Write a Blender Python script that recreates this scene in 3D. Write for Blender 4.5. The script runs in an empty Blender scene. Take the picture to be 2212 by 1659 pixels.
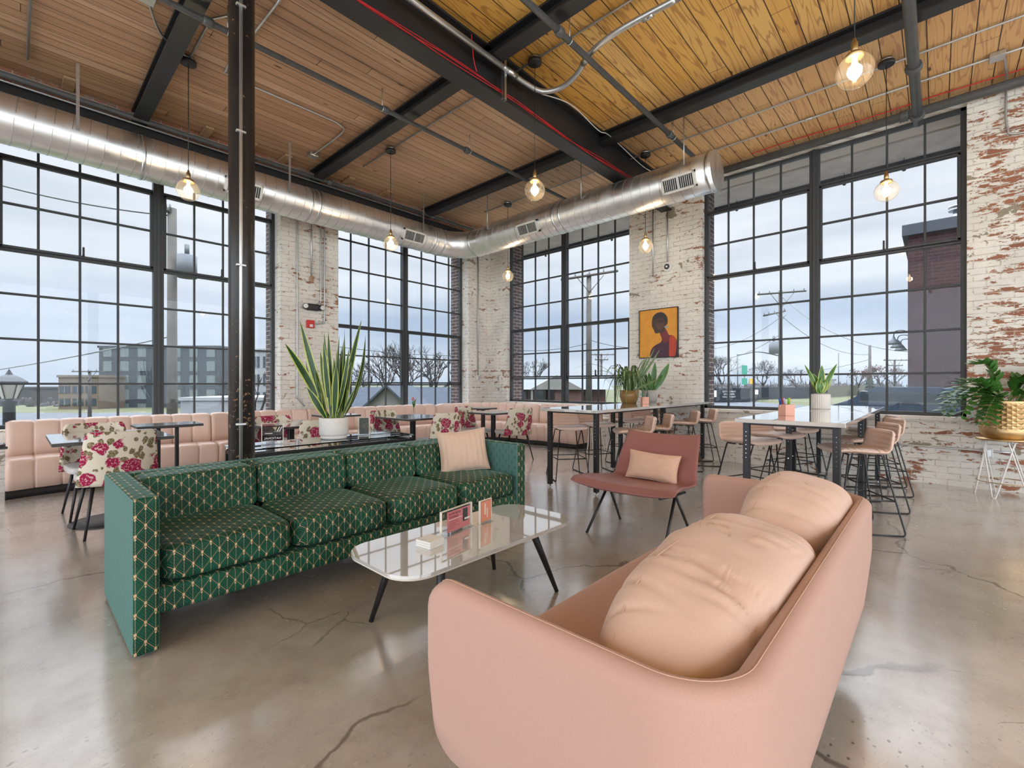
import bpy, bmesh, math, random
from mathutils import Vector, Matrix, noise
R = math.radians
PI = math.pi
SC = bpy.context.scene
C = SC.collection

# ---------------------------------------------------------------- camera, sky, exposure
cam_d = bpy.data.cameras.new('camera')
cam_d.sensor_width = 36.0
cam_d.lens = 994.77 / 2212 * 36.0
cam_d.clip_start = 0.05
cam_d.clip_end = 600
cam = bpy.data.objects.new('camera', cam_d)
C.objects.link(cam)
YAW = 0.745693                        # angle from the view axis to world +X
cam.location = (0, 0, 1.2)
_fwd = Vector((math.cos(YAW), math.sin(YAW), 0))
cam.rotation_euler = (PI / 2, 0, math.atan2(_fwd.y, _fwd.x) - PI / 2)
SC.camera = cam

SC.view_settings.view_transform = 'Standard'
SC.view_settings.look = 'None'
SC.view_settings.gamma = 1.0
SC.view_settings.use_curve_mapping = False
SC.view_settings.exposure = 0.08
SC.cycles.max_bounces = 8
SC.cycles.diffuse_bounces = 3
SC.cycles.glossy_bounces = 3
SC.cycles.transparent_max_bounces = 24
SC.cycles.sample_clamp_indirect = 6.0
SC.cycles.adaptive_threshold = 0.10
SC.cycles.adaptive_min_samples = 16
SC.cycles.caustics_reflective = False
SC.cycles.caustics_refractive = False

def build_world():
    w = bpy.data.worlds.new('overcast_sky'); SC.world = w
    w.use_nodes = True
    nt = w.node_tree; nt.nodes.clear()
    N = nt.nodes.new; L = nt.links.new
    out = N('ShaderNodeOutputWorld'); bg = N('ShaderNodeBackground')
    tc = N('ShaderNodeTexCoord'); sep = N('ShaderNodeSeparateXYZ')
    L(tc.outputs['Generated'], sep.inputs[0])
    mp = N('ShaderNodeMapping'); mp.inputs['Scale'].default_value = (1.3, 1.3, 7.5)
    L(tc.outputs['Generated'], mp.inputs[0])
    nz = N('ShaderNodeTexNoise'); nz.inputs['Scale'].default_value = 1.7
    nz.inputs['Detail'].default_value = 5; nz.inputs['Roughness'].default_value = 0.5
    L(mp.outputs[0], nz.inputs['Vector'])
    # overcast clouds: white to grey-blue
    cr = N('ShaderNodeValToRGB')
    cr.color_ramp.elements[0].position = 0.36; cr.color_ramp.elements[0].color = (0.36, 0.47, 0.63, 1)
    cr.color_ramp.elements[1].position = 0.62; cr.color_ramp.elements[1].color = (0.90, 0.95, 1.0, 1)
    L(nz.outputs[0], cr.inputs[0])
    # elevation bands
    er = N('ShaderNodeValToRGB'); e = er.color_ramp.elements
    e[0].position = 0.0; e[0].color = (0.66, 0.76, 0.88, 1)
    e[1].position = 1.0; e[1].color = (0.95, 0.97, 1.0, 1)
    for p, c in ((0.04, (0.80, 0.87, 0.94, 1)), (0.085, (0.60, 0.70, 0.83, 1)), (0.14, (0.57, 0.67, 0.82, 1)), (0.19, (0.84, 0.90, 0.96, 1)), (0.26, (0.95, 0.97, 1.0, 1))):
        q = e.new(p); q.color = c
    L(sep.outputs['Z'], er.inputs[0])
    mx = N('ShaderNodeMix'); mx.data_type = 'RGBA'; mx.inputs[0].default_value = 0.62
    L(cr.outputs[0], mx.inputs[6]); L(er.outputs[0], mx.inputs[7])
    # overcast zenith is brighter than the horizon
    mr = N('ShaderNodeMapRange'); mr.inputs[1].default_value = 0.36; mr.inputs[2].default_value = 0.85
    mr.inputs[3].default_value = 1.0; mr.inputs[4].default_value = 8.5
    L(sep.outputs['Z'], mr.inputs[0])
    L(mx.outputs[2], bg.inputs[0]); L(mr.outputs[0], bg.inputs[1])
    L(bg.outputs[0], out.inputs[0])
build_world()

def area(name, loc, rot, sx, sy, watts, col=(1, 1, 1)):
    l = bpy.data.lights.new(name, 'AREA'); l.shape = 'RECTANGLE'; l.size = sx; l.size_y = sy
    l.energy = watts; l.color = col
    o = bpy.data.objects.new(name, l); C.objects.link(o); o.location = loc; o.rotation_euler = rot
    return o
# unseen fill lights added behind the camera to brighten the room
area('rear_fill_light', (0.9, -5.9, 2.35), (R(90), 0, 0), 12.6, 4.1, 430, (0.86, 0.93, 1.0))
area('side_fill_light', (-5.9, 0.9, 2.35), (R(90), 0, R(-90)), 12.6, 4.1, 430, (0.86, 0.93, 1.0))

# ---------------------------------------------------------------- material helpers
class G:
    def __init__(s, name, rough=0.5, metal=0.0, spec=0.5):
        s.mat = bpy.data.materials.new(name); s.mat.use_nodes = True
        s.nt = s.mat.node_tree; s.nt.nodes.clear()
        s.out = s.nt.nodes.new('ShaderNodeOutputMaterial')
        s.b = s.nt.nodes.new('ShaderNodeBsdfPrincipled')
        s.L(s.b.outputs[0], s.out.inputs[0])
        s.b.inputs['Roughness'].default_value = rough
        s.b.inputs['Metallic'].default_value = metal
        s.b.inputs['Specular IOR Level'].default_value = spec
    def L(s, a, b): s.nt.links.new(a, b)
    def n(s, t, **k):
        x = s.nt.nodes.new(t)
        for a, v in k.items(): setattr(x, a, v)
        return x
    def put(s, sock, v):
        if hasattr(v, 'is_output') or hasattr(v, 'node'): s.L(v, sock)
        else:
            if isinstance(v, (tuple, list)) and len(v) == 3 and sock.type == 'RGBA': v = (*v, 1)
            sock.default_value = v
    def m(s, op, a, b=None, c=None, clamp=False):
        x = s.n('ShaderNodeMath', operation=op); x.use_clamp = clamp
        s.put(x.inputs[0], a)
        if b is not None: s.put(x.inputs[1], b)
        if c is not None: s.put(x.inputs[2], c)
        return x.outputs[0]
    def mix(s, f, a, b, mode='MIX'):
        x = s.n('ShaderNodeMix', data_type='RGBA', blend_type=mode)
        s.put(x.inputs[0], f); s.put(x.inputs[6], a); s.put(x.inputs[7], b)
        return x.outputs[2]
    def mixf(s, f, a, b):
        x = s.n('ShaderNodeMix', data_type='FLOAT')
        s.put(x.inputs[0], f); s.put(x.inputs[2], a); s.put(x.inputs[3], b)
        return x.outputs[0]
    def step(s, v, lo, hi, a=0.0, b=1.0):
        x = s.n('ShaderNodeMapRange', interpolation_type='SMOOTHSTEP')
        s.put(x.inputs[0], v); x.inputs[1].default_value = lo; x.inputs[2].default_value = hi
        x.inputs[3].default_value = a; x.inputs[4].default_value = b
        return x.outputs[0]
    def coord(s, kind='Object'):
        t = s.n('ShaderNodeTexCoord'); return t.outputs[kind]
    def pos(s): return s.n('ShaderNodeNewGeometry').outputs['Position']
    def sep(s, v):
        x = s.n('ShaderNodeSeparateXYZ'); s.L(v, x.inputs[0]); return x.outputs[0], x.outputs[1], x.outputs[2]
    def comb(s, x, y, z=0.0):
        c = s.n('ShaderNodeCombineXYZ'); s.put(c.inputs[0], x); s.put(c.inputs[1], y); s.put(c.inputs[2], z); return c.outputs[0]
    def scale(s, v, sc):
        x = s.n('ShaderNodeMapping'); s.L(v, x.inputs[0]); x.inputs['Scale'].default_value = sc; return x.outputs[0]
    def noise(s, v, sc, det=3, rough=0.55, dist=0.0, dim='3D'):
        x = s.n('ShaderNodeTexNoise', noise_dimensions=dim)
        if v is not None: s.L(v, x.inputs['Vector'])
        x.inputs['Scale'].default_value = sc; x.inputs['Detail'].default_value = det
        x.inputs['Roughness'].default_value = rough; x.inputs['Distortion'].default_value = dist
        return x.outputs[0]
    def vor(s, v, sc, feat='F1', rnd=1.0, out='Distance', dim='3D'):
        x = s.n('ShaderNodeTexVoronoi', feature=feat, voronoi_dimensions=dim)
        if v is not None: s.L(v, x.inputs['Vector'])
        x.inputs['Scale'].default_value = sc; x.inputs['Randomness'].default_value = rnd
        return x.outputs[out]
    def ramp(s, f, stops):
        x = s.n('ShaderNodeValToRGB'); s.put(x.inputs[0], f); e = x.color_ramp.elements
        while len(e) < len(stops): e.new(0.5)
        for q, (p, c) in zip(e, stops): q.position = p; q.color = (*c, 1) if len(c) == 3 else c
        return x.outputs[0]
    def white(s, v, out='Value', dim='1D'):
        x = s.n('ShaderNodeTexWhiteNoise', noise_dimensions=dim)
        s.put(x.inputs['W'] if dim == '1D' else x.inputs['Vector'], v)
        return x.outputs[out]
    def bump(s, h, strength=0.3, dist=0.01):
        x = s.n('ShaderNodeBump'); s.put(x.inputs['Height'], h)
        x.inputs['Strength'].default_value = strength; x.inputs['Distance'].default_value = dist
        s.L(x.outputs[0], s.b.inputs['Normal']); return x
    def col(s, c): s.put(s.b.inputs['Base Color'], c); return s
    def set(s, k, v): s.put(s.b.inputs[k], v); return s

M = {}
def simple(name, col, rough=0.5, metal=0.0, spec=0.5, nz=0.06, sc=8.0, bump=0.0, bsc=60.0, sheen=0.0, coat=0.0):
    g = G(name, rough, metal, spec)
    n1 = g.noise(g.coord(), sc, 4)
    c2 = tuple(max(0, x * (1 - nz * 2.2)) for x in col); c1 = tuple(min(1, x * (1 + nz * 1.5)) for x in col)
    g.col(g.mix(n1, c2, c1))
    if bump: g.bump(g.noise(g.coord(), bsc, 3), bump, 0.004)
    if sheen: g.set('Sheen Weight', sheen)
    if coat: g.set('Coat Weight', coat); g.set('Coat Roughness', 0.08)
    M[name] = g.mat
    return g

def fabric(name, col, col2=None, sheen=0.35, sc=420.0, rough=0.9, bump=0.25, tint=(1, 0.9, 0.85)):
    g = G(name, rough, 0, 0.2)
    co = g.coord()
    wv = g.noise(co, sc, 2, 0.6)
    big = g.noise(co, 3.0, 3)
    a = g.mix(wv, tuple(x * 0.86 for x in col), tuple(min(1, x * 1.12) for x in col))
    g.col(g.mix(g.step(big, 0.3, 0.7), a, g.mix(0.5, a, col2 or col)))
    g.set('Sheen Weight', sheen); g.set('Sheen Roughness', 0.5); g.set('Sheen Tint', (*tint, 1))
    g.bump(wv, bump, 0.002)
    M[name] = g.mat
    return g

def leather(name, col, rough=0.42):
    g = G(name, rough, 0, 0.5)
    co = g.coord()
    big = g.noise(co, 2.5, 3)
    g.col(g.mix(big, tuple(x * 0.93 for x in col), tuple(min(1, x * 1.05) for x in col)))
    g.bump(g.vor(co, 260), 0.08, 0.002)
    M[name] = g.mat

# --- brick, painted and peeling
def brick_mat(name, paint=(0.80, 0.76, 0.69), lo=0.60, bare_right=False, outside=False):
    g = G(name, 0.85, 0, 0.25)
    P = g.pos(); x, y, z = g.sep(P)
    u = g.m('ADD', x, y)
    v = g.comb(u, z, 0.0)
    wob = g.noise(P, 9, 2)
    v2 = g.comb(g.m('ADD', u, g.m('MULTIPLY', wob, 0.012)), g.m('ADD', z, g.m('MULTIPLY', wob, 0.010)), 0.0)
    bt = g.n('ShaderNodeTexBrick'); g.L(v2, bt.inputs['Vector'])
    bt.offset = 0.5
    for k, val in (('Scale', 1.0), ('Mortar Size', 0.006), ('Mortar Smooth', 0.3), ('Bias', 0.0), ('Brick Width', 0.215), ('Row Height', 0.0745)):
        bt.inputs[k].default_value = val
    bt.inputs['Color1'].default_value = (0.40, 0.17, 0.10, 1); bt.inputs['Color2'].default_value = (0.27, 0.12, 0.08, 1)
    bt.inputs['Mortar'].default_value = (0.48, 0.43, 0.37, 1)
    if outside:
        bt.inputs['Color1'].default_value = (0.13, 0.085, 0.08, 1); bt.inputs['Color2'].default_value = (0.085, 0.065, 0.07, 1)
        g.col(bt.outputs[0]); g.bump(g.m('SUBTRACT', 1.0, bt.outputs['Fac']), 0.4, 0.01)
        M[name] = g.mat; return
    st = g.comb(g.m('MULTIPLY', u, 4.6), g.m('MULTIPLY', z, 13.6), 0.0)
    dash = g.noise(st, 1.0, 5, 0.68)
    patch = g.noise(P, 1.1, 3)
    fine = g.noise(P, 38, 4, 0.7)
    if bare_right:
        right = g.step(y, -0.15, -0.75)
        right = g.m('MULTIPLY', right, g.step(x, 6.9, 7.3))
    else:
        right = 0.0
    # amount of missing paint
    t = g.m('ADD', g.m('MULTIPLY', dash, 0.70), g.m('MULTIPLY', patch, 0.30))
    t = g.m('ADD', t, g.m('MULTIPLY', fine, 0.10))
    t = g.m('ADD', t, g.m('MULTIPLY', right, 0.045))
    bare = g.step(t, lo, lo + 0.02)
    brk = g.mix(g.noise(P, 24, 3), bt.outputs[0], (0.46, 0.20, 0.11))
    brk = g.mix(g.step(fine, 0.4, 0.75), bt.outputs[0], brk)
    # grey and olive cement smears
    smear = g.noise(g.scale(P, (1, 1, 1.6)), 2.6, 4, 0.6, 0.4)
    sm = g.step(smear, 0.655, 0.67)
    pn = g.noise(P, 2.0, 4)
    pc = g.mix(g.step(pn, 0.35, 0.65), paint, tuple(c * 0.86 for c in paint))
    pc = g.mix(g.step(g.noise(P, 60, 3, 0.7), 0.60, 0.72), pc, (0.52, 0.46, 0.38))
    # mortar joints stay visible under the paint
    jn = g.m('MULTIPLY', bt.outputs['Fac'], g.step(g.noise(st, 2.3, 3), 0.40, 0.62))
    pc = g.mix(g.m('MULTIPLY', jn, 0.6), pc, (0.33, 0.26, 0.20))
    c = g.mix(bare, pc, brk)
    c = g.mix(sm, c, (0.34, 0.30, 0.23))
    g.col(c)
    h = g.m('ADD', g.m('MULTIPLY', g.m('SUBTRACT', 1.0, bt.outputs['Fac']), 0.8), g.m('MULTIPLY', bare, -0.5))
    h = g.m('ADD', h, g.m('MULTIPLY', fine, 0.35))
    g.bump(h, 0.55, 0.012)
    M[name] = g.mat
brick_mat('painted_brick_left', (0.86, 0.83, 0.78), 0.622)
brick_mat('painted_brick_right', (0.86, 0.84, 0.795), 0.622, bare_right=True)
brick_mat('dark_old_brick', (0.30, 0.24, 0.20), 0.50)
brick_mat('outer_brick', outside=True)

# --- timber ceiling
def ceiling_mat():
    g = G('timber_ceiling', 0.45, 0, 0.4)
    P = g.pos(); x, y, z = g.sep(P)
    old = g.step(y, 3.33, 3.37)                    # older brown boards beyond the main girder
    def boards(w, off):
        q = g.m('DIVIDE', g.m('ADD', y, 20.0 + off), w)
        idn = g.m('FLOOR', q); fr = g.m('FRACT', q)
        return idn, fr
    idA, frA = boards(0.128, 0.0)
    idB, frB = boards(0.175, 0.05)
    idn = g.mixf(old, idB, idA); fr = g.mixf(old, frB, frA)
    rnd = g.white(idn)
    xs = g.m('ADD', x, g.m('MULTIPLY', rnd, 37.0))
    # butt joints
    jl = g.m('FRACT', g.m('DIVIDE', xs, 3.6))
    joint = g.m('LESS_THAN', jl, 0.0016)
    seg = g.white(g.m('ADD', idn, g.m('MULTIPLY', g.m('FLOOR', g.m('DIVIDE', xs, 3.6)), 7.3)))
    edge = g.m('ABSOLUTE', g.m('SUBTRACT', fr, 0.5))
    seam = g.step(edge, 0.465, 0.488)
    seam = g.m('MAXIMUM', seam, joint)
    # growth-ring figure: contour lines of a stretched noise
    loc = g.comb(g.m('MULTIPLY', xs, 0.55), g.m('MULTIPLY', fr, 1.15), g.m('MULTIPLY', rnd, 9.0))
    base = g.noise(loc, 1.15, 2, 0.45, 0.25)
    rings = g.m('SINE', g.m('MULTIPLY', base, 70.0))
    ring = g.step(rings, 0.45, 0.98)
    fineg = g.noise(g.comb(g.m('MULTIPLY', xs, 2.5), g.m('MULTIPLY', y, 120.0), rnd), 1.0, 3, 0.7)
    knot = g.vor(g.comb(g.m('MULTIPLY', xs, 1.5), g.m('MULTIPLY', q_(g, y), 5.0), rnd), 1.0)
    kn = g.step(knot, 0.085, 0.045)
    newc = g.ramp(seg, [(0.0, (0.74, 0.40, 0.085)), (0.35, (0.84, 0.50, 0.12)), (0.7, (0.80, 0.45, 0.095)), (1.0, (0.88, 0.57, 0.19))])  # newer pine; the lamps' vivid warmth is put into the colour too
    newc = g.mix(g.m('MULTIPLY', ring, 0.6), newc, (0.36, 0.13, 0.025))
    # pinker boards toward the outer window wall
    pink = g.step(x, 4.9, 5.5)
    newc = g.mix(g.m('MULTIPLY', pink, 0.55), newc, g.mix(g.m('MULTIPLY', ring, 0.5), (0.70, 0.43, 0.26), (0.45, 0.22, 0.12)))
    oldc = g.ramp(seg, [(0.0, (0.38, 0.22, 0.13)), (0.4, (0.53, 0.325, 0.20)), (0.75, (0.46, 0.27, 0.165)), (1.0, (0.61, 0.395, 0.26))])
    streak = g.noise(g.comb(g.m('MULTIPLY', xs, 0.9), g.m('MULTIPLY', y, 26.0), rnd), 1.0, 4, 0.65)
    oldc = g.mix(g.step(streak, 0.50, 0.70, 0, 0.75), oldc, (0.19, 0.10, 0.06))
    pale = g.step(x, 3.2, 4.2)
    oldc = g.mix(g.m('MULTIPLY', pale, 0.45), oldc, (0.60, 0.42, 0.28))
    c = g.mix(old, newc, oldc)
    c = g.mix(g.m('MULTIPLY', fineg, 0.25), c, (0.30, 0.16, 0.08))
    c = g.mix(kn, c, (0.13, 0.055, 0.025))
    c = g.mix(seam, c, (0.035, 0.02, 0.012))
    g.col(c)
    g.bump(g.m('ADD', g.m('MULTIPLY', seam, -1.0), g.m('MULTIPLY', fineg, 0.08)), 0.6, 0.006)
    M['timber_ceiling'] = g.mat
def q_(g, y): return y
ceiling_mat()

# --- polished concrete floor
def floor_mat():
    g = G('polished_concrete', 0.3, 0, 0.5)
    P = g.pos(); x, y, z = g.sep(P)
    big = g.noise(P, 0.7, 5, 0.6, 0.3)
    mid = g.noise(P, 3.3, 5, 0.65)
    c = g.ramp(big, [(0.25, (0.33, 0.285, 0.24)), (0.45, (0.46, 0.415, 0.37)), (0.6, (0.56, 0.52, 0.475)), (0.8, (0.66, 0.635, 0.60))])
    c = g.mix(g.step(mid, 0.35, 0.75, 0.0, 0.5), c, (0.25, 0.19, 0.145))
    # exposed aggregate speckle in patches
    pm = g.step(g.noise(P, 0.9, 3, 0.5), 0.47, 0.60)
    sp = g.scale(P, (1, 1.5, 1))
    v = g.n('ShaderNodeTexVoronoi'); g.L(sp, v.inputs['Vector']); v.inputs['Scale'].default_value = 34
    pick = g.sep(v.outputs['Color'])[0]
    dot = g.m('MULTIPLY', g.step(v.outputs['Distance'], 0.30, 0.20), g.m('GREATER_THAN', pick, 0.66))
    dot = g.m('MULTIPLY', dot, g.mixf(pm, 0.12, 0.85))
    c = g.mix(dot, c, g.mix(g.m('GREATER_THAN', pick, 0.93), (0.12, 0.10, 0.095), (0.52, 0.47, 0.42)))
    fine = g.noise(P, 90, 2, 0.6)
    c = g.mix(g.step(fine, 0.62, 0.72, 0, 0.35), c, (0.16, 0.12, 0.10))
    # cracks
    wn = g.n('ShaderNodeTexNoise'); g.L(P, wn.inputs['Vector']); wn.inputs['Scale'].default_value = 2.2; wn.inputs['Detail'].default_value = 5
    w3 = g.n('ShaderNodeVectorMath', operation='MULTIPLY_ADD')
    g.L(wn.outputs[1], w3.inputs[0]); w3.inputs[1].default_value = (0.45, 0.45, 0); g.L(P, w3.inputs[2])
    cr = g.vor(w3.outputs[0], 0.42, 'DISTANCE_TO_EDGE')
    crm = g.m('MULTIPLY', g.step(cr, 0.006, 0.0015), g.step(g.noise(P, 0.8, 2), 0.42, 0.52))
    cr2 = g.vor(w3.outputs[0], 1.1, 'DISTANCE_TO_EDGE')
    crm2 = g.m('MULTIPLY', g.step(cr2, 0.007, 0.001), g.step(g.noise(P, 1.4, 2), 0.56, 0.62))
    ck = g.m('MAXIMUM', crm, g.m('MULTIPLY', crm2, 0.7))
    c = g.mix(g.m('MULTIPLY', ck, 0.75), c, (0.12, 0.09, 0.07))
    g.col(c)
    rg = g.m('ADD', g.step(mid, 0.3, 0.8, 0.17, 0.34), g.m('MULTIPLY', dot, 0.15))
    g.set('Roughness', rg)
    g.set('Coat Weight', 0.9); g.set('Coat Roughness', 0.16); g.set('Coat IOR', 2.0)
    h = g.m('ADD', g.m('MULTIPLY', mid, 0.25), g.m('MULTIPLY', g.m('MAXIMUM', ck, g.m('MULTIPLY', dot, 0.4)), -0.8))
    g.bump(h, 0.18, 0.006)
    M['polished_concrete'] = g.mat
floor_mat()

# --- green and gold lattice velvet
def velvet_mat(name, lit_side):
    g = G(name, 0.62, 0, 0.3)
    co = g.coord(); x, y, z = g.sep(co)
    nn = g.n('ShaderNodeNewGeometry').outputs['Normal']; nx, ny, nz_ = g.sep(nn)
    side = g.m('GREATER_THAN', g.m('ABSOLUTE', nx), 0.72)
    u = g.mixf(side, x, y)
    v = g.mixf(side, g.m('ADD', z, y), z)
    p = g.m('DIVIDE', u, 0.0355); q = g.m('DIVIDE', v, 0.0425)
    A = g.m('MULTIPLY', g.m('ADD', p, q), 0.5); B = g.m('MULTIPLY', g.m('SUBTRACT', p, q), 0.5)
    def cen(t): return g.m('SUBTRACT', t, g.m('ROUND', t))
    a = cen(A); b = cen(B)
    la = g.m('ABSOLUTE', a); lb = g.m('ABSOLUTE', b)
    diag = g.m('MAXIMUM', g.step(la, 0.034, 0.014), g.step(lb, 0.034, 0.014))
    dp = g.m('ADD', a, b); dq = g.m('SUBTRACT', a, b)
    pc = g.m('ABSOLUTE', cen(p))
    vert = g.m('MULTIPLY', g.step(pc, 0.05, 0.02), 0.35)
    e1 = g.m('ADD', g.m('POWER', g.m('DIVIDE', dp, 0.15), 2.0), g.m('POWER', g.m('DIVIDE', dq, 0.17), 2.0))
    node = g.step(e1, 1.15, 0.75)
    dq2 = g.m('ADD', dq, 0.32)
    e2 = g.m('ADD', g.m('POWER', g.m('DIVIDE', dp, 0.10), 2.0), g.m('POWER', g.m('DIVIDE', dq2, 0.13), 2.0))
    node = g.m('MAXIMUM', node, g.step(e2, 1.15, 0.75))
    gold = g.m('MAXIMUM', g.m('MAXIMUM', g.m('MULTIPLY', diag, 0.5), vert), node)
    if lit_side: gold = g.m('MULTIPLY', gold, g.mixf(side, 1.0, 0.0))
    # small dark diamond figure inside each cell
    cell = g.m('MAXIMUM', g.m('ABSOLUTE', cen(g.m('ADD', A, 0.5))), g.m('ABSOLUTE', cen(g.m('ADD', B, 0.5))))
    figr = g.m('SINE', g.m('MULTIPLY', cell, 38.0))
    grn = g.mix(g.step(figr, -0.2, 0.9), (0.0015, 0.020, 0.012), (0.004, 0.085, 0.044))
    pile = g.noise(co, 6.0, 3, 0.6)
    grn = g.mix(g.step(pile, 0.35, 0.7, 0.0, 0.4), grn, (0.006, 0.13, 0.075))
    # window light and sheen on the arm's outer side, put into the colour
    if lit_side: grn = g.mix(g.m('MULTIPLY', side, 0.8), grn, g.mix(g.m('MULTIPLY', node, 0.75), (0.10, 0.215, 0.20), (0.01, 0.055, 0.05)))
    c = g.mix(gold, grn, (0.56, 0.40, 0.23))
    g.col(c)
    g.set('Sheen Weight', 0.26); g.set('Sheen Roughness', 0.22); g.set('Sheen Tint', (0.42, 0.88, 0.74, 1))
    g.bump(g.m('ADD', g.m('MULTIPLY', gold, -0.6), g.m('MULTIPLY', g.noise(co, 300, 2), 0.3)), 0.35, 0.003)
    M[name] = g.mat
velvet_mat('green_lattice_velvet', False); velvet_mat('green_velvet_arm', True)

# --- rose fabric
def floral_mat():
    g = G('rose_fabric', 0.85, 0, 0.2)
    co = g.coord(); x, y, z = g.sep(co)
    info = g.n('ShaderNodeObjectInfo').outputs['Random']
    off = g.m('MULTIPLY', info, 3.0)
    v = g.comb(g.m('ADD', x, off), g.m('MULTIPLY', y, 0.6), z)
    wob = g.n('ShaderNodeTexNoise'); g.L(v, wob.inputs['Vector']); wob.inputs['Scale'].default_value = 22; wob.inputs['Detail'].default_value = 2
    w = g.n('ShaderNodeVectorMath', operation='MULTIPLY_ADD'); g.L(wob.outputs[1], w.inputs[0]); w.inputs[1].default_value = (0.045, 0.045, 0.045); g.L(v, w.inputs[2])
    V = w.outputs[0]
    d1 = g.vor(V, 7.4, 'F1', 0.8)
    rose = g.step(d1, 0.49, 0.46)
    petals = g.vor(V, 36, 'DISTANCE_TO_EDGE')
    ringl = g.m('SINE', g.m('MULTIPLY', d1, 58.0))
    lines = g.m('MULTIPLY', g.step(petals, 0.10, 0.05), g.step(ringl, -0.4, 0.4))
    rc = g.mix(g.noise(V, 30, 2), (0.26, 0.010, 0.055), (0.42, 0.025, 0.095))
    rc = g.mix(g.m('MULTIPLY', lines, 0.8), rc, (0.70, 0.50, 0.46))
    d2 = g.vor(g.scale(V, (1.3, 1.3, 0.9)), 15.0, 'F1', 0.9)
    ring_zone = g.m('MULTIPLY', g.step(d1, 0.74, 0.70), g.step(d1, 0.47, 0.49))
    leaf = g.m('MULTIPLY', g.step(d2, 0.44, 0.38), g.step(g.noise(V, 9, 2), 0.34, 0.40))
    vein = g.step(g.vor(V, 70, 'DISTANCE_TO_EDGE'), 0.09, 0.03)
    lc = g.mix(g.m('MULTIPLY', vein, 0.6), (0.145, 0.115, 0.05), (0.55, 0.48, 0.36))
    c = g.mix(leaf, (0.72, 0.66, 0.55), lc)
    c = g.mix(rose, c, rc)
    g.col(c)
    g.bump(g.noise(co, 350, 2), 0.25, 0.002)
    M['rose_fabric'] = g.mat
floral_mat()

# --- metals, plastics and the like
simple('black_steel', (0.018, 0.018, 0.02), 0.45, 0.0, 0.5, 0.2, 6, 0.15, 120)
simple('black_rod', (0.012, 0.012, 0.013), 0.35, 0.0, 0.5, 0.1)
simple('black_leg', (0.014, 0.014, 0.016), 0.4, 0.0, 0.5, 0.1)
simple('window_steel', (0.045, 0.050, 0.055), 0.5, 0.0, 0.5, 0.15, 9, 0.1, 90)
simple('galvanised', (0.62, 0.64, 0.66), 0.33, 1.0, 0.5, 0.10, 14)
simple('register_metal', (0.70, 0.69, 0.66), 0.45, 0.3); simple('duct_seam', (0.42, 0.42, 0.42), 0.4, 0.7)
simple('conduit_steel', (0.55, 0.56, 0.57), 0.38, 0.85, 0.5, 0.08, 14)
simple('grey_pipe', (0.10, 0.105, 0.11), 0.5, 0.1, 0.5, 0.2, 10, 0.1, 70)
simple('brass', (0.55, 0.40, 0.20), 0.35, 1.0, 0.5, 0.1)
simple('gold', (0.62, 0.43, 0.22), 0.42, 1.0, 0.5, 0.06)
simple('chrome', (0.75, 0.75, 0.76), 0.15, 1.0)
simple('red_paint', (0.62, 0.03, 0.025), 0.4)
simple('red_cable', (0.60, 0.012, 0.02), 0.45)
simple('white_plastic', (0.78, 0.78, 0.76), 0.4)
simple('dark_vent', (0.03, 0.03, 0.032), 0.6)
simple('white_enamel', (0.83, 0.82, 0.80), 0.3)
simple('cream_wire', (0.80, 0.72, 0.64), 0.35)
q_l = simple('white_laminate', (0.62, 0.61, 0.59), 0.06, 0, 0.6, 0.01, 3, coat=1.0); q_l.set('Coat IOR', 2.9); q_l.set('Coat Roughness', 0.015)
simple('table_edge', (0.74, 0.70, 0.64), 0.3)
simple('table_underside', (0.05, 0.05, 0.05), 0.5)
q_l = simple('grey_tabletop', (0.46, 0.48, 0.51), 0.12, 0, 0.6, 0.03, 4, coat=1.0); q_l.set('Coat IOR', 2.8); q_l.set('Coat Roughness', 0.05)
simple('white_ceramic', (0.76, 0.74, 0.71), 0.55, 0, 0.4, 0.05, 30, 0.1, 90)
simple('grey_ceramic', (0.46, 0.45, 0.43), 0.6)
simple('amber_pot', (0.28, 0.16, 0.05), 0.25)
simple('pink_box', (0.80, 0.42, 0.33), 0.5)
simple('soil', (0.05, 0.035, 0.025), 0.95)
simple('white_paper', (0.82, 0.82, 0.80), 0.8)
simple('plinth_black', (0.015, 0.015, 0.015), 0.6)
simple('pale_wood_block', (0.42, 0.27, 0.15), 0.7, nz=0.2, sc=20)
simple('white_leather', (0.62, 0.60, 0.58), 0.35)
leather('pink_leather', (0.78, 0.575, 0.49), 0.33)
leather('stool_leather', (0.76, 0.55, 0.455), 0.36)
fabric('pink_sofa_fabric', (0.52, 0.325, 0.27), sheen=0.2, sc=380)
fabric('peach_cushion_fabric', (0.68, 0.475, 0.385), sheen=0.25)
fabric('ribbed_pillow_fabric', (0.68, 0.49, 0.375), sheen=0.4)
fabric('blush_pillow_fabric', (0.64, 0.42, 0.31), sheen=0.2)
leather('dusty_rose_leather', (0.30, 0.125, 0.115), 0.42)
simple('leaf_green', (0.02, 0.075, 0.022), 0.38, 0, 0.5, 0.35, 18)
simple('leaf_mid', (0.055, 0.18, 0.028), 0.38, 0, 0.5, 0.3, 18)
simple('leaf_grey', (0.10, 0.17, 0.06), 0.45, 0, 0.5, 0.3, 18)
simple('leaf_edge', (0.50, 0.56, 0.12), 0.4, 0, 0.5, 0.15, 18)
simple('leaf_pale', (0.32, 0.42, 0.20), 0.45, 0, 0.5, 0.2, 18)
simple('stem_green', (0.14, 0.24, 0.05), 0.5)
simple('flower_pink', (0.62, 0.20, 0.22), 0.6)

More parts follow.
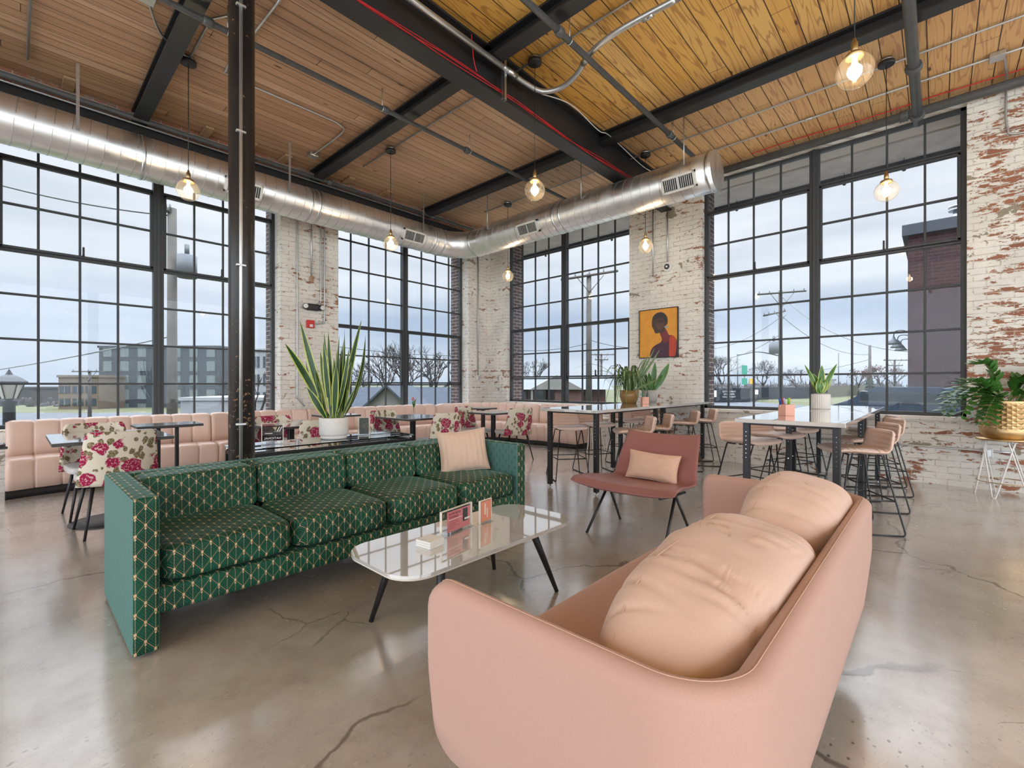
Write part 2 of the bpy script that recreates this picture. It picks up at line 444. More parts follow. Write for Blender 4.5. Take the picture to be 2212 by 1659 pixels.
def cut_mat(name):
    g = G(name, 0.55, 0.0, 0.4)      # black column paint with chips down to rust
    co = g.coord(); x, y, z = g.sep(co)
    low = g.step(z, 1.9, 1.1)
    chip = g.noise(co, 42, 4, 0.7)
    pat = g.noise(co, 5, 3)
    t = g.m('ADD', g.m('MULTIPLY', chip, 0.7), g.m('MULTIPLY', pat, 0.3))
    t = g.m('ADD', t, g.m('MULTIPLY', low, 0.055))
    mk = g.step(t, 0.635, 0.66)
    g.col(g.mix(mk, g.mix(pat, (0.012, 0.012, 0.013), (0.035, 0.03, 0.028)), (0.34, 0.19, 0.09)))
    g.set('Roughness', g.mixf(mk, 0.32, 0.8))
    g.bump(g.m('ADD', chip, g.m('MULTIPLY', mk, -1.0)), 0.25, 0.004)
    M[name] = g.mat
cut_mat('chipped_black_paint')

def duct_mat():
    g = G('spiral_duct_metal', 0.26, 1.0, 0.5)
    co = g.pos()
    n1 = g.noise(co, 9, 3); n2 = g.noise(g.scale(co, (3, 3, 1)), 2, 3)
    g.col(g.mix(n1, (0.74, 0.75, 0.76), (0.88, 0.885, 0.89)))
    g.set('Roughness', g.step(n2, 0.3, 0.7, 0.30, 0.46))
    M['spiral_duct_metal'] = g.mat
duct_mat()

def glass_pane(name, tint=(1, 1, 1), refl=0.9, rough=0.0, dirt=0.0, dirt_col=(0.8, 0.87, 0.95)):
    m = bpy.data.materials.new(name); m.use_nodes = True; nt = m.node_tree; nt.nodes.clear()
    N = nt.nodes.new; L = nt.links.new
    o = N('ShaderNodeOutputMaterial'); t = N('ShaderNodeBsdfTransparent'); gl = N('ShaderNodeBsdfGlossy')
    t.inputs[0].default_value = (*tint, 1); gl.inputs['Roughness'].default_value = rough
    fr = N('ShaderNodeFresnel'); gm = N('ShaderNodeNewGeometry'); io = N('ShaderNodeMapRange')   # same reflectance from either face
    io.inputs[3].default_value = 1.5; io.inputs[4].default_value = 1 / 1.5; L(gm.outputs['Backfacing'], io.inputs[0]); L(io.outputs[0], fr.inputs[0])
    mu = N('ShaderNodeMath'); mu.operation = 'MULTIPLY'; mu.inputs[1].default_value = refl; L(fr.outputs[0], mu.inputs[0])
    mx = N('ShaderNodeMixShader'); L(mu.outputs[0], mx.inputs[0]); L(t.outputs[0], mx.inputs[1]); L(gl.outputs[0], mx.inputs[2])
    last = mx.outputs[0]
    if dirt:
        df = N('ShaderNodeBsdfDiffuse'); df.inputs[0].default_value = (*dirt_col, 1)
        tr = N('ShaderNodeBsdfTranslucent'); tr.inputs[0].default_value = (*dirt_col, 1)
        ad = N('ShaderNodeMixShader'); ad.inputs[0].default_value = 0.6; L(df.outputs[0], ad.inputs[1]); L(tr.outputs[0], ad.inputs[2])
        tc = N('ShaderNodeTexCoord'); mp = N('ShaderNodeMapping'); mp.inputs['Scale'].default_value = (2.2, 2.2, 0.8)
        L(tc.outputs['Object'], mp.inputs[0])
        nz = N('ShaderNodeTexNoise'); nz.inputs['Scale'].default_value = 1.2; nz.inputs['Detail'].default_value = 6; nz.inputs['Distortion'].default_value = 1.2
        L(mp.outputs[0], nz.inputs['Vector'])
        mr = N('ShaderNodeMapRange'); mr.inputs[1].default_value = 0.45; mr.inputs[2].default_value = 0.8
        mr.inputs[3].default_value = dirt * 0.15; mr.inputs[4].default_value = dirt; L(nz.outputs[0], mr.inputs[0])
        m2 = N('ShaderNodeMixShader'); L(mr.outputs[0], m2.inputs[0]); L(last, m2.inputs[1]); L(ad.outputs[0], m2.inputs[2])
        last = m2.outputs[0]
    L(last, o.inputs[0])
    M[name] = m
glass_pane('window_glass', (0.97, 0.985, 1.0), 0.4, 0.0, 0.018, (0.5, 0.62, 0.8))
glass_pane('clear_glass', (0.97, 0.97, 0.96), 1.0)
glass_pane('acrylic', (0.93, 0.94, 0.94), 1.4)
glass_pane('table_glass', (0.80, 0.84, 0.84), 2.6)

def emit(name, col, strength):
    m = bpy.data.materials.new(name); m.use_nodes = True; nt = m.node_tree; nt.nodes.clear()
    o = nt.nodes.new('ShaderNodeOutputMaterial'); e = nt.nodes.new('ShaderNodeEmission')
    e.inputs[0].default_value = (*col, 1); e.inputs[1].default_value = strength
    nt.links.new(e.outputs[0], o.inputs[0]); M[name] = m
emit('bulb_glow', (1.0, 0.80, 0.52), 26.0)
glass_pane('lamp_glass', (1.0, 0.965, 0.90), 1.3, 0.0, 0.06, (1.0, 0.92, 0.78))

# ---------------------------------------------------------------- mesh helpers
class MB:
    def __init__(s): s.bm = bmesh.new(); s.mi = 0
    def _m(s, faces):
        for f in faces: f.material_index = s.mi
    def box(s, lo, hi, bev=0.0, seg=2, mat=None):
        x0, y0, z0 = lo; x1, y1, z1 = hi
        tmp = bmesh.new()
        vs = [tmp.verts.new(p) for p in ((x0, y0, z0), (x1, y0, z0), (x1, y1, z0), (x0, y1, z0), (x0, y0, z1), (x1, y0, z1), (x1, y1, z1), (x0, y1, z1))]
        for f in ((0, 3, 2, 1), (4, 5, 6, 7), (0, 1, 5, 4), (1, 2, 6, 5), (2, 3, 7, 6), (3, 0, 4, 7)): tmp.faces.new([vs[i] for i in f])
        if bev > 0: bmesh.ops.bevel(tmp, geom=tmp.edges[:], offset=bev, segments=seg, profile=0.6, affect='EDGES')
        return s.merge(tmp, mat)
    def merge(s, tmp, mat=None):
        if mat is not None: bmesh.ops.transform(tmp, matrix=mat, verts=tmp.verts)
        mp = {}
        for v in tmp.verts: mp[v] = s.bm.verts.new(v.co)
        for f in tmp.faces:
            try:
                nf = s.bm.faces.new([mp[v] for v in f.verts]); nf.material_index = s.mi if s.mi else f.material_index; nf.smooth = f.smooth
            except ValueError: pass
        tmp.free(); return s
    def tube(s, pts, r, seg=8, cap=True, closed=False):
        pts = [Vector(p) for p in pts]
        rs = r if isinstance(r, (list, tuple)) else [r] * len(pts)
        rings = []; prev = None
        n = len(pts)
        for i, p in enumerate(pts):
            if closed: t = pts[(i + 1) % n] - pts[i - 1]
            else: t = (pts[min(i + 1, n - 1)] - pts[max(i - 1, 0)])
            if t.length < 1e-9: t = Vector((0, 0, 1))
            t.normalize()
            if prev is None:
                a = Vector((0, 0, 1)) if abs(t.z) < 0.9 else Vector((1, 0, 0))
                nrm = t.cross(a).normalized()
            else:
                nrm = (prev - t * prev.dot(t))
                if nrm.length < 1e-6: nrm = t.cross(Vector((0, 0, 1)))
                nrm.normalize()
            prev = nrm; bn = t.cross(nrm)
            rings.append([s.bm.verts.new(p + (nrm * math.cos(2 * PI * k / seg) + bn * math.sin(2 * PI * k / seg)) * rs[i]) for k in range(seg)])
        m = n if closed else n - 1
        for i in range(m):
            a, b = rings[i], rings[(i + 1) % n]
            for k in range(seg):
                f = s.bm.faces.new((a[k], a[(k + 1) % seg], b[(k + 1) % seg], b[k])); f.smooth = True; f.material_index = s.mi
        if cap and not closed:
            f = s.bm.faces.new(rings[0][::-1]); f.material_index = s.mi
            f = s.bm.faces.new(rings[-1]); f.material_index = s.mi
        return s
    def lathe(s, prof, seg=32, c=(0, 0, 0), cap=True, smooth=True):
        rings = []
        for r, z in prof:
            rings.append([s.bm.verts.new((c[0] + r * math.cos(2 * PI * k / seg), c[1] + r * math.sin(2 * PI * k / seg), c[2] + z)) for k in range(seg)])
        for i in range(len(rings) - 1):
            a, b = rings[i], rings[i + 1]
            for k in range(seg):
                f = s.bm.faces.new((a[k], a[(k + 1) % seg], b[(k + 1) % seg], b[k])); f.smooth = smooth; f.material_index = s.mi
        if cap:
            for rg, fl in ((rings[0], True), (rings[-1], False)):
                try: f = s.bm.faces.new(rg[::-1] if fl else rg); f.material_index = s.mi
                except ValueError: pass
        return s
    def prism(s, poly, z0, z1, bev=0.0):
        tmp = bmesh.new()
        a = [tmp.verts.new((x, y, z0)) for x, y in poly]; b = [tmp.verts.new((x, y, z1)) for x, y in poly]
        n = len(poly)
        tmp.faces.new(a[::-1]); tmp.faces.new(b)
        for i in range(n): tmp.faces.new((a[i], a[(i + 1) % n], b[(i + 1) % n], b[i]))
        if bev: bmesh.ops.bevel(tmp, geom=[e for e in tmp.edges if abs(e.verts[0].co.z - e.verts[1].co.z) < 1e-6], offset=bev, segments=3, affect='EDGES')
        return s.merge(tmp)
    def quad(s, a, b, c, d):
        f = s.bm.faces.new([s.bm.verts.new(p) for p in (a, b, c, d)]); f.material_index = s.mi; return s
    def grid(s, fn, nu, nv, closed_u=False, smooth=True):
        vs = [[s.bm.verts.new(fn(i / (nu if closed_u else nu - 1), j / (nv - 1))) for j in range(nv)] for i in range(nu)]
        for i in range(nu if closed_u else nu - 1):
            for j in range(nv - 1):
                f = s.bm.faces.new((vs[i][j], vs[(i + 1) % nu][j], vs[(i + 1) % nu][j + 1], vs[i][j + 1])); f.smooth = smooth; f.material_index = s.mi
        return vs
    def blob(s, c, r, e=(1, 1), nu=32, nv=20, fn=None, mat=None):
        # superellipsoid; e<1 makes it boxier
        tmp = bmesh.new()
        def pw(v, k): return math.copysign(abs(v) ** k, v)
        rings = []
        for j in range(nv + 1):
            ph = -PI / 2 + PI * j / nv; row = []
            for i in range(nu):
                th = 2 * PI * i / nu
                p = Vector((r[0] * pw(math.cos(ph), e[0]) * pw(math.cos(th), e[1]), r[1] * pw(math.cos(ph), e[0]) * pw(math.sin(th), e[1]), r[2] * pw(math.sin(ph), e[0])))
                if fn: p = fn(p)
                row.append(tmp.verts.new(p + Vector(c)))
            rings.append(row)
        for j in range(nv):
            for i in range(nu):
                f = tmp.faces.new((rings[j][i], rings[j][(i + 1) % nu], rings[j + 1][(i + 1) % nu], rings[j + 1][i])); f.smooth = True
        bmesh.ops.remove_doubles(tmp, verts=tmp.verts, dist=1e-5)
        return s.merge(tmp, mat)
    def build(s, name, mat, parent=None, loc=None, origin=None, sub=0, smooth=False, solid=0.0, fix=True):
        if fix: bmesh.ops.recalc_face_normals(s.bm, faces=s.bm.faces)
        if origin is not None: bmesh.ops.translate(s.bm, verts=s.bm.verts, vec=-Vector(origin))
        me = bpy.data.meshes.new(name); s.bm.to_mesh(me); s.bm.free()
        for m in (mat if isinstance(mat, (list, tuple)) else [mat]): me.materials.append(M[m] if isinstance(m, str) else m)
        if smooth:
            for p in me.polygons: p.use_smooth = True
        o = bpy.data.objects.new(name, me); C.objects.link(o)
        if origin is not None and parent is None: o.location = origin
        if loc is not None: o.location = loc
        if parent is not None: o.parent = parent
        if solid:
            q = o.modifiers.new('thickness', 'SOLIDIFY'); q.thickness = solid; q.offset = 0
        if sub:
            q = o.modifiers.new('smooth', 'SUBSURF'); q.levels = sub; q.render_levels = sub
        return o

def thing(name, label, cat, loc=(0, 0, 0), rz=0.0, group=None):
    o = bpy.data.objects.new(name, None); C.objects.link(o); o.empty_display_size = 0.1
    o.location = loc; o.rotation_euler = (0, 0, rz); o['label'] = label; o['category'] = cat
    if group: o['group'] = group
    return o
def tag(o, label, cat, group=None, kind=None):
    o['label'] = label; o['category'] = cat
    if group: o['group'] = group
    if kind: o['kind'] = kind
    return o
def struct(o): o['kind'] = 'structure'; return o
def dup(root, loc, rz, label, group=None):
    r = root.copy(); C.objects.link(r); r.location = loc; r.rotation_euler = (0, 0, rz); r['label'] = label
    if group: r['group'] = group
    for ch in list(root.children):
        c = ch.copy(); C.objects.link(c); c.parent = r
        for g in list(ch.children):
            d = g.copy(); C.objects.link(d); d.parent = c
            for g2 in list(g.children):
                h = g2.copy(); C.objects.link(h); h.parent = d
    return r
def lerp(a, b, t): return a + (b - a) * t
def arc(c, r, a0, a1, n, z=0.0, plane='xy'):
    out = []
    for i in range(n + 1):
        a = a0 + (a1 - a0) * i / n
        if plane == 'xy': out.append((c[0] + r * math.cos(a), c[1] + r * math.sin(a), z))
        else: out.append((c[0] + r * math.cos(a), z, c[1] + r * math.sin(a)))
    return out
def rrect(x0, y0, x1, y1, r, n=8):
    pts = []
    for cx, cy, a in ((x1 - r, y1 - r, 0), (x0 + r, y1 - r, PI / 2), (x0 + r, y0 + r, PI), (x1 - r, y0 + r, 3 * PI / 2)):
        for i in range(n + 1):
            t = a + PI / 2 * i / n; pts.append((cx + r * math.cos(t), cy + r * math.sin(t)))
    return pts
def spline(pts, n=10):
    P = [Vector(p) for p in pts]; out = []
    for i in range(len(P) - 1):
        p0 = P[max(i - 1, 0)]; p1 = P[i]; p2 = P[i + 1]; p3 = P[min(i + 2, len(P) - 1)]
        for k in range(n):
            t = k / n
            out.append(0.5 * ((2 * p1) + (-p0 + p2) * t + (2 * p0 - 5 * p1 + 4 * p2 - p3) * t * t + (-p0 + 3 * p1 - 3 * p2 + p3) * t ** 3))
    out.append(P[-1]); return out
def text(name, body, size, mat, parent, loc, rot, align='CENTER', ext=0.0005, sx=1.0):
    cu = bpy.data.curves.new(name, 'FONT'); cu.body = body; cu.size = size; cu.extrude = ext
    cu.align_x = align; cu.align_y = 'CENTER'
    o = bpy.data.objects.new(name, cu); C.objects.link(o); o.location = loc; o.rotation_euler = rot; o.scale = (sx, 1, 1)
    me = bpy.data.meshes.new_from_object(o.evaluated_get(bpy.context.evaluated_depsgraph_get()))
    me.materials.clear(); me.materials.append(M[mat])
    m = bpy.data.objects.new(name, me); C.objects.link(m); m.location = loc; m.rotation_euler = rot; m.scale = (sx, 1, 1); m.parent = parent
    bpy.data.objects.remove(o)
    return m
# ================================================================ the room
CZ = 4.58                     # underside of the ceiling boards
XI, XF, XO = 7.50, 7.633, 8.05
YI, YF, YO = 7.64, 7.894, 8.25
PN = 0.5219
SA, SB = 0.681, 0.812         # window sills
TA, TB = SA + 7 * PN, SB + 7 * PN
WINA = [(-2.638, 3), (1.352, 1), (5.342, 2)]        # centre along X, window number
WINB = [(5.575, 3), (1.262, 4), (-3.05, 6)]         # centre along Y

o = MB().box((-6, -6, -0.2), (XO, YO, 0)).build('floor', 'polished_concrete'); struct(o)
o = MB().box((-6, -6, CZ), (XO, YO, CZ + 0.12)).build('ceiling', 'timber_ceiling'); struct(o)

def wall_with_openings(name, axis, inner, mid, outer, lo, hi, cents, sill, top, mats, hw=1.514):
    mb = MB()
    def put(a0, a1, z0, z1):
        for (d0, d1, mi) in ((inner, mid, 0), (mid, outer, 1)):
            e = 0.0 if mi == 0 else 0.0
            tmp = MB()
            if axis == 'x': tmp.box((a0, d0, z0), (a1, d1, z1))
            else: tmp.box((d0, a0, z0), (d1, a1, z1))
            for f in tmp.bm.faces: f.material_index = mi
            t2 = tmp.bm; mp = {v: mb.bm.verts.new(v.co) for v in t2.verts}
            for f in t2.faces: mb.bm.faces.new([mp[v] for v in f.verts]).material_index = mi
            t2.free()
    cur = lo
    for c in sorted(cents):
        put(cur, c - hw, 0, CZ); put(c - hw, c + hw, 0, sill); put(c - hw, c + hw, top, CZ); cur = c + hw
    put(cur, hi, 0, CZ)
    return struct(mb.build(name, mats))
wall_with_openings('wall_left', 'x', YI, YF + 0.03, YO, -6, XO, [c for c, _ in WINA], SA, TA, ['painted_brick_left', 'outer_brick'])
wall_with_openings('wall_right', 'y', XI, XF + 0.03, XO, -6, YI, [c for c, _ in WINB], SB, TB, ['painted_brick_right', 'outer_brick'])
# plain walls behind the camera, each with one long opening added for its fill light
mb = MB(); mb.box((-6, -6.3, 0), (XO, -6, 0.28)); mb.box((-6, -6.3, 4.42), (XO, -6, CZ)); mb.box((-6, -6.3, 0.28), (-5.45, -6, 4.42)); mb.box((7.25, -6.3, 0.28), (XO, -6, 4.42))
struct(mb.build('wall_back', 'white_ceramic'))
mb = MB(); mb.box((-6.3, -6.3, 0), (-6, YO, 0.28)); mb.box((-6.3, -6.3, 4.42), (-6, YO, CZ)); mb.box((-6.3, -6.3, 0.28), (-6, -5.45, 4.42)); mb.box((-6.3, 7.25, 0.28), (-6, YO, 4.42))
struct(mb.build('wall_side', 'white_ceramic'))

def make_window(num, axis, plane, c, sill, thick):
    W = 1.514; ht = 7 * PN
    def bx(mb, s0, s1, z0, z1, d0, d1):
        if axis == 'x': mb.box((c + s0, plane + d0, z0), (c + s1, plane + d1, z1), 0.004, 1)
        else: mb.box((plane + d0, c + s0, z0), (plane + d1, c + s1, z1), 0.004, 1)
    root = bpy.data.objects.new('window_%d' % num, None); C.objects.link(root); root['kind'] = 'structure'
    org = (c, plane, sill) if axis == 'x' else (plane, c, sill)
    root.location = org
    z0, z1 = sill, sill + ht
    f = MB()
    bx(f, -W, -W + 0.05, z0, z1, -0.03, 0.04); bx(f, W - 0.05, W, z0, z1, -0.03, 0.04)
    bx(f, -W, W, z0, z0 + 0.045, -0.03, 0.04); bx(f, -W, W, z1 - 0.045, z1, -0.03, 0.04)
    f.build('window_frame', 'window_steel', root, origin=org)
    m = MB()
    bx(m, -0.058, 0.058, z0, z1, -0.055, 0.05); bx(m, -0.018, 0.018, z0, z1, -0.075, -0.05)
    m.build('mullion', 'window_steel', root, origin=org)
    g = MB()
    pw = (W - 0.058) / 4.0
    for sgn in (-1, 1):
        for k in (1, 2, 3):
            s = sgn * (0.058 + pw * k)
            bx(g, s - 0.012, s + 0.012, z0, z1, -0.018, 0.018)
    for k in range(1, 7):
        z = z0 + k * PN
        if k in thick: continue
        bx(g, -W, W, z - 0.013, z + 0.013, -0.02, 0.02)
    g.build('glazing_bars', 'window_steel', root, origin=org)
    s = MB()
    a, b = thick; za, zb = z0 + a * PN, z0 + b * PN
    for sgn in (-1, 1):
        e0, e1 = sorted((sgn * 0.056, sgn * (W - 0.045)))
        bx(s, e0, e1, za - 0.032, za - 0.004, -0.03, 0.03); bx(s, e0, e1, za + 0.004, za + 0.034, -0.04, 0.02)
        bx(s, e0, e1, zb - 0.032, zb - 0.004, -0.04, 0.02); bx(s, e0, e1, zb + 0.004, zb + 0.034, -0.03, 0.03)
        bx(s, e0, e0 + 0.034, za, zb, -0.04, 0.02); bx(s, e1 - 0.034, e1, za, zb, -0.04, 0.02)
    s.build('opening_sash', 'window_steel', root, origin=org)
    p = MB()
    if axis == 'x': p.box((c - W, plane - 0.002, z0), (c + W, plane + 0.002, z1))
    else: p.box((plane - 0.002, c - W, z0), (plane + 0.002, c + W, z1))
    p.build('window_panes', 'window_glass', root, origin=org)
    h = MB()                                    # small stay handles on the bottom rail of the sash
    for sgn in (-0.5, 0.5):
        s0 = sgn * W
        bx(h, s0 - 0.01, s0 + 0.01, za + 0.02, za + 0.14, -0.07, -0.045); bx(h, s0 - 0.012, s0 + 0.012, za + 0.02, za + 0.05, -0.06, -0.02)
    h.build('window_handle', 'black_rod', root, origin=org)
make_window(5, 'x', YF, WINA[0][0], SA, (4, 6))
make_window(1, 'x', YF, WINA[1][0], SA, (4, 6))
make_window(2, 'x', YF, WINA[2][0], SA, (1, 3))
make_window(3, 'y', XF, WINB[0][0], SB, (1, 3))
make_window(4, 'y', XF, WINB[1][0], SB, (4, 6))
make_window(6, 'y', XF, WINB[2][0], SB, (4, 6))
# stone sills on the right wall
k = 1
for c, _ in WINB:
    struct(MB().box((XI - 0.03, c - 1.54, SB - 0.05), (XF - 0.03, c + 1.54, SB - 0.001), 0.006, 1).build('trim_%d' % k, 'painted_brick_right')); k += 1
# old brick bulkhead over the left wall with a steel lintel beneath it
struct(MB().box((-6, 7.31, 4.41), (XI, YI, CZ - 0.001)).build('trim_4', 'dark_old_brick'))
struct(MB().box((-6, 7.28, 4.22), (XI, YI, 4.41), 0.006, 1).build('trim_5', 'black_steel'))

# ---------------------------------------------------------------- steel frame
def ibeam(name, axis, pos, zb, zt, w, a0, a1, label, fl=0.022, web=0.012):
    mb = MB()
    def b(s0, s1, z0, z1):
        if axis == 'x': mb.box((a0, pos + s0, z0), (a1, pos + s1, z1), 0.002, 1)
        else: mb.box((pos + s0, a0, z0), (pos + s1, a1, z1), 0.002, 1)
    b(-w / 2, w / 2, zb, zb + fl); b(-w / 2, w / 2, zt - fl, zt); b(-web / 2, web / 2, zb + fl, zt - fl)
    o = mb.build(name, 'black_steel'); return tag(o, label, 'beam', 'black steel ceiling beams')
ibeam('steel_girder', 'x', 3.365, 4.12, CZ, 0.185, -6, XI, 'deep black steel girder carrying the ceiling, crossing from column to right brick pier')
for x, lab in ((1.06, 'left black roof beam running from girder to left window wall, near the column'),
               (3.26, 'middle black roof beam crossing under the boards left of the first bulb row'),
               (5.42, 'far black roof beam crossing the bright timber above the tall tables'),
               (-1.15, 'black roof beam behind the column side of the room')):
    ibeam('steel_beam', 'y', x, 4.43, CZ, 0.15, -6, 7.30, lab)
# column with a conduit strapped to it
t = thing('steel_column', 'round black steel column with chipped paint behind the green sofa', 'column', (1.07, 3.53, 0))
MB().tube([(0, 0, 0.0), (0, 0, 4.12)], 0.080, 32).build('shaft', 'chipped_black_paint', t)
MB().box((-0.13, -0.13, 0), (0.13, 0.13, 0.02), 0.004, 1).build('base_plate', 'black_steel', t)
MB().box((-0.12, -0.12, 4.095), (0.12, 0.12, 4.12), 0.004, 1).build('cap_plate', 'black_steel', t)
cx, cy = -0.03, -0.085
c1 = MB().tube([(cx, cy, 0.05), (cx, cy, 4.1)], 0.0115, 12).build('conduit', 'conduit_steel', t)
c1['label'] = 'grey conduit strapped to the column'
for z in (0.93, 2.0, 2.9, 3.75):
    MB().box((cx - 0.03, cy - 0.012, z - 0.008), (cx + 0.03, cy + 0.014, z + 0.008), 0.003, 1).build('strap', 'conduit_steel', t)

# ---------------------------------------------------------------- pipes and conduits under the ceiling
def pipe(name, pts, r, mat, label, cat='pipe', group=None, couplings=(), clr=1.55, hang=()):
    if couplings or hang:
        o = thing(name, label, cat, pts[0], 0, group)
        MB().tube(pts, r, 12).build('pipe_run', mat, o, origin=pts[0])
        for p, d in couplings:
            p = Vector(p); d = Vector(d) * 0.04
            MB().tube([p - d, p - d * 0.5, p + d * 0.5, p + d], [r * 1.35, r * clr, r * clr, r * 1.35], 12).build('coupling', mat, o, origin=pts[0])
        for p in hang:
            q = MB().tube([(p[0], p[1], p[2]), (p[0], p[1], CZ)], 0.005, 6)
            q.tube(arc((p[0], p[1]), 0.0, 0, 1, 1) if False else [(p[0] + (r + 0.004) * math.cos(a) * p[3], p[1] + (r + 0.004) * math.cos(a) * p[4], p[2] + (r + 0.004) * math.sin(a)) for a in [2 * PI * i / 14 for i in range(14)]], 0.005, 6, closed=True)
            q.build('hanger', 'conduit_steel', o, origin=pts[0])
        return o
    mb = MB().tube(pts, r, 12); o = mb.build(name, mat, origin=pts[0])
    return tag(o, label, cat, group)
PX = (1, 0, 0); PY = (0, 1, 0)
pipe('sprinkler_pipe', [(-6, 4.66, 4.35), (6.55, 4.66, 4.35)], 0.026, 'grey_pipe', 'dark sprinkler pipe hung below the old brown boards left of the girder', group='sprinkler pipes',
     couplings=[((1.15, 4.66, 4.35), PX), ((2.9, 4.66, 4.35), PX), ((4.15, 4.66, 4.35), PX), ((5.6, 4.66, 4.35), PX)], hang=[(1.3, 4.66, 4.35, 0, 1), (2.86, 4.66, 4.35, 0, 1), (4.2, 4.66, 4.35, 0, 1), (5.7, 4.66, 4.35, 0, 1)])
pipe('sprinkler_pipe', [(-6, 2.47, 4.335), (6.7, 2.47, 4.335)], 0.028, 'grey_pipe', 'dark sprinkler pipe crossing under the honey coloured boards right of the girder', group='sprinkler pipes',
     couplings=[((3.3, 2.47, 4.335), PX), ((5.6, 2.47, 4.335), PX)], hang=[(3.45, 2.47, 4.335, 0, 1), (5.7, 2.47, 4.335, 0, 1)])
pipe('drain_pipe', [(-6, 0.17, 4.31), (7.32, 0.17, 4.31)], 0.045, 'grey_pipe', 'thick dark pipe crossing the ceiling toward the right hand window', couplings=[((6.0, 0.17, 4.31), PX), ((7.1, 0.17, 4.31), PX)])
pipe('heating_pipe', [(7.38, -6, 4.47), (7.38, 3.0, 4.47)], 0.052, 'grey_pipe', 'thick black pipe running along the top of the right hand window', couplings=[((7.38, 0.17, 4.47), PY), ((7.38, 0.30, 4.47), PY)], clr=1.25)
pipe('heating_pipe', [(-6, 7.18, 4.44), (7.0, 7.18, 4.44)], 0.030, 'grey_pipe', 'black pipe running high along the left window wall above the duct', couplings=[((3.45, 7.18, 4.44), PX), ((5.5, 7.18, 4.44), PX)])
pipe('wall_conduit', [(-6, 7.22, 4.39), (5.2, 7.22, 4.39)], 0.011, 'conduit_steel', 'thin grey conduit running just below the black pipe over the duct', 'conduit')
for x, lab in ((1.232, 'thin conduit joining the left row of pendant lamps'), (3.662, 'thin conduit joining the middle row of pendant lamps'), (6.24, 'thin conduit joining the far row of pendant lamps')):
    pipe('ceiling_conduit', [(x, -6, 4.555), (x, 6.5, 4.555)] if x > 2 else [(x, 5.66, 4.555), (x, 4.9, 4.555), (x + 0.12, 4.7, 4.555), (x + 0.12, 3.55, 4.555)], 0.011, 'conduit_steel', lab, 'conduit', 'thin ceiling conduits')
pipe('ceiling_conduit', [(6.83, -6, 4.555), (6.83, 6.9, 4.555)], 0.012, 'conduit_steel', 'thin conduit running along the ceiling beside the right window wall', 'conduit', 'thin ceiling conduits', couplings=[((6.83, 1.2, 4.555), PY), ((6.83, 3.2, 4.555), PY)])
pipe('ceiling_conduit', [(0.1, -2, 4.555), (0.1, 4.4, 4.555), (0.1, 6.9, 4.555)], 0.012, 'conduit_steel', 'thin conduit at the far left edge of the ceiling', 'conduit', 'thin ceiling conduits')
pipe('ceiling_conduit', [(0.77, 3.3, 4.555), (0.77, 5.05, 4.555)], 0.012, 'conduit_steel', 'thin conduit leading to the square box left of the black beam', 'conduit', 'thin ceiling conduits')
pipe('ceiling_conduit', spline([(0.80, 5.08, 4.555), (0.95, 5.45, 4.555), (1.15, 5.62, 4.555), (1.23, 5.66, 4.555)], 6), 0.010, 'conduit_steel', 'short bent conduit between the square box and the left lamp', 'conduit', 'thin ceiling conduits')
pipe('ceiling_conduit', spline([(1.58, 4.2, 4.555), (1.55, 5.2, 4.555), (1.54, 5.56, 4.555), (1.66, 5.66, 4.555), (2.6, 5.66, 4.555), (2.86, 5.68, 4.555), (2.98, 5.85, 4.555), (2.98, 6.7, 4.555)], 8), 0.011, 'conduit_steel', 'bent conduit looping across the brown boards behind the column', 'conduit', 'thin ceiling conduits')
def jbox(x, y, lab, s=0.06):
    t = thing('junction_box', lab, 'box', (x, y, CZ), 0, 'square ceiling junction boxes')
    MB().box((-s, -s, -0.05), (s, s, 0), 0.006, 1).build('box_body', 'galvanised', t)
    MB().box((-s * 0.95, -s * 0.95, -0.055), (s * 0.95, s * 0.95, -0.05), 0.002, 1).build('cover_plate', 'conduit_steel', t)
jbox(0.77, 5.02, 'square metal box on the boards left of the first black beam', 0.075)
jbox(2.98, 6.72, 'square metal box on the boards behind the column near the duct')
jbox(6.83, -0.45, 'square metal box on the ceiling above the bare brick at right')
# fat electrical conduit following the girder, then swinging out under the honey coloured boards
t = thing('power_conduit', 'fat galvanised conduit following the girder then curving out under the bright boards', 'conduit', (0, 3.2, 4.40))
big = [(-5.95, 3.22, 4.40), (0, 3.22, 4.40), (2.2, 3.22, 4.40), (3.35, 3.22, 4.40), (3.7, 3.22, 4.40), (3.93, 3.17, 4.40), (4.01, 2.98, 4.40), (3.95, 2.74, 4.40), (3.78, 2.45, 4.40), (3.72, 2.1, 4.40), (3.74, 1.6, 4.40), (3.74, -5.95, 4.40)]
MB().tube(spline(big[3:11], 8), 0.027, 14).build('bend', 'conduit_steel', t, origin=(0, 3.2, 4.40))
MB().tube(big[0:4], 0.027, 14).build('straight_run', 'conduit_steel', t, origin=(0, 3.2, 4.40))
MB().tube([big[10], big[11]], 0.027, 14).build('straight_run', 'conduit_steel', t, origin=(0, 3.2, 4.40))
for a, b in (((3.42, 3.22, 4.40), (3.55, 3.22, 4.40)), ((3.86, 2.60, 4.40), (3.80, 2.48, 4.40)), ((3.74, 1.9, 4.40), (3.74, 1.8, 4.40))):
    MB().tube([a, b], 0.033, 14).build('coupling', 'galvanised', t, origin=(0, 3.2, 4.40))
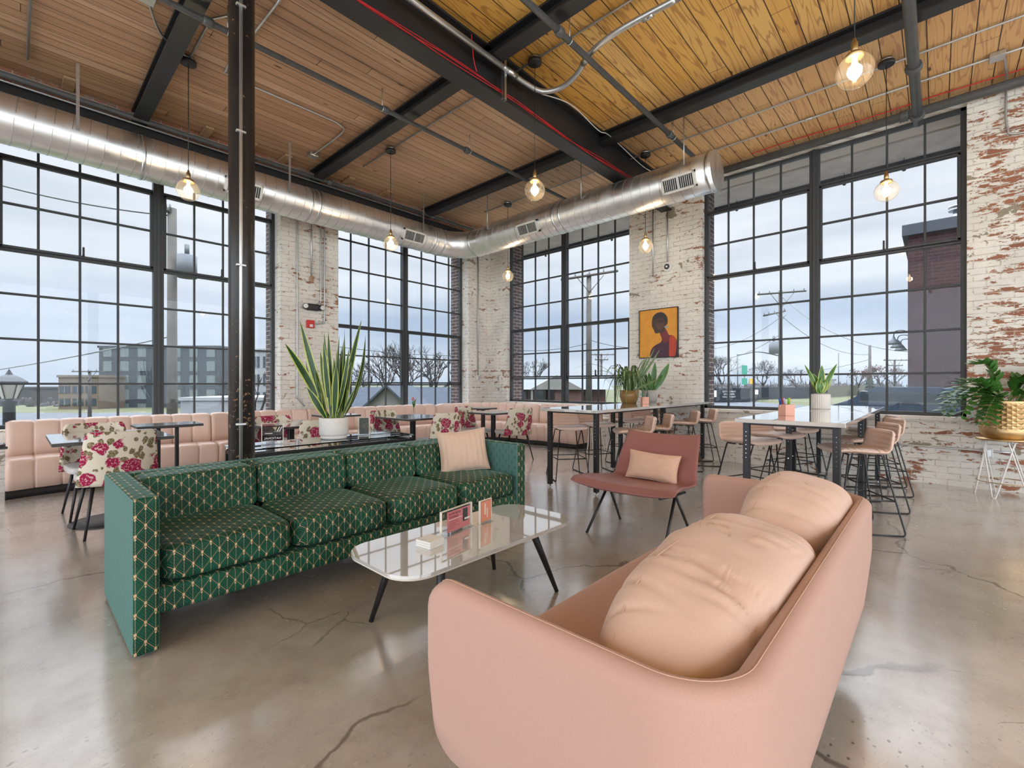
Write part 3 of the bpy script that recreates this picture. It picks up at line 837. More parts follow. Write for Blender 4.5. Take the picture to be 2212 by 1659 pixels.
def channel(x, y, z0, z1, lab, flat=False):
    mb = MB()
    if flat:
        mb.box((x - 0.16, y - 0.02, z0), (x + 0.16, y + 0.02, z0 + 0.004)); mb.box((x - 0.16, y - 0.02, z0), (x + 0.16, y - 0.016, z1)); mb.box((x - 0.16, y + 0.016, z0), (x + 0.16, y + 0.02, z1))
    else:
        mb.box((x - 0.02, y - 0.02, z0), (x + 0.02, y - 0.016, z1)); mb.box((x - 0.02, y - 0.02, z0), (x - 0.016, y + 0.02, z1)); mb.box((x + 0.016, y - 0.02, z0), (x + 0.02, y + 0.02, z1))
    o = mb.build('channel_bracket', 'galvanised'); tag(o, lab, 'bracket', 'metal channel brackets')
channel(3.40, 3.250, 4.10, CZ, 'upright metal channel clamped to the girder beside the fat conduit')
channel(3.74, 1.50, 4.36, CZ, 'metal channel bracket holding the fat conduit under the bright boards', False)
# red cables clipped along the girder
t = thing('red_cable_bundle', 'bundle of red fire alarm cables clipped along the girder', 'cable', (2, 3.28, 4.2))
for k in range(3):
    rr = random.Random(k)
    pts = [(x, 3.268 + 0.012 * k + rr.uniform(-.01, .01), 4.165 + 0.014 * k + 0.03 * math.sin(x * 2.1 + k) * (1 if k else .5)) for x in [i * 0.35 - 3 for i in range(30)]]
    MB().tube(spline(pts, 4), 0.0038, 6).build('cable', 'red_cable', t, origin=(2, 3.28, 4.2))
o = MB().tube(spline([(2.95, 3.25, 4.52), (2.98, 3.25, 4.3), (3.02, 3.25, 4.2)], 6), 0.005, 6).build('red_cable_drop', 'red_cable'); tag(o, 'short red cable dropping down the girder web', 'cable')
pts = [(7.30 + 0.01 * math.sin(y * 3), y, 4.565 - 0.012 * abs(math.sin(y * 2.2))) for y in [-1.5 + 0.25 * i for i in range(15)]]
o = MB().tube(spline(pts, 4), 0.006, 6).build('red_cable_run', 'red_cable'); tag(o, 'loose red cable along the ceiling edge above the right window', 'cable')
pts = [(3.95, 3.21, 4.40), (4.5, 3.2, 4.52), (5.1, 3.2, 4.46), (5.4, 3.2, 4.50), (6.3, 3.2, 4.42), (6.9, 3.2, 4.46), (7.3, 3.2, 4.36)]
o = MB().tube(spline(pts, 8), 0.006, 6).build('white_cable', 'white_plastic'); tag(o, 'white cable sagging along the right face of the girder', 'cable')
# timber blocks packed between bulkhead and boards
for i, (x, lab) in enumerate(((0.42, 'far left'), (1.75, 'next to the black beam'), (2.28, 'beside the column'), (2.75, 'right of the column'), (3.75, 'above the brick pier'), (4.45, 'above the second window'))):
    o = MB().box((x - 0.05, 7.0, 4.545), (x + 0.05, 7.31, 4.575), 0.003, 1).build('timber_block', 'pale_wood_block')
    tag(o, 'small pale timber block wedged at the ceiling edge, ' + lab, 'wood block', 'timber blocks above the duct')

# ---------------------------------------------------------------- spiral duct
def make_duct():
    t = thing('ventilation_duct', 'large round spiral duct turning the corner along both window walls', 'duct', (6.1, 7.0, 3.92))
    r = 0.245; zc = 3.87; org = (6.1, 7.0, 3.92)
    path = []
    x = -6.0
    while x < 5.40: path.append((x, 6.90, zc)); x += 0.5
    path += [(5.47 + 0.5 * math.sin(a), 6.40 + 0.5 * math.cos(a), zc) for a in [PI / 2 * i / 5 for i in range(6)]]
    path += [(5.97, y, zc) for y in (6.1, 5.6, 5.0, 4.4, 3.8, 3.2, 2.6, 2.02)]
    def dens(p):
        out = []
        for a, b in zip(p[:-1], p[1:]):
            a = Vector(a); b = Vector(b); n = max(1, int((b - a).length / 0.08))
            out += [a.lerp(b, k / n) for k in range(n)]
        return out + [Vector(p[-1])]
    MB().tube(path, r, 48, cap=True).build('duct_tube', 'spiral_duct_metal', t, origin=org)
    # raised spiral seam lines
    sp = MB()
    def seam(c, d, up):
        side = Vector(d).cross(Vector((0, 0, 1))).normalized()
        ring = []
        for k in range(28):
            a = 2 * PI * k / 28
            ring.append(Vector(c) + side * math.cos(a) * (r + 0.001) + Vector((0, 0, 1)) * math.sin(a) * (r + 0.001) + Vector(d) * (0.13 * a / (2 * PI)))
        sp.tube(ring, 0.0035, 4, cap=False)
    x = -1.2
    while x < 5.3: seam((x, 6.90, zc), (1, 0, 0), 1); x += 0.135
    sp.build('spiral_seam', 'duct_seam', t, origin=org)
    sp = MB(); y = 2.2
    while y < 6.2: seam((5.97, y, zc), (0, 1, 0), 1); y += 0.135
    sp.build('spiral_seam', 'duct_seam', t, origin=org)
    for c, d in (((1.02, 6.90, zc), (1, 0, 0)), ((2.95, 6.90, zc), (1, 0, 0)), ((3.07, 6.90, zc), (1, 0, 0)), ((5.20, 6.90, zc), (1, 0, 0)), ((5.42, 6.90, zc), (1, 0, 0)), ((5.97, 6.40, zc), (0, 1, 0)), ((5.97, 4.45, zc), (0, 1, 0)), ((5.97, 4.32, zc), (0, 1, 0)), ((5.97, 2.08, zc), (0, 1, 0))):
        c = Vector(c); d = Vector(d) * 0.012
        MB().tube([c - d * 1.5, c - d, c + d, c + d * 1.5], [r, r + 0.008, r + 0.008, r], 40, cap=False).build('joint_band', 'galvanised', t, origin=org)
    def register(c, d, inward, w=0.44, h=0.20, tilt=0.45, off=0.262):
        # grille plate set on the duct's lower inner side
        d = Vector(d); inn = Vector(inward); nrm = (inn * math.cos(tilt) + Vector((0, 0, -1)) * math.sin(tilt)).normalized()
        up = nrm.cross(d).normalized()
        if up.z < 0: up = -up
        mat = Matrix((( d.x, up.x, nrm.x, c[0] + nrm.x * (off - 0.055)), (d.y, up.y, nrm.y, c[1] + nrm.y * (off - 0.055)), (d.z, up.z, nrm.z, c[2] + nrm.z * (off - 0.055)), (0, 0, 0, 1)))
        f = MB()
        for lo, hi in (((-w / 2, -h / 2, 0), (w / 2, -h / 2 + 0.03, 0.075)), ((-w / 2, h / 2 - 0.03, 0), (w / 2, h / 2, 0.075)), ((-w / 2, -h / 2, 0), (-w / 2 + 0.03, h / 2, 0.075)), ((w / 2 - 0.03, -h / 2, 0), (w / 2, h / 2, 0.075))):
            f.box(lo, hi, 0.002, 1, mat=mat)
        g = f.build('register_frame', 'register_metal', t, origin=org)
        MB().box((-w / 2 + 0.02, -h / 2 + 0.02, 0.03), (w / 2 - 0.02, h / 2 - 0.02, 0.052), mat=mat).build('register_recess', 'dark_vent', g, origin=(0, 0, 0) if False else org)
        s = MB()
        n = 14
        for k in range(n):
            u = -w / 2 + 0.04 + (w - 0.08) * (k + 0.5) / n
            s.box((u - 0.004, -h / 2 + 0.025, 0.05), (u + 0.004, h / 2 - 0.025, 0.066), mat=mat)
        s.box((-0.01, -h / 2 + 0.02, 0.05), (0.01, h / 2 - 0.02, 0.07), mat=mat)
        s.build('register_slats', 'conduit_steel', g, origin=org)
    for x in (2.05, 4.72): register((x, 6.90, zc), (1, 0, 0), (0, -1, 0))
    for y in (4.95, 2.42): register((5.97, y, zc), (0, 1, 0), (-1, 0, 0))
    for x in (0.46, 2.62, 4.9, 6.6):
        if x < 5.5:
            MB().box((x - 0.014, 6.645, zc), (x + 0.014, 6.648, CZ - 0.002)).build('hanger_strap', 'galvanised', t, origin=org)
    for y in (5.9, 3.9, 2.35):
        MB().tube([(5.74, y, zc + 0.1), (5.74, y, CZ)], 0.007, 6).build('hanger_rod', 'conduit_steel', t, origin=org)
make_duct()

# ---------------------------------------------------------------- pendant lamps
def make_pendant(loc, label):
    t = thing('pendant_lamp', label, 'lamp', loc, 0, 'clear glass globe pendants')
    zb = -1.375
    cp = MB().lathe([(0.0, 0.0), (0.072, 0.0), (0.072, -0.03), (0.064, -0.036), (0.0, -0.036)], 28, (0, 0, -0.035)).build('canopy', 'black_steel', t)
    MB().lathe([(0.0, 0.0), (0.056, 0.0), (0.056, -0.036), (0.0, -0.036)], 20).build('ceiling_box', 'galvanised', t)
    MB().tube([(0, 0, -0.07), (0, 0, zb + 0.20)], 0.0035, 6).build('cord', 'black_rod', t)
    sk = MB().lathe([(0.0, 0.215), (0.008, 0.21), (0.011, 0.19), (0.019, 0.18), (0.021, 0.13), (0.016, 0.12), (0.045, 0.112), (0.052, 0.105), (0.052, 0.085), (0.046, 0.085), (0.0, 0.09)], 24, (0, 0, zb)).build('socket', 'brass', t)
    gl = MB().lathe([(0.044, 0.095)] + [(0.105 * math.sin(a), 0.105 * math.cos(a)) for a in [0.45 + (PI - 0.452) * i / 22 for i in range(23)]], 36, (0, 0, zb), cap=False).build('globe', 'lamp_glass', t)
    MB().lathe([(0.013, 0.085), (0.013, 0.06), (0.018, 0.045), (0.030, 0.015), (0.033, -0.01), (0.028, -0.035), (0.012, -0.052), (0.0, -0.055)], 20, (0, 0, zb)).build('bulb', 'bulb_glow', t)
    return t
def lamp_light(loc):
    l = bpy.data.lights.new('pendant_light', 'POINT'); l.energy = 30; l.color = (1.0, 0.74, 0.45); l.shadow_soft_size = 0.045
    o = bpy.data.objects.new('pendant_light', l); C.objects.link(o); o.location = (loc[0], loc[1], CZ - 1.375 - 0.0)
P0 = None
for x, y, lab in ((3.66, 0.39, 'large near globe pendant hanging at upper right, brightest of the lamps'), (1.23, 5.70, 'globe pendant in front of the left duct, nearest to the column'),
                  (3.66, 5.74, 'globe pendant hanging before the second left window and duct corner'), (3.66, 3.06, 'globe pendant hanging in the middle beside the girder'),
                  (6.24, 5.87, 'smallest distant globe pendant near the room corner'), (6.24, 3.12, 'globe pendant hanging in front of the brick pier with the painting'),
                  (6.16, 0.39, 'globe pendant hanging before the right hand window')):
    if P0 is None: P0 = make_pendant((x, y, CZ), lab)
    else: dup(P0, (x, y, CZ), 0.3 * x, lab)
    lamp_light((x, y))

# ---------------------------------------------------------------- fittings on the brick
def wallconduit(x, y, z0, z1, lab, r=0.011, extra=None):
    pts = extra or [(x, y, z1), (x, y, z0)]
    o = MB().tube(spline(pts, 6) if extra else pts, r, 8).build('wall_conduit', 'conduit_steel', origin=pts[0]); tag(o, lab, 'conduit', 'grey conduits on the brick piers')
wallconduit(3.12, 7.62, 0, 0, 'long conduit down the left side of the first brick pier', extra=[(3.12, 7.62, 4.2), (3.12, 7.62, 2.5), (3.12, 7.62, 1.1), (3.13, 7.62, 0.98), (3.24, 7.62, 0.84)])
wallconduit(3.35, 7.62, 2.99, 4.2, 'short conduit ending in a rusty box on the first brick pier')
wallconduit(3.51, 7.62, 0, 0, 'conduit bending to the emergency light on the first brick pier', extra=[(3.51, 7.62, 4.2), (3.51, 7.62, 2.7), (3.50, 7.62, 2.58), (3.44, 7.62, 2.53)])
wallconduit(3.57, 7.62, 0, 0, 'conduit bending to the red alarm box on the first brick pier', extra=[(3.57, 7.62, 4.2), (3.57, 7.62, 2.4), (3.55, 7.62, 2.25), (3.48, 7.62, 2.21), (3.38, 7.62, 2.20)])
wallconduit(7.12, 7.62, 1.38, 4.2, 'thin conduit down the brick beside the room corner')
wallconduit(7.48, 3.60, 3.05, 4.2, 'left of two conduits dropping to the horn on the second brick pier')
wallconduit(7.48, 3.34, 3.22, 4.2, 'right of two conduits dropping to the horn on the second brick pier')
wallconduit(7.48, 0, 0, 0, 'low conduit running along the brick under the right window', extra=[(7.48, 2.4, 0.46), (7.48, 0.5, 0.45), (7.48, -0.6, 0.44)])
wallconduit(7.48, 0, 0, 0, 'conduit looping down the bare brick at the upper right', extra=[(6.85, -0.5, 4.555), (7.30, -0.55, 4.556), (7.46, -0.56, 4.55), (7.482, -0.56, 4.50), (7.482, -0.56, 4.40), (7.482, -0.57, 4.05), (7.48, -0.66, 3.95), (7.48, -1.2, 3.95)])
t = thing('fire_alarm_pull', 'small red fire alarm box on the first brick pier', 'fire alarm', (3.33, YI, 2.19))
MB().box((-0.06, -0.055, -0.065), (0.06, 0, 0.065), 0.008, 2).build('box_body', 'red_paint', t)
MB().box((-0.02, -0.062, -0.05), (0.03, -0.05, -0.005), 0.004, 1).build('pull_handle', 'white_plastic', t)
t = thing('emergency_light', 'black emergency light with two round heads on the first brick pier', 'emergency light', (3.36, YI, 2.47))
MB().box((-0.10, -0.09, -0.055), (0.10, 0, 0.055), 0.025, 3).build('housing', 'black_leg', t)
for s in (-1, 1):
    MB().blob((s * 0.125, -0.07, 0), (0.045, 0.045, 0.05)).build('lamp_head', 'black_leg', t)
    MB().tube([(s * 0.135, -0.09, 0), (s * 0.142, -0.122, 0)], 0.036, 20).build('lens', 'white_plastic', t)
t = thing('rusty_outlet_box', 'small rusty round box at the end of a conduit on the first pier', 'box', (3.35, YI, 2.94))
MB().blob((0, -0.03, 0), (0.035, 0.03, 0.06)).build('box_body', 'pale_wood_block', t)
t = thing('alarm_horn', 'round white alarm horn below two conduits above the painting', 'alarm', (XI, 3.335, 3.17))
MB().tube([(0, 0, 0), (-0.06, 0, 0)], 0.075, 28).build('horn_body', 'white_plastic', t)
MB().tube([(-0.06, 0, 0), (-0.066, 0, 0)], 0.045, 24).build('horn_mouth', 'dark_vent', t)
MB().tube([(-0.066, 0, 0), (-0.075, 0, 0)], 0.018, 16).build('horn_centre', 'white_plastic', t)
for nm, p, lab in (('wall_outlet', (7.12, YI, 1.34), 'small grey socket box at the end of the corner conduit'), ('wall_outlet', (XI, 7.30, 1.33), 'small grey socket box on the right wall near the corner'), ('wall_outlet', (XI, -0.42, 0.42), 'white socket box on the brick behind the plant stand')):
    t = thing(nm, lab, 'socket', p, 0 if p[0] != XI else PI / 2 * -1, 'small wall sockets')
    MB().box((-0.04, -0.05, -0.055), (0.04, 0, 0.055), 0.006, 1).build('socket_box', 'white_plastic', t)
    MB().box((-0.028, -0.054, -0.04), (0.028, -0.05, 0.04), 0.003, 1).build('socket_cover', 'conduit_steel', t)

# ---------------------------------------------------------------- painting
def make_painting():
    y0, y1, z0, z1 = 3.165, 3.84, 1.66, 2.475
    W = y1 - y0; H = z1 - z0
    t = thing('framed_painting', 'framed painting of a dark skinned woman in profile on orange, on brick pier', 'painting', (XI, (y0 + y1) / 2, z0), R(-90))
    t.rotation_euler = (0, R(0), R(-90))
    # local: x to the viewer's right, y into the wall, z up
    fr = MB()
    d = 0.045
    fr.box((-W / 2 - 0.012, -d, 0), (-W / 2, 0, H), 0.002, 1); fr.box((W / 2, -d, 0), (W / 2 + 0.012, 0, H), 0.002, 1)
    fr.box((-W / 2 - 0.012, -d, -0.012), (W / 2 + 0.012, 0, 0), 0.002, 1); fr.box((-W / 2 - 0.012, -d, H), (W / 2 + 0.012, 0, H + 0.012), 0.002, 1)
    f = fr.build('picture_frame', 'black_rod', t)
    MB().box((-W / 2, -d + 0.012, 0), (W / 2, -0.005, H)).build('canvas', 'art_orange', t)
    def shape(nm, mat, pts, lift):
        P = [(-W / 2 + u * W, (1 - v) * H) for u, v in pts]
        sm = spline([(a, b, 0) for a, b in P + [P[0]]], 6)[:-1]
        mb = MB(); tmp = bmesh.new()
        y = -d + 0.012 - lift
        vs = [tmp.verts.new((max(-W / 2, min(W / 2, p.x)), y, max(0, min(H, p.y)))) for p in sm]
        tmp.faces.new(vs); mb.merge(tmp)
        mb.build(nm, mat, t, fix=False)
    shape('painted_body', 'art_purple', [(0.28, 1.0), (0.29, 0.90), (0.36, 0.79), (0.48, 0.73), (0.56, 0.70), (0.60, 0.655), (0.585, 0.58), (0.555, 0.52), (0.60, 0.46), (0.68, 0.42), (0.74, 0.50), (0.80, 0.56), (0.86, 0.56), (0.94, 0.62), (1.0, 0.72), (1.0, 1.0), (0.6, 1.0)], 0.0006)
    shape('painted_neck', 'art_maroon', [(0.56, 0.53), (0.62, 0.47), (0.70, 0.43), (0.75, 0.50), (0.79, 0.58), (0.78, 0.66), (0.72, 0.71), (0.64, 0.69), (0.60, 0.62)], 0.0012)
    shape('painted_sleeve', 'art_red', [(0.79, 0.62), (0.83, 0.575), (0.90, 0.575), (0.96, 0.64), (0.985, 0.75), (0.97, 0.86), (0.93, 1.0), (0.80, 1.0), (0.79, 0.8)], 0.0012)
    shape('painted_head', 'art_skin', [(0.335, 0.24), (0.37, 0.14), (0.46, 0.08), (0.57, 0.065), (0.67, 0.10), (0.735, 0.17), (0.755, 0.25), (0.745, 0.32), (0.69, 0.38), (0.69, 0.44), (0.62, 0.50), (0.56, 0.505), (0.52, 0.495), (0.47, 0.505), (0.42, 0.49), (0.385, 0.42), (0.345, 0.36), (0.335, 0.30)], 0.0018)
    shape('painted_cheek', 'art_brown', [(0.44, 0.30), (0.55, 0.26), (0.65, 0.30), (0.66, 0.38), (0.58, 0.43), (0.50, 0.42), (0.45, 0.36)], 0.0024)
    shape('painted_hair', 'art_dark', [(0.345, 0.22), (0.38, 0.14), (0.46, 0.09), (0.57, 0.075), (0.66, 0.11), (0.72, 0.18), (0.74, 0.26), (0.70, 0.30), (0.66, 0.21), (0.55, 0.17), (0.44, 0.20)], 0.0024)
    shape('painted_eye', 'art_dark', [(0.50, 0.265), (0.57, 0.245), (0.64, 0.25), (0.60, 0.272), (0.54, 0.285)], 0.003)
    shape('painted_earring', 'art_grey', [(0.66, 0.375), (0.70, 0.36), (0.715, 0.335), (0.735, 0.37), (0.77, 0.365), (0.775, 0.395), (0.73, 0.41), (0.69, 0.40)], 0.003)
for nm, c in (('art_orange', (0.80, 0.36, 0.055)), ('art_purple', (0.085, 0.04, 0.065)), ('art_maroon', (0.22, 0.045, 0.055)), ('art_red', (0.55, 0.075, 0.045)), ('art_skin', (0.085, 0.05, 0.045)), ('art_brown', (0.13, 0.07, 0.055)), ('art_dark', (0.045, 0.035, 0.045)), ('art_grey', (0.38, 0.40, 0.33))):
    simple(nm, c, 0.6, nz=0.12, sc=7)
make_painting()
# ================================================================ lounge furniture
def rbox(lo, hi, e=0.22, nu=56, nv=28, fn=None):
    c = [(a + b) / 2 for a, b in zip(lo, hi)]; r = [(b - a) / 2 for a, b in zip(lo, hi)]
    return MB().blob(c, r, (e, e), nu, nv, fn)
def piping(pts, r, name, mat, parent, org=None): return MB().tube(pts, r, 6, closed=True).build(name, mat, parent, origin=org)

def green_sofa():
    x0, x1, y0, y1, H = 0.345, 2.925, 2.545, 3.44, 0.70
    org = (1.635, 3.0, 0)
    t = thing('sofa', 'long green velvet sofa with gold lattice pattern and boxy arms', 'sofa', org)
    V = 'green_lattice_velvet'
    aw = 0.10
    for a, b in ((x0, x0 + aw), (x1 - aw, x1)):
        MB().box((a, y0, 0.012), (b, y1, H), 0.022, 4).build('arm', 'green_velvet_arm', t, origin=org)
    MB().box((x0 + aw - 0.01, y1 - 0.12, 0.15), (x1 - aw + 0.01, y1, H - 0.004), 0.022, 4).build('back', V, t, origin=org)
    MB().box((x0 + aw - 0.01, y0 + 0.015, 0.165), (x1 - aw + 0.01, y1 - 0.05, 0.285), 0.018, 3).build('base_rail', V, t, origin=org)
    w = (x1 - x0 - 2 * aw) / 4
    for i in range(4):
        a = x0 + aw + w * i + 0.003; b = a + w - 0.006
        def puff(p): p.z += 0.012 * max(0, 1 - (p.x / (w / 2)) ** 2) * (1 if p.z > 0 else 0); return p
        rbox((a, y0 + 0.005, 0.292), (b, y1 - 0.27, 0.460), 0.27, 64, 32, puff).build('seat_cushion', V, t, origin=org)
        def lean(p): p.y += 0.10 * (p.z - 0) * 0.9 - 0.0; return p
        rbox((a, y1 - 0.325, 0.445), (b, y1 - 0.105, 0.695), 0.20, 64, 32, lean).build('back_cushion', V, t, origin=org)
    for x in (x0 + 0.25, x1 - 0.25):
        MB().tube([(x, y1 - 0.12, 0), (x, y1 - 0.12, 0.17)], 0.02, 12).build('leg', 'black_leg', t, origin=org)
    return t
green_sofa()

def pillow(name, label, loc, w, h, th, mat, rz, tilt, ribs=0, seam='x', roll=0.0):
    t = thing(name, label, 'pillow', loc, rz)
    def side(sg):
        def f(u, v):
            a = u * 2 - 1; b = v * 2 - 1
            k = max(0, (1 - abs(a) ** 2.6)) ** 0.55 * max(0, (1 - abs(b) ** 2.6)) ** 0.55
            pin = 1 - 0.07 * (1 - abs(b) ** 2) * abs(a) ** 3; pin2 = 1 - 0.09 * (1 - abs(a) ** 2) * abs(b) ** 3
            d = th / 2 * k
            if ribs: d *= 1 + 0.16 * (abs(math.sin(PI * ribs * u)) ** 0.5 - 0.6)
            d += 0.0015 * noise.noise(Vector((a * 3, b * 3, sg * 4))) * 4 * k
            return Vector((a * w / 2 * pin, -sg * d, b * h / 2 * pin2 + h / 2))
        return f
    mb = MB(); mb.grid(side(1), 56, 40); mb.grid(side(-1), 56, 40)
    bmesh.ops.remove_doubles(mb.bm, verts=mb.bm.verts, dist=0.0004)
    o = mb.build('cushion_body', mat, t); o.rotation_euler = (tilt, roll, 0)
    edge = [side(1)(*p) for p in [(i / 30, 0) for i in range(30)] + [(1, i / 24) for i in range(24)] + [(1 - i / 30, 1) for i in range(30)] + [(0, 1 - i / 24) for i in range(24)]]
    e = MB().tube(edge, 0.0035, 6, closed=True).build('edge_seam', mat, t); e.rotation_euler = (tilt, roll, 0)
    return t
pillow('throw_pillow', 'square blush pillow with stitched ribs leaning at the far end of the green sofa', (2.60, 2.93, 0.455), 0.42, 0.36, 0.16, 'ribbed_pillow_fabric', R(-30), R(-14), ribs=9, roll=R(-5))

def pink_sofa():
    x0, x1, y0, y1, H, B = 0.725, 2.655, 0.205, 0.965, 0.70, 0.235
    org = (1.69, 0.58, 0)
    t = thing('sofa', 'rounded blush pink sofa seen from behind in the foreground', 'sofa', org)
    Rr = 0.17
    path = []
    n = 16
    for i in range(n + 1):
        s = (i / n); path.append((x0, lerp(y1, y0 + Rr, 1 - (1 - s) ** 1.0)))
    # finer samples near the free ends
    ends = [y1, y1 - 0.003, y1 - 0.010, y1 - 0.022, y1 - 0.04, y1 - 0.06, y1 - 0.085, y1 - 0.11, y1 - 0.15, y1 - 0.20, y1 - 0.27, y1 - 0.34, y1 - 0.42, y0 + Rr + 0.06]
    A = [(x0, y) for y in ends]
    A += [(x0 + Rr - Rr * math.cos(a), y0 + Rr - Rr * math.sin(a)) for a in [PI / 2 * i / 12 for i in range(13)]]
    A += [(lerp(x0 + Rr, x1 - Rr, k / 14), y0) for k in range(1, 14)]
    A += [(x1 - Rr + Rr * math.sin(a), y0 + Rr - Rr * math.cos(a)) for a in [PI / 2 * i / 12 for i in range(13)]]
    A += [(x1, y) for y in ends[::-1]]
    th = 0.062
    mb = MB(); rings = []
    L = len(A)
    for i, p in enumerate(A):
        q0 = Vector(A[max(i - 1, 0)]); q1 = Vector(A[min(i + 1, L - 1)]); d = (q1 - q0).normalized()
        nout = Vector((d.y, -d.x))         # outward side
        if (Vector(p) + nout * 0.1 - Vector((1.69, 0.8))).length < (Vector(p) - nout * 0.1 - Vector((1.69, 0.8))).length: nout = -nout
        s = y1 - p[1] if (p[0] in (x0, x1)) else 1.0
        Rt, Rb = 0.055, 0.075
        zt = H - (Rt - math.sqrt(max(0, Rt * Rt - (Rt - min(s, Rt)) ** 2)))
        zb = B + (Rb - math.sqrt(max(0, Rb * Rb - (Rb - min(s, Rb)) ** 2)))
        tk = th * (0.55 + 0.45 * min(1, s / 0.02))
        ring = []
        prof = []
        for a in [PI * k / 8 for k in range(9)]: prof.append((-tk / 2 + tk / 2 * math.cos(a), zt - tk / 2 + tk / 2 * math.sin(a)))
        for k in range(1, 7): prof.append((-tk, lerp(zt - tk / 2, zb + 0.02, k / 7)))
        prof += [(-tk, zb + 0.012), (-tk * 0.8, zb), (-tk * 0.2, zb), (0, zb + 0.012)]
        for k in range(1, 7): prof.append((0, lerp(zb + 0.02, zt - tk / 2, k / 7)))
        for off, z in prof:
            lean = -0.028 * max(0, (0.48 - z) / 0.25)
            ring.append(mb.bm.verts.new((p[0] + nout.x * (off + lean), p[1] + nout.y * (off + lean), z)))
        rings.append(ring)
    m = len(rings[0])
    for i in range(L - 1):
        for k in range(m):
            f = mb.bm.faces.new((rings[i][k], rings[i][(k + 1) % m], rings[i + 1][(k + 1) % m], rings[i + 1][k])); f.smooth = True
    for rg in (rings[0], rings[-1]): mb.bm.faces.new(rg)
    mb.build('shell', 'pink_sofa_fabric', t, origin=org)
    # stitched seam along the inside of the rim
    seam = []
    for i, p in enumerate(A[3:-3]):
        i += 3
        q0 = Vector(A[i - 1]); q1 = Vector(A[i + 1]); d = (q1 - q0).normalized(); nout = Vector((d.y, -d.x))
        if (Vector(p) + nout * 0.1 - Vector((1.69, 0.8))).length < (Vector(p) - nout * 0.1 - Vector((1.69, 0.8))).length: nout = -nout
        s = y1 - p[1] if (p[0] in (x0, x1)) else 1.0
        zt = H - (0.055 - math.sqrt(max(0, 0.055 ** 2 - (0.055 - min(s, 0.055)) ** 2)))
        seam.append((p[0] - nout.x * (th * 0.5), p[1] - nout.y * (th * 0.5), zt + 0.0008))
    MB().tube(seam, 0.0010, 5).build('rim_seam', 'blush_pillow_fabric', t, origin=org)
    def crown(p):
        p.z += 0.012 * (1 - min(1, (p.x / 0.9) ** 2)) if p.z > 0 else 0; return p
    rbox((x0 + 0.05, y0 + 0.055, 0.245), (x1 - 0.05, y1 + 0.03, 0.425), 0.20, 72, 32, crown).build('seat_cushion', 'pink_sofa_fabric', t, origin=org)
    rbox((x0 - 0.012, y0 + 0.35, 0.258), (x1 + 0.012, y1 + 0.055, 0.385), 0.28, 72, 24).build('seat_edge', 'pink_sofa_fabric', t, origin=org) if False else None
    MB().box((x0 + 0.10, y0 + 0.08, 0.20), (x1 - 0.10, y1 - 0.06, 0.262), 0.01, 1).build('seat_frame', 'black_leg', t, origin=org)
    for x in (x0 + 0.24, x1 - 0.24):
        for y in (y0 + 0.16, y1 - 0.14):
            MB().tube([(x, y, 0.205), (x, y, 0.0)], [0.022, 0.013], 14).build('leg', 'black_leg', t, origin=org)
pink_sofa()
def bolster(label, c, r, tilt, seed):
    t = thing('back_cushion', label, 'cushion', c, 0)
    rr = random.Random(seed)
    folds = [(rr.uniform(-0.85, 0.85), rr.uniform(0.015, 0.045), rr.uniform(0.003, 0.009), rr.uniform(-1.2, 1.2), rr.uniform(0.2, 2.6), rr.uniform(0.5, 1.0)) for _ in range(34)]
    rot = Matrix.Rotation(tilt, 3, 'X')
    def f(p):
        a = p.x / r[0]
        ang = math.atan2(p.z, p.y)
        d = 0.0
        for u, wd, dp, sk, ca, cw in folds:
            q = a - u - sk * 0.10 * (ang - ca)
            d -= dp * math.exp(-(q / wd) ** 2) * math.exp(-((ang - ca) / cw) ** 2)
        d += 0.008 * noise.noise(Vector((a * 2.4, ang * 1.1, seed)))
        l = math.hypot(p.y, p.z)
        if l > 1e-6: p.y *= (l + d) / l; p.z *= (l + d) / l
        k = 1 - 0.26 * max(0.0, -a) ** 1.4 - 0.08 * max(0.0, a) ** 2
        p.y *= k; p.z = p.z * k - (1 - k) * 0.10
        p = rot @ p
        p.y = max(p.y, 0.2662 - c[1]); p.z = max(p.z, 0.428 - c[2])
        return p
    mb = MB().blob((0, 0, 0), r, (0.62, 0.50), 128, 96, None)
    for v in mb.bm.verts: v.co = f(v.co)
    o = mb.build('cushion_body', 'peach_cushion_fabric', t)
    crest = []
    for i in range(37):
        x = (-0.95 + 1.90 * i / 36) * r[0]
        best = max((v.co for v in o.data.vertices if abs(v.co.x - x) < r[0] * 0.03), key=lambda q: q.z * 0.90 + q.y * 0.20)
        crest.append(best.copy())
    for _ in range(4): crest = [crest[0]] + [Vector((crest[i].x, (crest[i-1].y + crest[i].y + crest[i+1].y) / 3, crest[i].z * 0.5 + (crest[i-1].z + crest[i+1].z) * 0.25)) for i in range(1, 36)] + [crest[-1]]
    MB().tube(spline(crest, 3), 0.0016, 5).build('stitched_seam', 'blush_pillow_fabric', t)
bolster('plump peach back cushion at the near end of the pink sofa', (1.31, 0.440, 0.592), (0.50, 0.185, 0.195), R(9), 3)
bolster('plump peach back cushion at the far end of the pink sofa', (2.20, 0.440, 0.605), (0.38, 0.185, 0.205), R(9), 8)

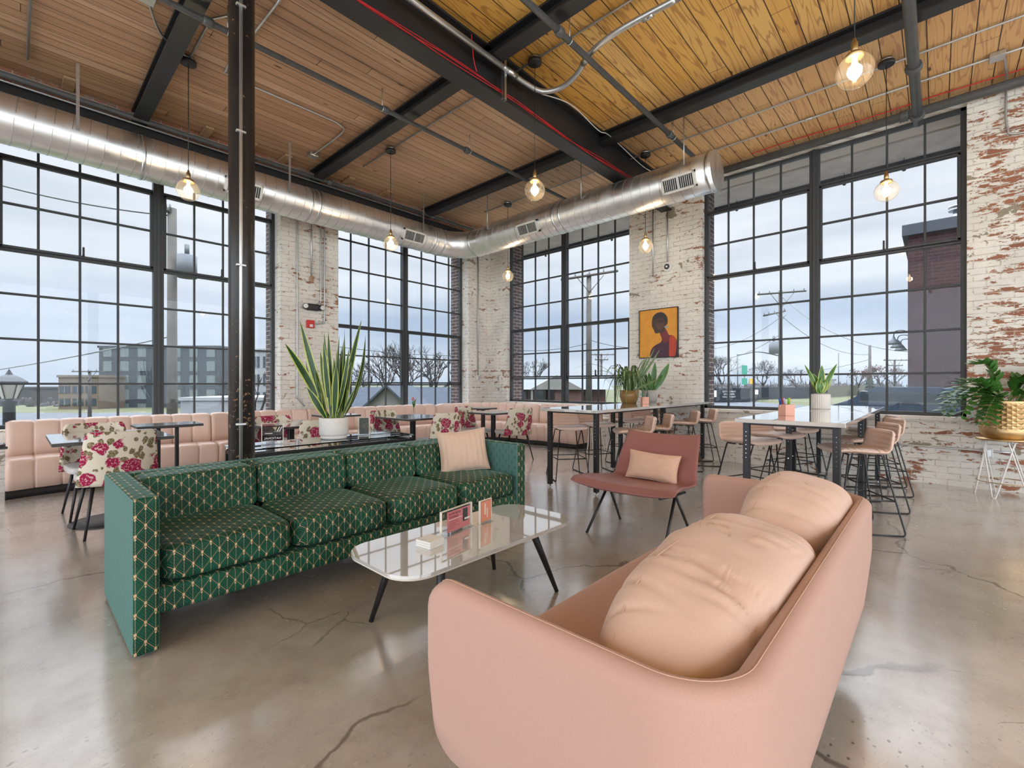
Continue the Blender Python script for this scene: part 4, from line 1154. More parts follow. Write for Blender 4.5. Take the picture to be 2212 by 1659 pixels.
def coffee_table():
    org = (1.71, 1.885, 0)
    t = thing('coffee_table', 'low glossy white coffee table with rounded corners and splayed black legs', 'coffee table', org)
    poly = rrect(1.09, 1.605, 2.335, 2.165, 0.15, 14)
    MB().prism(poly, 0.371, 0.385, 0.003).build('tabletop', 'white_laminate', t, origin=org)
    MB().prism(rrect(1.095, 1.61, 2.33, 2.16, 0.146, 14), 0.361, 0.371, 0.003).build('under_edge', 'table_edge', t, origin=org)
    for (fx, fy, tx, ty) in ((1.28, 1.62, 1.37, 1.72), (2.13, 1.615, 2.03, 1.72), (2.115, 2.11, 2.01, 2.05), (1.225, 2.10, 1.33, 2.04)):
        mb = MB(); top = Vector((tx, ty, 0.361)); ft = Vector((fx, fy, 0)); d = (ft - top).normalized()
        mb.tube([top, top + d * 0.05, ft + Vector((0, 0, 0.002))], [0.021, 0.021, 0.012], 16)
        for v in mb.bm.verts:
            if v.co.z < 0.02 : v.co.z = max(0.0, v.co.z) if v.co.z < 0 else v.co.z
        mb.build('leg', 'black_leg', t, origin=org)
    return t
coffee_table()
def cards_box():
    t = thing('note_block', 'small stack of white square cards on the coffee table', 'cards', (1.43, 1.885, 0.3855), R(8))
    for i in range(3): MB().box((-0.05, -0.05, 0.0085 * i * 1.4), (0.05, 0.05, 0.0085 * i * 1.4 + 0.0112), 0.001, 1).build('card_stack', 'white_paper', t)
cards_box()
simple('sign_rose', (0.62, 0.22, 0.24), 0.5); simple('sign_orange', (0.78, 0.30, 0.20), 0.5); simple('sign_ink', (0.20, 0.05, 0.07), 0.6)
simple('sign_dark', (0.05, 0.06, 0.065), 0.5); simple('sign_light', (0.80, 0.70, 0.66), 0.6); simple('sign_slate', (0.075, 0.09, 0.085), 0.6); simple('sign_gold', (0.42, 0.36, 0.20), 0.5)
def acrylic(name, label, loc, rz, w, h, inner, base=0.05):
    t = thing(name, label, 'sign', loc, rz)
    MB().box((-w / 2, -0.003, 0), (w / 2, 0.003, h), 0.001, 1).build('acrylic_sheet', 'acrylic', t)
    MB().box((-w / 2, -base / 2, 0), (w / 2, base / 2, 0.005), 0.001, 1).build('acrylic_foot', 'acrylic', t)
    for s in (-1, 1): MB().box((s * w / 2 - 0.003, -0.007, 0), (s * w / 2 + 0.003, 0.007, h), 0.001, 1).build('clear_edge', 'clear_edge', t)
    MB().box((-w / 2, -0.007, h - 0.004), (w / 2, 0.007, h), 0.001, 1).build('clear_edge', 'clear_edge', t)
    if inner: inner(t)
    return t
simple('clear_edge', (0.80, 0.76, 0.66), 0.15, 0, 0.6)
def in1(t):
    MB().box((-0.085, -0.0075, 0.012), (0.108, -0.0035, 0.122), 0).build('pink_card', 'sign_rose', t)
    text('lettering', 'NOW BETA', 0.019, 'sign_ink', t, (-0.075, -0.0082, 0.107), (R(90), 0, 0), 'LEFT')
    text('lettering', 'TESTING!', 0.019, 'sign_ink', t, (-0.075, -0.0082, 0.088), (R(90), 0, 0), 'LEFT')
    MB().box((-0.078, -0.0085, 0.076), (0.038, -0.0076, 0.079)).build('rule_line', 'sign_light', t)
    for i, w in enumerate((0.07, 0.08, 0.06, 0.085, 0.05)):
        MB().box((-0.07, -0.0085, 0.066 - i * 0.009), (-0.07 + w, -0.0076, 0.0675 - i * 0.009)).build('text_line', 'sign_ink', t)
    MB().box((0.045, -0.0095, 0.045), (0.085, -0.0076, 0.115), 0.002, 1).build('phone_picture', 'sign_dark', t)
    MB().box((0.058, -0.0098, 0.052), (0.105, -0.0088, 0.062)).build('white_label', 'white_paper', t)
acrylic('acrylic_sign', 'larger clear stand on the coffee table holding a rose pink card with a phone', (1.665, 1.955, 0.3855), R(10), 0.26, 0.135, in1)
def in2(t):
    MB().box((-0.045, -0.008, 0.012), (0.045, -0.003, 0.128), 0).build('orange_card', 'sign_orange', t)
    MB().box((-0.018, -0.009, 0.05), (-0.006, -0.008, 0.115)).build('light_stroke', 'sign_light', t)
    MB().box((0.004, -0.009, 0.03), (0.012, -0.008, 0.085)).build('light_stroke', 'sign_light', t)
acrylic('acrylic_sign', 'smaller clear stand with an orange card on the coffee table', (1.885, 1.955, 0.3855), R(8), 0.105, 0.135, in2)

def armchair():
    org = (3.45, 1.75, 0)
    t = thing('lounge_chair', 'armless dusty rose leather lounge chair on black A shaped legs', 'chair', org)
    prof = [(3.065, 0.395, 0.43), (3.10, 0.412, 0.43), (3.22, 0.412, 0.415), (3.38, 0.392, 0.39), (3.52, 0.375, 0.372), (3.60, 0.375, 0.366), (3.655, 0.40, 0.362), (3.69, 0.45, 0.358), (3.76, 0.55, 0.348), (3.84, 0.66, 0.338), (3.905, 0.735, 0.33), (3.92, 0.755, 0.328)]
    P = spline([(a, b, c) for a, b, c in prof], 5)
    n = len(P)
    mb = MB(); top = []; bot = []
    for i, p in enumerate(P):
        d = (P[min(i + 1, n - 1)] - P[max(i - 1, 0)]); d.z, dz = 0, 0
        dx = P[min(i + 1, n - 1)].x - P[max(i - 1, 0)].x; dzz = P[min(i + 1, n - 1)].y - P[max(i - 1, 0)].y
        l = math.hypot(dx, dzz); nx, nz = -dzz / l, dx / l
        s = i / (n - 1)
        tk = 0.062 * min(1, (0.15 + s * 9)) * min(1, 0.25 + (1 - s) * 9)
        ra, rb = [], []
        yc = 1.735 + 0.05 * max(0, s - 0.5) * 2
        m = 25
        for j in range(m):
            a = j / (m - 1) * 2 - 1
            curl = 0.045 * abs(a) ** 3.5           # edges curl up toward the sitter
            e = max(0.10, (1 - abs(a) ** 5))
            if s < 0.05: fx = 0.03 * (1 - a * a)
            else: fx = 0
            x = p.x - fx + nx * curl; z = p.y + nz * curl
            y = yc - a * p.z
            ra.append(mb.bm.verts.new((x + nx * tk * 0.5 * e, y, z + nz * tk * 0.5 * e)))
            rb.append(mb.bm.verts.new((x - nx * tk * 0.5 * e, y, z - nz * tk * 0.5 * e)))
        top.append(ra); bot.append(rb)
    for i in range(n - 1):
        for j in range(24):
            for rg in (top, bot):
                f = mb.bm.faces.new((rg[i][j], rg[i][j + 1], rg[i + 1][j + 1], rg[i + 1][j])); f.smooth = True
        for j in (0, 24):
            f = mb.bm.faces.new((top[i][j], top[i + 1][j], bot[i + 1][j], bot[i][j])); f.smooth = True
    for i in (0, n - 1):
        for j in range(24):
            f = mb.bm.faces.new((top[i][j], top[i][j + 1], bot[i][j + 1], bot[i][j])); f.smooth = True
    mb.build('seat_shell', 'dusty_rose_leather', t, origin=org)
    for y, dy in ((2.045, 0.035), (1.465, -0.035)):
        apex = (3.42, y, 0.355)
        MB().tube([apex, (3.14, y + dy, 0.0)], [0.012, 0.010], 10).build('front_leg', 'black_leg', t, origin=org)
        MB().tube([(3.42, y, 0.30), (3.43, y, 0.26), (3.66, y + dy, 0.0)] if False else [apex, (3.66, y + dy * 0.7, 0.0)], [0.012, 0.010], 10).build('rear_leg', 'black_leg', t, origin=org)
        MB().tube([(3.15, y, 0.375), (3.42, y, 0.350), (3.60, y, 0.345)], 0.011, 10).build('seat_rail', 'black_leg', t, origin=org)
    MB().box((3.405, 1.46, 0.338), (3.435, 2.05, 0.362), 0.003, 1).build('cross_bar', 'black_leg', t, origin=org)
    MB().box((3.20, 1.78, 0.345), (3.24, 1.86, 0.372), 0.003, 1).build('underside_tag', 'table_underside', t, origin=org)
armchair()
pillow('lumbar_pillow', 'small rectangular tan pillow leaning on the rose leather chair', (3.555, 1.735, 0.405), 0.43, 0.235, 0.12, 'blush_pillow_fabric', R(-84), R(-20), roll=R(3))

# ================================================================ tall tables and stools
def high_table(name, label, x0, x1, y0, y1, group):
    org = ((x0 + x1) / 2, (y0 + y1) / 2, 0)
    t = thing(name, label, 'table', org, 0, group)
    MB().box((x0, y0, 0.888), (x1, y1, 0.92), 0.004, 2).build('tabletop', 'white_laminate', t, origin=org)
    MB().box((x0 + 0.08, y0 + 0.06, 0.868), (x1 - 0.08, y1 - 0.06, 0.887), 0.003, 1).build('under_frame', 'black_leg', t, origin=org)
    for x in (x0 + 0.10, x1 - 0.10):
        for y in (y0 + 0.065, y1 - 0.065):
            lg = MB().box((x - 0.024, y - 0.024, 0.03), (x + 0.024, y + 0.024, 0.887), 0.004, 2).build('leg', 'black_leg', t, origin=org)
            MB().lathe([(0.0, 0.0), (0.017, 0.0), (0.017, 0.008), (0.006, 0.012), (0.006, 0.032), (0.0, 0.032)], 12, (x, y, 0)).build('levelling_foot', 'chrome', lg, origin=org)
            h = MB()
            for k in range(7): h.tube([(x - 0.0255, y, 0.60 + 0.035 * k), (x - 0.0235, y, 0.60 + 0.035 * k)], 0.004, 8)
            h.tube([(x - 0.0265, y, 0.42), (x - 0.0235, y, 0.42)], 0.006, 8)
            h.build('bolt_holes', 'chrome', lg, origin=org)
    return t
high_table('tall_table', 'left tall white table, its near half toward the green sofa', 4.17, 5.795, 2.64, 3.40, 'tall white tables')
high_table('tall_table', 'left tall white table, its far half beneath the painting', 5.805, 7.43, 2.64, 3.40, 'tall white tables')
high_table('tall_table', 'right tall white table, its near half behind the pink sofa', 3.99, 5.645, 0.475, 1.215, 'tall white tables')
high_table('tall_table', 'right tall white table, its far half against the window wall', 5.655, 7.31, 0.475, 1.215, 'tall white tables')

def make_stool(loc, rz, label, group):
    # faces local +x ; seat 0.65 high
    t = thing('bar_stool', label, 'stool', loc, rz, group)
    prof = [(0.225, 0.630), (0.20, 0.648), (0.13, 0.655), (0.05, 0.652), (-0.05, 0.646), (-0.125, 0.645), (-0.165, 0.652), (-0.190, 0.680), (-0.205, 0.725), (-0.222, 0.785), (-0.230, 0.822)]
    P = spline([(a, 0, b) for a, b in prof], 12)
    n = len(P)
    # arc length for ribs
    L = [0]
    for a, b in zip(P[:-1], P[1:]): L.append(L[-1] + (b - a).length)
    T = L[-1]; nr = 14
    mb = MB(); top = []; bot = []; m = 17
    for i, p in enumerate(P):
        q = P[min(i + 1, n - 1)] - P[max(i - 1, 0)]; q.normalize(); nx, nz = q.z, -q.x
        nx, nz = (-nz * 0 + q.z, -q.x)
        # upper side normal points up for the seat, forward for the back
        nx, nz = q.z, -q.x
        s = L[i] / T
        rib = 0.0110 * abs(math.sin(PI * nr * s)) ** 0.5
        w = 0.205 + 0.012 * math.sin(PI * min(1, s * 1.6)) - 0.012 * max(0, s - 0.75) * 4
        if s < 0.06: w -= 0.035 * (1 - s / 0.06) ** 2
        if s > 0.95: w -= 0.02 * ((s - 0.95) / 0.05) ** 2
        tk = 0.034 * min(1, 0.35 + s * 12) * min(1, 0.35 + (1 - s) * 12)
        ra, rb = [], []
        back = max(0, (s - 0.52)) / 0.48
        for j in range(m):
            a = j / (m - 1) * 2 - 1
            wrap = 0.060 * back ** 0.7 * a * a + 0.010 * (1 - back) * a * a
            e = max(0.15, 1 - abs(a) ** 6)
            xx = p.x + (wrap if back > 0 else 0); zz = p.z + (0.012 * a * a if back <= 0.2 else 0.012 * a * a * (1 - back))
            ra.append(mb.bm.verts.new((xx + nx * (tk / 2 * e + rib * e), a * w, zz + nz * (tk / 2 * e + rib * e))))
            rb.append(mb.bm.verts.new((xx - nx * (tk / 2 * e + rib * 0.7 * e), a * w, zz - nz * (tk / 2 * e + rib * 0.7 * e))))
        top.append(ra); bot.append(rb)
    for i in range(n - 1):
        for j in range(m - 1):
            for rg in (top, bot):
                f = mb.bm.faces.new((rg[i][j], rg[i][j + 1], rg[i + 1][j + 1], rg[i + 1][j])); f.smooth = True
        for j in (0, m - 1):
            f = mb.bm.faces.new((top[i][j], top[i + 1][j], bot[i + 1][j], bot[i][j])); f.smooth = True
    for i in (0, n - 1):
        for j in range(m - 1): mb.bm.faces.new((top[i][j], top[i][j + 1], bot[i][j + 1], bot[i][j]))
    mb.build('seat_shell', 'stool_leather', t)
    r = 0.0068
    for s in (-1, 1):
        ft, fb, fr = (0.215, s * 0.215), (-0.235, s * 0.225), 0.012
        tf, tb = (0.12, s * 0.14, 0.628), (-0.12, s * 0.14, 0.618)
        MB().tube([(0.02, s * 0.14, 0.624), tf, (ft[0], ft[1], 0.03), (ft[0] - 0.004, ft[1], 0.012), (ft[0] - 0.022, ft[1], 0.007)], r, 8).build('front_leg', 'black_rod', t)
        MB().tube([(-0.02, s * 0.14, 0.622), tb, (fb[0], fb[1], 0.03), (fb[0] + 0.004, fb[1], 0.012), (fb[0] + 0.022, fb[1], 0.007)], r, 8).build('rear_leg', 'black_rod', t)
        MB().tube([(ft[0] - 0.022, ft[1], 0.007), (fb[0] + 0.022, fb[1], 0.007)], r, 8).build('floor_bar', 'black_rod', t)
        a = 0.27 / 0.628
        MB().tube([(lerp(ft[0], tf[0], a), lerp(ft[1], tf[1], a), 0.27), (lerp(fb[0], tb[0], a), lerp(fb[1], tb[1], a), 0.27)], r * 0.9, 8).build('side_rail', 'black_rod', t)
    xf = lerp(0.215, 0.12, 0.43); yf = lerp(0.215, 0.14, 0.43)
    MB().tube([(xf, -yf, 0.27), (xf, yf, 0.27)], r, 8).build('footrest', 'black_rod', t)
    xb = lerp(-0.235, -0.12, 0.43)
    MB().tube([(xb, -yf, 0.27), (xb, yf, 0.27)], r * 0.9, 8).build('rear_rail', 'black_rod', t)
    for x in (0.115, -0.115): MB().tube([(x, -0.14, 0.624), (x, 0.14, 0.624)], r, 8).build('seat_bar', 'black_rod', t)
    return t
S0 = None
G1, G2 = 'ribbed pink stools around the left tall table', 'ribbed pink stools around the right tall table'
st = []
ordn = ['nearest the camera', 'second from the near end', 'third from the near end', 'farthest, by the window wall']
pos = ['closest to us', 'second along', 'third along', 'by the wall']
for k, (x, y, r) in enumerate(((4.80, 0.50, 121), (5.66, 0.50, 120), (6.50, 0.50, 121), (7.08, 0.56, 112))):
    st.append((x, y, R(r), 'ribbed pink stool at the right tall table, right side, ' + pos[k], G2))
for k, (x, y, r) in enumerate(((4.86, 1.36, -113), (5.60, 1.30, -112), (6.36, 1.30, -112), (7.02, 1.32, -108))):
    st.append((x, y, R(r), 'ribbed pink stool at the right tall table, left side, ' + pos[k], G2))
for k, (x, y, r) in enumerate(((4.89, 2.58, 130), (5.46, 2.62, 128), (6.42, 2.66, 126), (7.02, 2.62, 122))):
    st.append((x, y, R(r), 'ribbed pink stool at the left tall table, right side, ' + pos[k], G1))
for k, (x, y, r) in enumerate(((4.80, 3.46, -128), (5.40, 3.44, -120), (6.30, 3.46, -120), (6.95, 3.46, -116))):
    st.append((x, y, R(r), 'ribbed pink stool at the left tall table, left side, ' + pos[k], G1))
for x, y, rz, lab, gr in st:
    if S0 is None: S0 = make_stool((x, y, 0), rz, lab, gr)
    else: dup(S0, (x, y, 0), rz, lab, gr)

# ================================================================ banquette, dining tables, chairs
def banquette():
    # each booth section has its own gently hollow back; sections meet in soft noses
    secs = [  # start, end along the wall; wall axis ; label
        ('x', -0.06, 1.86, 'pink leather banquette section at far left under the first window'),
        ('x', 1.86, 3.20, 'pink leather banquette section behind the column under the first brick pier'),
        ('x', 3.20, 4.45, 'pink leather banquette section behind the snake plant under the second window'),
        ('x', 4.45, 5.75, 'pink leather banquette section behind the vase table under the second window'),
        ('c', 0, 0, 'pink leather banquette section filling the room corner'),
        ('y', 5.95, 4.86, 'pink leather banquette section under the third window ending in a square side')]
    def line(kind, a, b):
        # returns list of (centre point at wall line, inward normal, s)
        pts = []
        n = 180
        if kind == 'x':
            for i in range(n + 1):
                s = i / n; x = lerp(a, b, s)
                hollow = 0.10 * (abs(2 * s - 1) ** 3)
                pts.append((Vector((x, 7.60 - hollow, 0)), Vector((0, -1, 0)), s))
        elif kind == 'y':
            for i in range(n + 1):
                s = i / n; y = lerp(a, b, s)
                hollow = 0.06 * (abs(2 * s - 1) ** 3) if s < 0.5 else 0
                pts.append((Vector((7.44 - hollow, y, 0)), Vector((-1, 0, 0)), s))
        else:
            for i in range(n + 1):
                s = i / n
                ang = PI / 2 * (1 - s)
                c = Vector((5.82, 6.0, 0)); rx, ry = 1.60, 1.52
                k = 0.72
                px = c.x + rx * (math.cos(ang)) ** k; py = c.y + ry * (math.sin(ang)) ** k if ang > 0 else c.y
                nn = Vector((-math.cos(ang), -math.sin(ang), 0))
                pts.append((Vector((px - 0.0, py, 0)), nn, s))
        return pts
    for kind, a, b, lab in secs:
        pts = line(kind, a, b)
        mid = pts[len(pts) // 2][0]; org = (mid.x, mid.y, 0)
        t = thing('banquette', lab, 'banquette', org, 0, 'pink leather banquette sections')
        length = sum((q[0] - p[0]).length for p, q in zip(pts[:-1], pts[1:]))
        if kind == 'c': length = 2.2
        chan = max(3, round(length / (0.215 if kind != 'y' else 0.18)))
        def sweep(prof, name, mat, ribs=True, amp=0.022, depthvar=0.0):
            mb = MB(); rings = []
            for P, N, s in pts:
                dip = amp * (1 - abs(math.sin(PI * chan * s)) ** 0.22) if ribs else 0
                endr = min(s, 1 - s) * length
                endk = max(0, 1 - endr / 0.05)
                ring = []
                for d, z, fk in prof:
                    dd = d - dip * fk + depthvar * (abs(2 * s - 1) ** 4) * fk
                    ring.append(mb.bm.verts.new(P + N * (dd - 0.02 * endk ** 2 * fk) + Vector((0, 0, z - (dip * 0.8 + 0.02 * endk ** 2) * (1 if fk > 0.4 and z > 0.3 else 0)))))
                rings.append(ring)
            m = len(prof)
            for i in range(len(rings) - 1):
                for k in range(m):
                    f = mb.bm.faces.new((rings[i][k], rings[i][(k + 1) % m], rings[i + 1][(k + 1) % m], rings[i + 1][k])); f.smooth = True
            for rg in (rings[0], rings[-1]): mb.bm.faces.new(rg)
            return mb.build(name, mat, t, origin=org)
        H = 0.80
        sweep([(0.0, 0.40, 0), (0.0, H - 0.02, 0), (0.03, H, 0.5), (0.075, H, 1), (0.11, H - 0.025, 1), (0.125, H - 0.07, 1), (0.14, 0.65, 1), (0.15, 0.52, 1), (0.15, 0.40, 1)], 'backrest', 'pink_leather')
        sweep([(0.0, 0.09, 0), (0.0, 0.40, 0), (0.12, 0.415, 0.3), (0.30, 0.425, 0.6), (0.42, 0.42, 1), (0.475, 0.395, 1), (0.49, 0.34, 1), (0.475, 0.22, 1), (0.465, 0.09, 1)], 'seat', 'pink_leather')
        sweep([(0.02, 0.0, 0), (0.02, 0.09, 0), (0.44, 0.09, 0), (0.44, 0.0, 0)], 'plinth', 'plinth_black', ribs=False)
banquette()

def pedestal(p, r0, org, t, z=0.72, post=0.032, base='round'):
    x, y = p
    MB().box((x - post, y - post, 0.02), (x + post, y + post, z), 0.005, 1).build('post', 'black_leg', t, origin=org)
    if base == 'round': MB().lathe([(0, 0), (r0, 0), (r0, 0.008), (r0 - 0.01, 0.012), (0.05, 0.016), (0, 0.016)], 40, (x, y, 0)).build('base_disc', 'black_leg', t, origin=org)
    MB().box((x - 0.16, y - 0.02, z - 0.02), (x + 0.16, y + 0.02, z), 0.003, 1).build('top_bracket', 'black_leg', t, origin=org)
def dining_table(label, x0, x1, y0, y1, z=0.75, posts=None, r=0.0, grp='grey topped dining tables', rb=0.27):
    org = ((x0 + x1) / 2, (y0 + y1) / 2, 0)
    t = thing('dining_table', label, 'table', org, 0, grp)
    if r: MB().prism(rrect(x0, y0, x1, y1, r, 8), z - 0.004, z, 0.001).build('tabletop', 'grey_tabletop', t, origin=org); MB().prism(rrect(x0, y0, x1, y1, r, 8), z - 0.028, z - 0.005, 0.002).build('dark_edge', 'table_underside', t, origin=org)
    else: MB().box((x0, y0, z - 0.004), (x1, y1, z), 0.001, 1).build('tabletop', 'grey_tabletop', t, origin=org); MB().box((x0, y0, z - 0.028), (x1, y1, z - 0.005), 0.002, 1).build('dark_edge', 'table_underside', t, origin=org)
    for p in posts or [((x0 + x1) / 2, (y0 + y1) / 2)]: pedestal(p, rb, org, t, z - 0.028, 0.03 if len(posts or [1]) == 1 else 0.018)
    return t
dining_table('grey topped table at far left between two rose patterned chairs', 0.195, 0.955, 4.90, 5.82)
dining_table('narrow grey table at the left banquette behind the rose chairs', 0.885, 1.48, 6.18, 6.62, posts=[(1.10, 6.40), (1.27, 6.40)], rb=0.2)
dining_table('grey topped table beside the column behind the glass console', 1.80, 2.52, 5.02, 5.88)
dining_table('narrow grey table at the banquette behind the snake plant', 2.99, 3.50, 6.28, 6.80, rb=0.2)
dining_table('grey topped table carrying a bud vase in the middle', 3.42, 4.12, 4.96, 5.76)
dining_table('round cornered dark grey table nearest the room corner', 4.96, 5.62, 4.98, 5.62, r=0.10)
dining_table('small dark table deep in the banquette corner', 5.72, 6.16, 6.02, 6.42, z=0.76, r=0.08, rb=0.18)
dining_table('edge of a small round white table at the far left border', -0.34, -0.045, 5.62, 5.92, z=0.70, r=0.14, rb=0.1)

def make_chair(loc, rz, label):
    # faces local +y
    t = thing('dining_chair', label, 'chair', loc, rz, 'rose patterned dining chairs')
    def shell(u, v, off):
        a = u * 2 - 1
        z = lerp(0.40, 0.825, v)
        w = lerp(0.255, 0.215, v)
        wrap = 0.10 * abs(a) ** 2.6 * (1 - 0.45 * v)
        rc = 0.0
        if v > 0.88: w -= 0.020 * ((v - 0.88) / 0.12) ** 2
        y = -0.215 - 0.05 * v + wrap
        nx, ny = -a * 0.5, 1.0
        l = math.hypot(nx, ny)
        return Vector((a * w + nx / l * off, y + ny / l * off, z))
    mb = MB(); m, n = 29, 17
    A = mb.grid(lambda u, v: shell(u, v, -0.018), m, n); B = mb.grid(lambda u, v: shell(u, v, 0.018), m, n)
    def bridge(p, q):
        for i in range(len(p) - 1):
            f = mb.bm.faces.new((p[i], p[i + 1], q[i + 1], q[i])); f.smooth = True
    bridge([A[i][0] for i in range(m)], [B[i][0] for i in range(m)]); bridge([A[i][-1] for i in range(m)], [B[i][-1] for i in range(m)])
    bridge(A[0], B[0]); bridge(A[-1], B[-1])
    mb.build('backrest', 'rose_fabric', t)
    rbox((-0.235, -0.195, 0.405), (0.235, 0.25, 0.475), 0.35, 48, 20).build('seat', 'white_leather', t)
    for sx in (-1, 1):
        for sy, ty in ((0.22, 0.14), (-0.235, -0.14)):
            MB().tube([(sx * 0.16, ty, 0.41), (sx * 0.225, sy, 0.0)], [0.014, 0.009], 10).build('leg', 'black_leg', t)
    MB().box((-0.17, -0.16, 0.395), (0.17, 0.16, 0.41), 0.003, 1).build('seat_frame', 'black_leg', t)
    return t
C0 = make_chair((0.575, 5.02, 0), R(4), 'rose patterned dining chair seen from behind at the near end of the far left table')
for x, y, rz, lab in ((0.545, 5.74, 183, 'rose patterned dining chair facing us beyond the far left table'),
                      (2.06, 5.52, 182, 'rose patterned dining chair right of the column beyond its table'),
                      (2.20, 5.00, 2, 'rose patterned dining chair half hidden by the white plant pot'),
                      (3.62, 5.62, 186, 'rose patterned dining chair behind the bud vase table'),
                      (3.90, 4.95, -4, 'rose patterned dining chair seen from behind above the ribbed pillow'),
                      (5.12, 5.58, 190, 'rose patterned dining chair facing us beside the corner table'),
                      (5.42, 4.98, -14, 'rose patterned dining chair seen from behind left of the tall table')):
    dup(C0, (x, y, 0), R(rz), lab)

# glass console behind the sofa
def console():
    x0, x1, y0, y1, z = 1.14, 2.66, 3.76, 4.20, 0.71
    org = (1.9, 3.98, 0)
    t = thing('console_table', 'glass topped console with black frame standing behind the green sofa', 'table', org)
    MB().box((x0, y0, z - 0.010), (x1, y1, z), 0.002, 1).build('glass_top', 'table_glass', t, origin=org)
    f = MB()
    f.box((x0 + 0.01, y0 + 0.01, z - 0.065), (x1 - 0.01, y0 + 0.035, z - 0.04)); f.box((x0 + 0.01, y1 - 0.035, z - 0.065), (x1 - 0.01, y1 - 0.01, z - 0.04))
    f.build('side_rail', 'black_leg', t, origin=org)
    f = MB().box((x0 + 0.01, y0 + 0.036, z - 0.065), (x0 + 0.035, y1 - 0.036, z - 0.04)); f.build('end_rail', 'black_leg', t, origin=org)
    f = MB().box((x1 - 0.035, y0 + 0.036, z - 0.065), (x1 - 0.01, y1 - 0.036, z - 0.04)); f.build('end_rail', 'black_leg', t, origin=org)
    MB().box((x0 + 0.036, y0 + 0.036, z - 0.058), (x1 - 0.036, y1 - 0.036, z - 0.052)).build('lower_glass', 'table_glass', t, origin=org)
    for x in (x0 + 0.024, x1 - 0.024):
        for y in (y0 + 0.024, y1 - 0.024):
            MB().box((x - 0.014, y - 0.014, 0), (x + 0.014, y + 0.014, z - 0.065)).build('leg', 'black_leg', t, origin=org)
            MB().tube([(x, y, z - 0.04), (x, y, z - 0.010)], 0.01, 10).build('glass_support', 'chrome', t, origin=org)
console()
def in3(t):
    MB().box((-0.075, -0.006, 0.028), (0.075, -0.0032, 0.15)).build('dark_film', 'smoked_acrylic', t)
    lw = MB()
    for k in range(2):
        x = 0.045 + k * 0.017
        lw.quad((x - 0.016, -0.0072, 0.10), (x - 0.009, -0.0072, 0.10), (x + 0.010, -0.0072, 0.137), (x + 0.003, -0.0072, 0.137))
    lw.build('logo_stripes', 'white_paper', t, fix=False)
    lw = MB(); f = lw.bm.faces.new([lw.bm.verts.new(p) for p in ((0.0, -0.0072, 0.137), (0.034, -0.0072, 0.137), (0.022, -0.0072, 0.106))]); lw.build('logo_triangle', 'sign_gold', t, fix=False)
    text('lettering', 'WEALTH', 0.011, 'white_paper', t, (0.012, -0.0072, 0.10), (R(90), 0, 0), 'RIGHT', sx=-1)
    o = text('lettering', 'NATIONAL', 0.025, 'white_paper', t, (0.0, -0.0072, 0.045), (R(90), 0, 0), 'CENTER', sx=-1)
    MB().box((-0.055, -0.0075, 0.084), (0.0, -0.0070, 0.089)).build('text_line', 'white_paper', t)
glass_pane('smoked_acrylic', (0.42, 0.38, 0.40), 1.0)
acrylic('acrylic_sign', 'clear acrylic sign with reversed white lettering on the glass console', (1.44, 4.0, 0.7105), R(-18), 0.155, 0.17, in3, 0.09)
def in4(t):
    MB().box((-0.042, -0.007, 0.012), (0.042, -0.003, 0.165)).build('slate_card', 'sign_slate', t)
    pts = [(0, -0.0078, 0.155), (0.036, -0.0078, 0.088), (0, -0.0078, 0.022), (-0.036, -0.0078, 0.088)]
    MB().tube(pts, 0.0007, 4, closed=True).build('gold_diamond', 'sign_gold', t)
    for i, w in enumerate((0.012, 0.016, 0.02, 0.017, 0.014)): MB().box((-w, -0.0078, 0.108 - i * 0.010), (w, -0.0071, 0.1095 - i * 0.010)).build('text_line', 'sign_gold', t)
acrylic('acrylic_sign', 'clear stand with slate card and gold diamond on the glass console', (2.27, 4.02, 0.7105), R(-30), 0.105, 0.175, in4)
t = thing('acrylic_tray', 'low clear acrylic tray on the console right of the diamond sign', 'tray', (2.45, 4.06, 0.7105), R(-10))
MB().box((-0.10, -0.06, 0), (0.10, 0.06, 0.004)).build('tray_floor', 'acrylic', t)
for lo, hi in (((-0.10, -0.06, 0.004), (0.10, -0.056, 0.045)), ((-0.10, 0.056, 0.004), (0.10, 0.06, 0.045)), ((-0.10, -0.056, 0.004), (-0.096, 0.056, 0.045)), ((0.096, -0.056, 0.004), (0.10, 0.056, 0.045))):
    MB().box(lo, hi).build('tray_wall', 'acrylic', t)

# bud vase
t = thing('bud_vase', 'small glass bud vase with one pink flower on the middle dining table', 'vase', (3.92, 5.55, 0.7505))
MB().lathe([(0.0, 0.003), (0.028, 0.003), (0.032, 0.02), (0.030, 0.06), (0.014, 0.09), (0.012, 0.14), (0.016, 0.15)], 20, cap=False).build('glass_body', 'clear_glass', t)
MB().tube([(0, 0, 0.01), (0.0, 0.005, 0.12), (-0.012, 0.0, 0.215)], 0.003, 6).build('flower_stem', 'stem_green', t)
MB().blob((-0.014, 0, 0.235), (0.022, 0.022, 0.026), nu=16, nv=12).build('flower_head', 'flower_pink', t)
mb = MB()
for k in range(7):
    a = k * 0.9; mb.tube([(0, 0, 0.10), (0.02 * math.cos(a), 0.02 * math.sin(a), 0.15 + 0.01 * k), (0.035 * math.cos(a), 0.035 * math.sin(a), 0.16 + 0.012 * k)], [0.003, 0.006, 0.001], 6)
mb.build('leaf_sprig', 'leaf_mid', t)
mb = MB()
for k in range(4): mb.tube([(0, 0, 0.14), (0.03 + 0.01 * k, 0.01, 0.22), (0.06 + 0.015 * k, 0.02 * k, 0.27 - 0.01 * k)], 0.0012, 5)
mb.build('dry_stems', 'pale_wood_block', t)
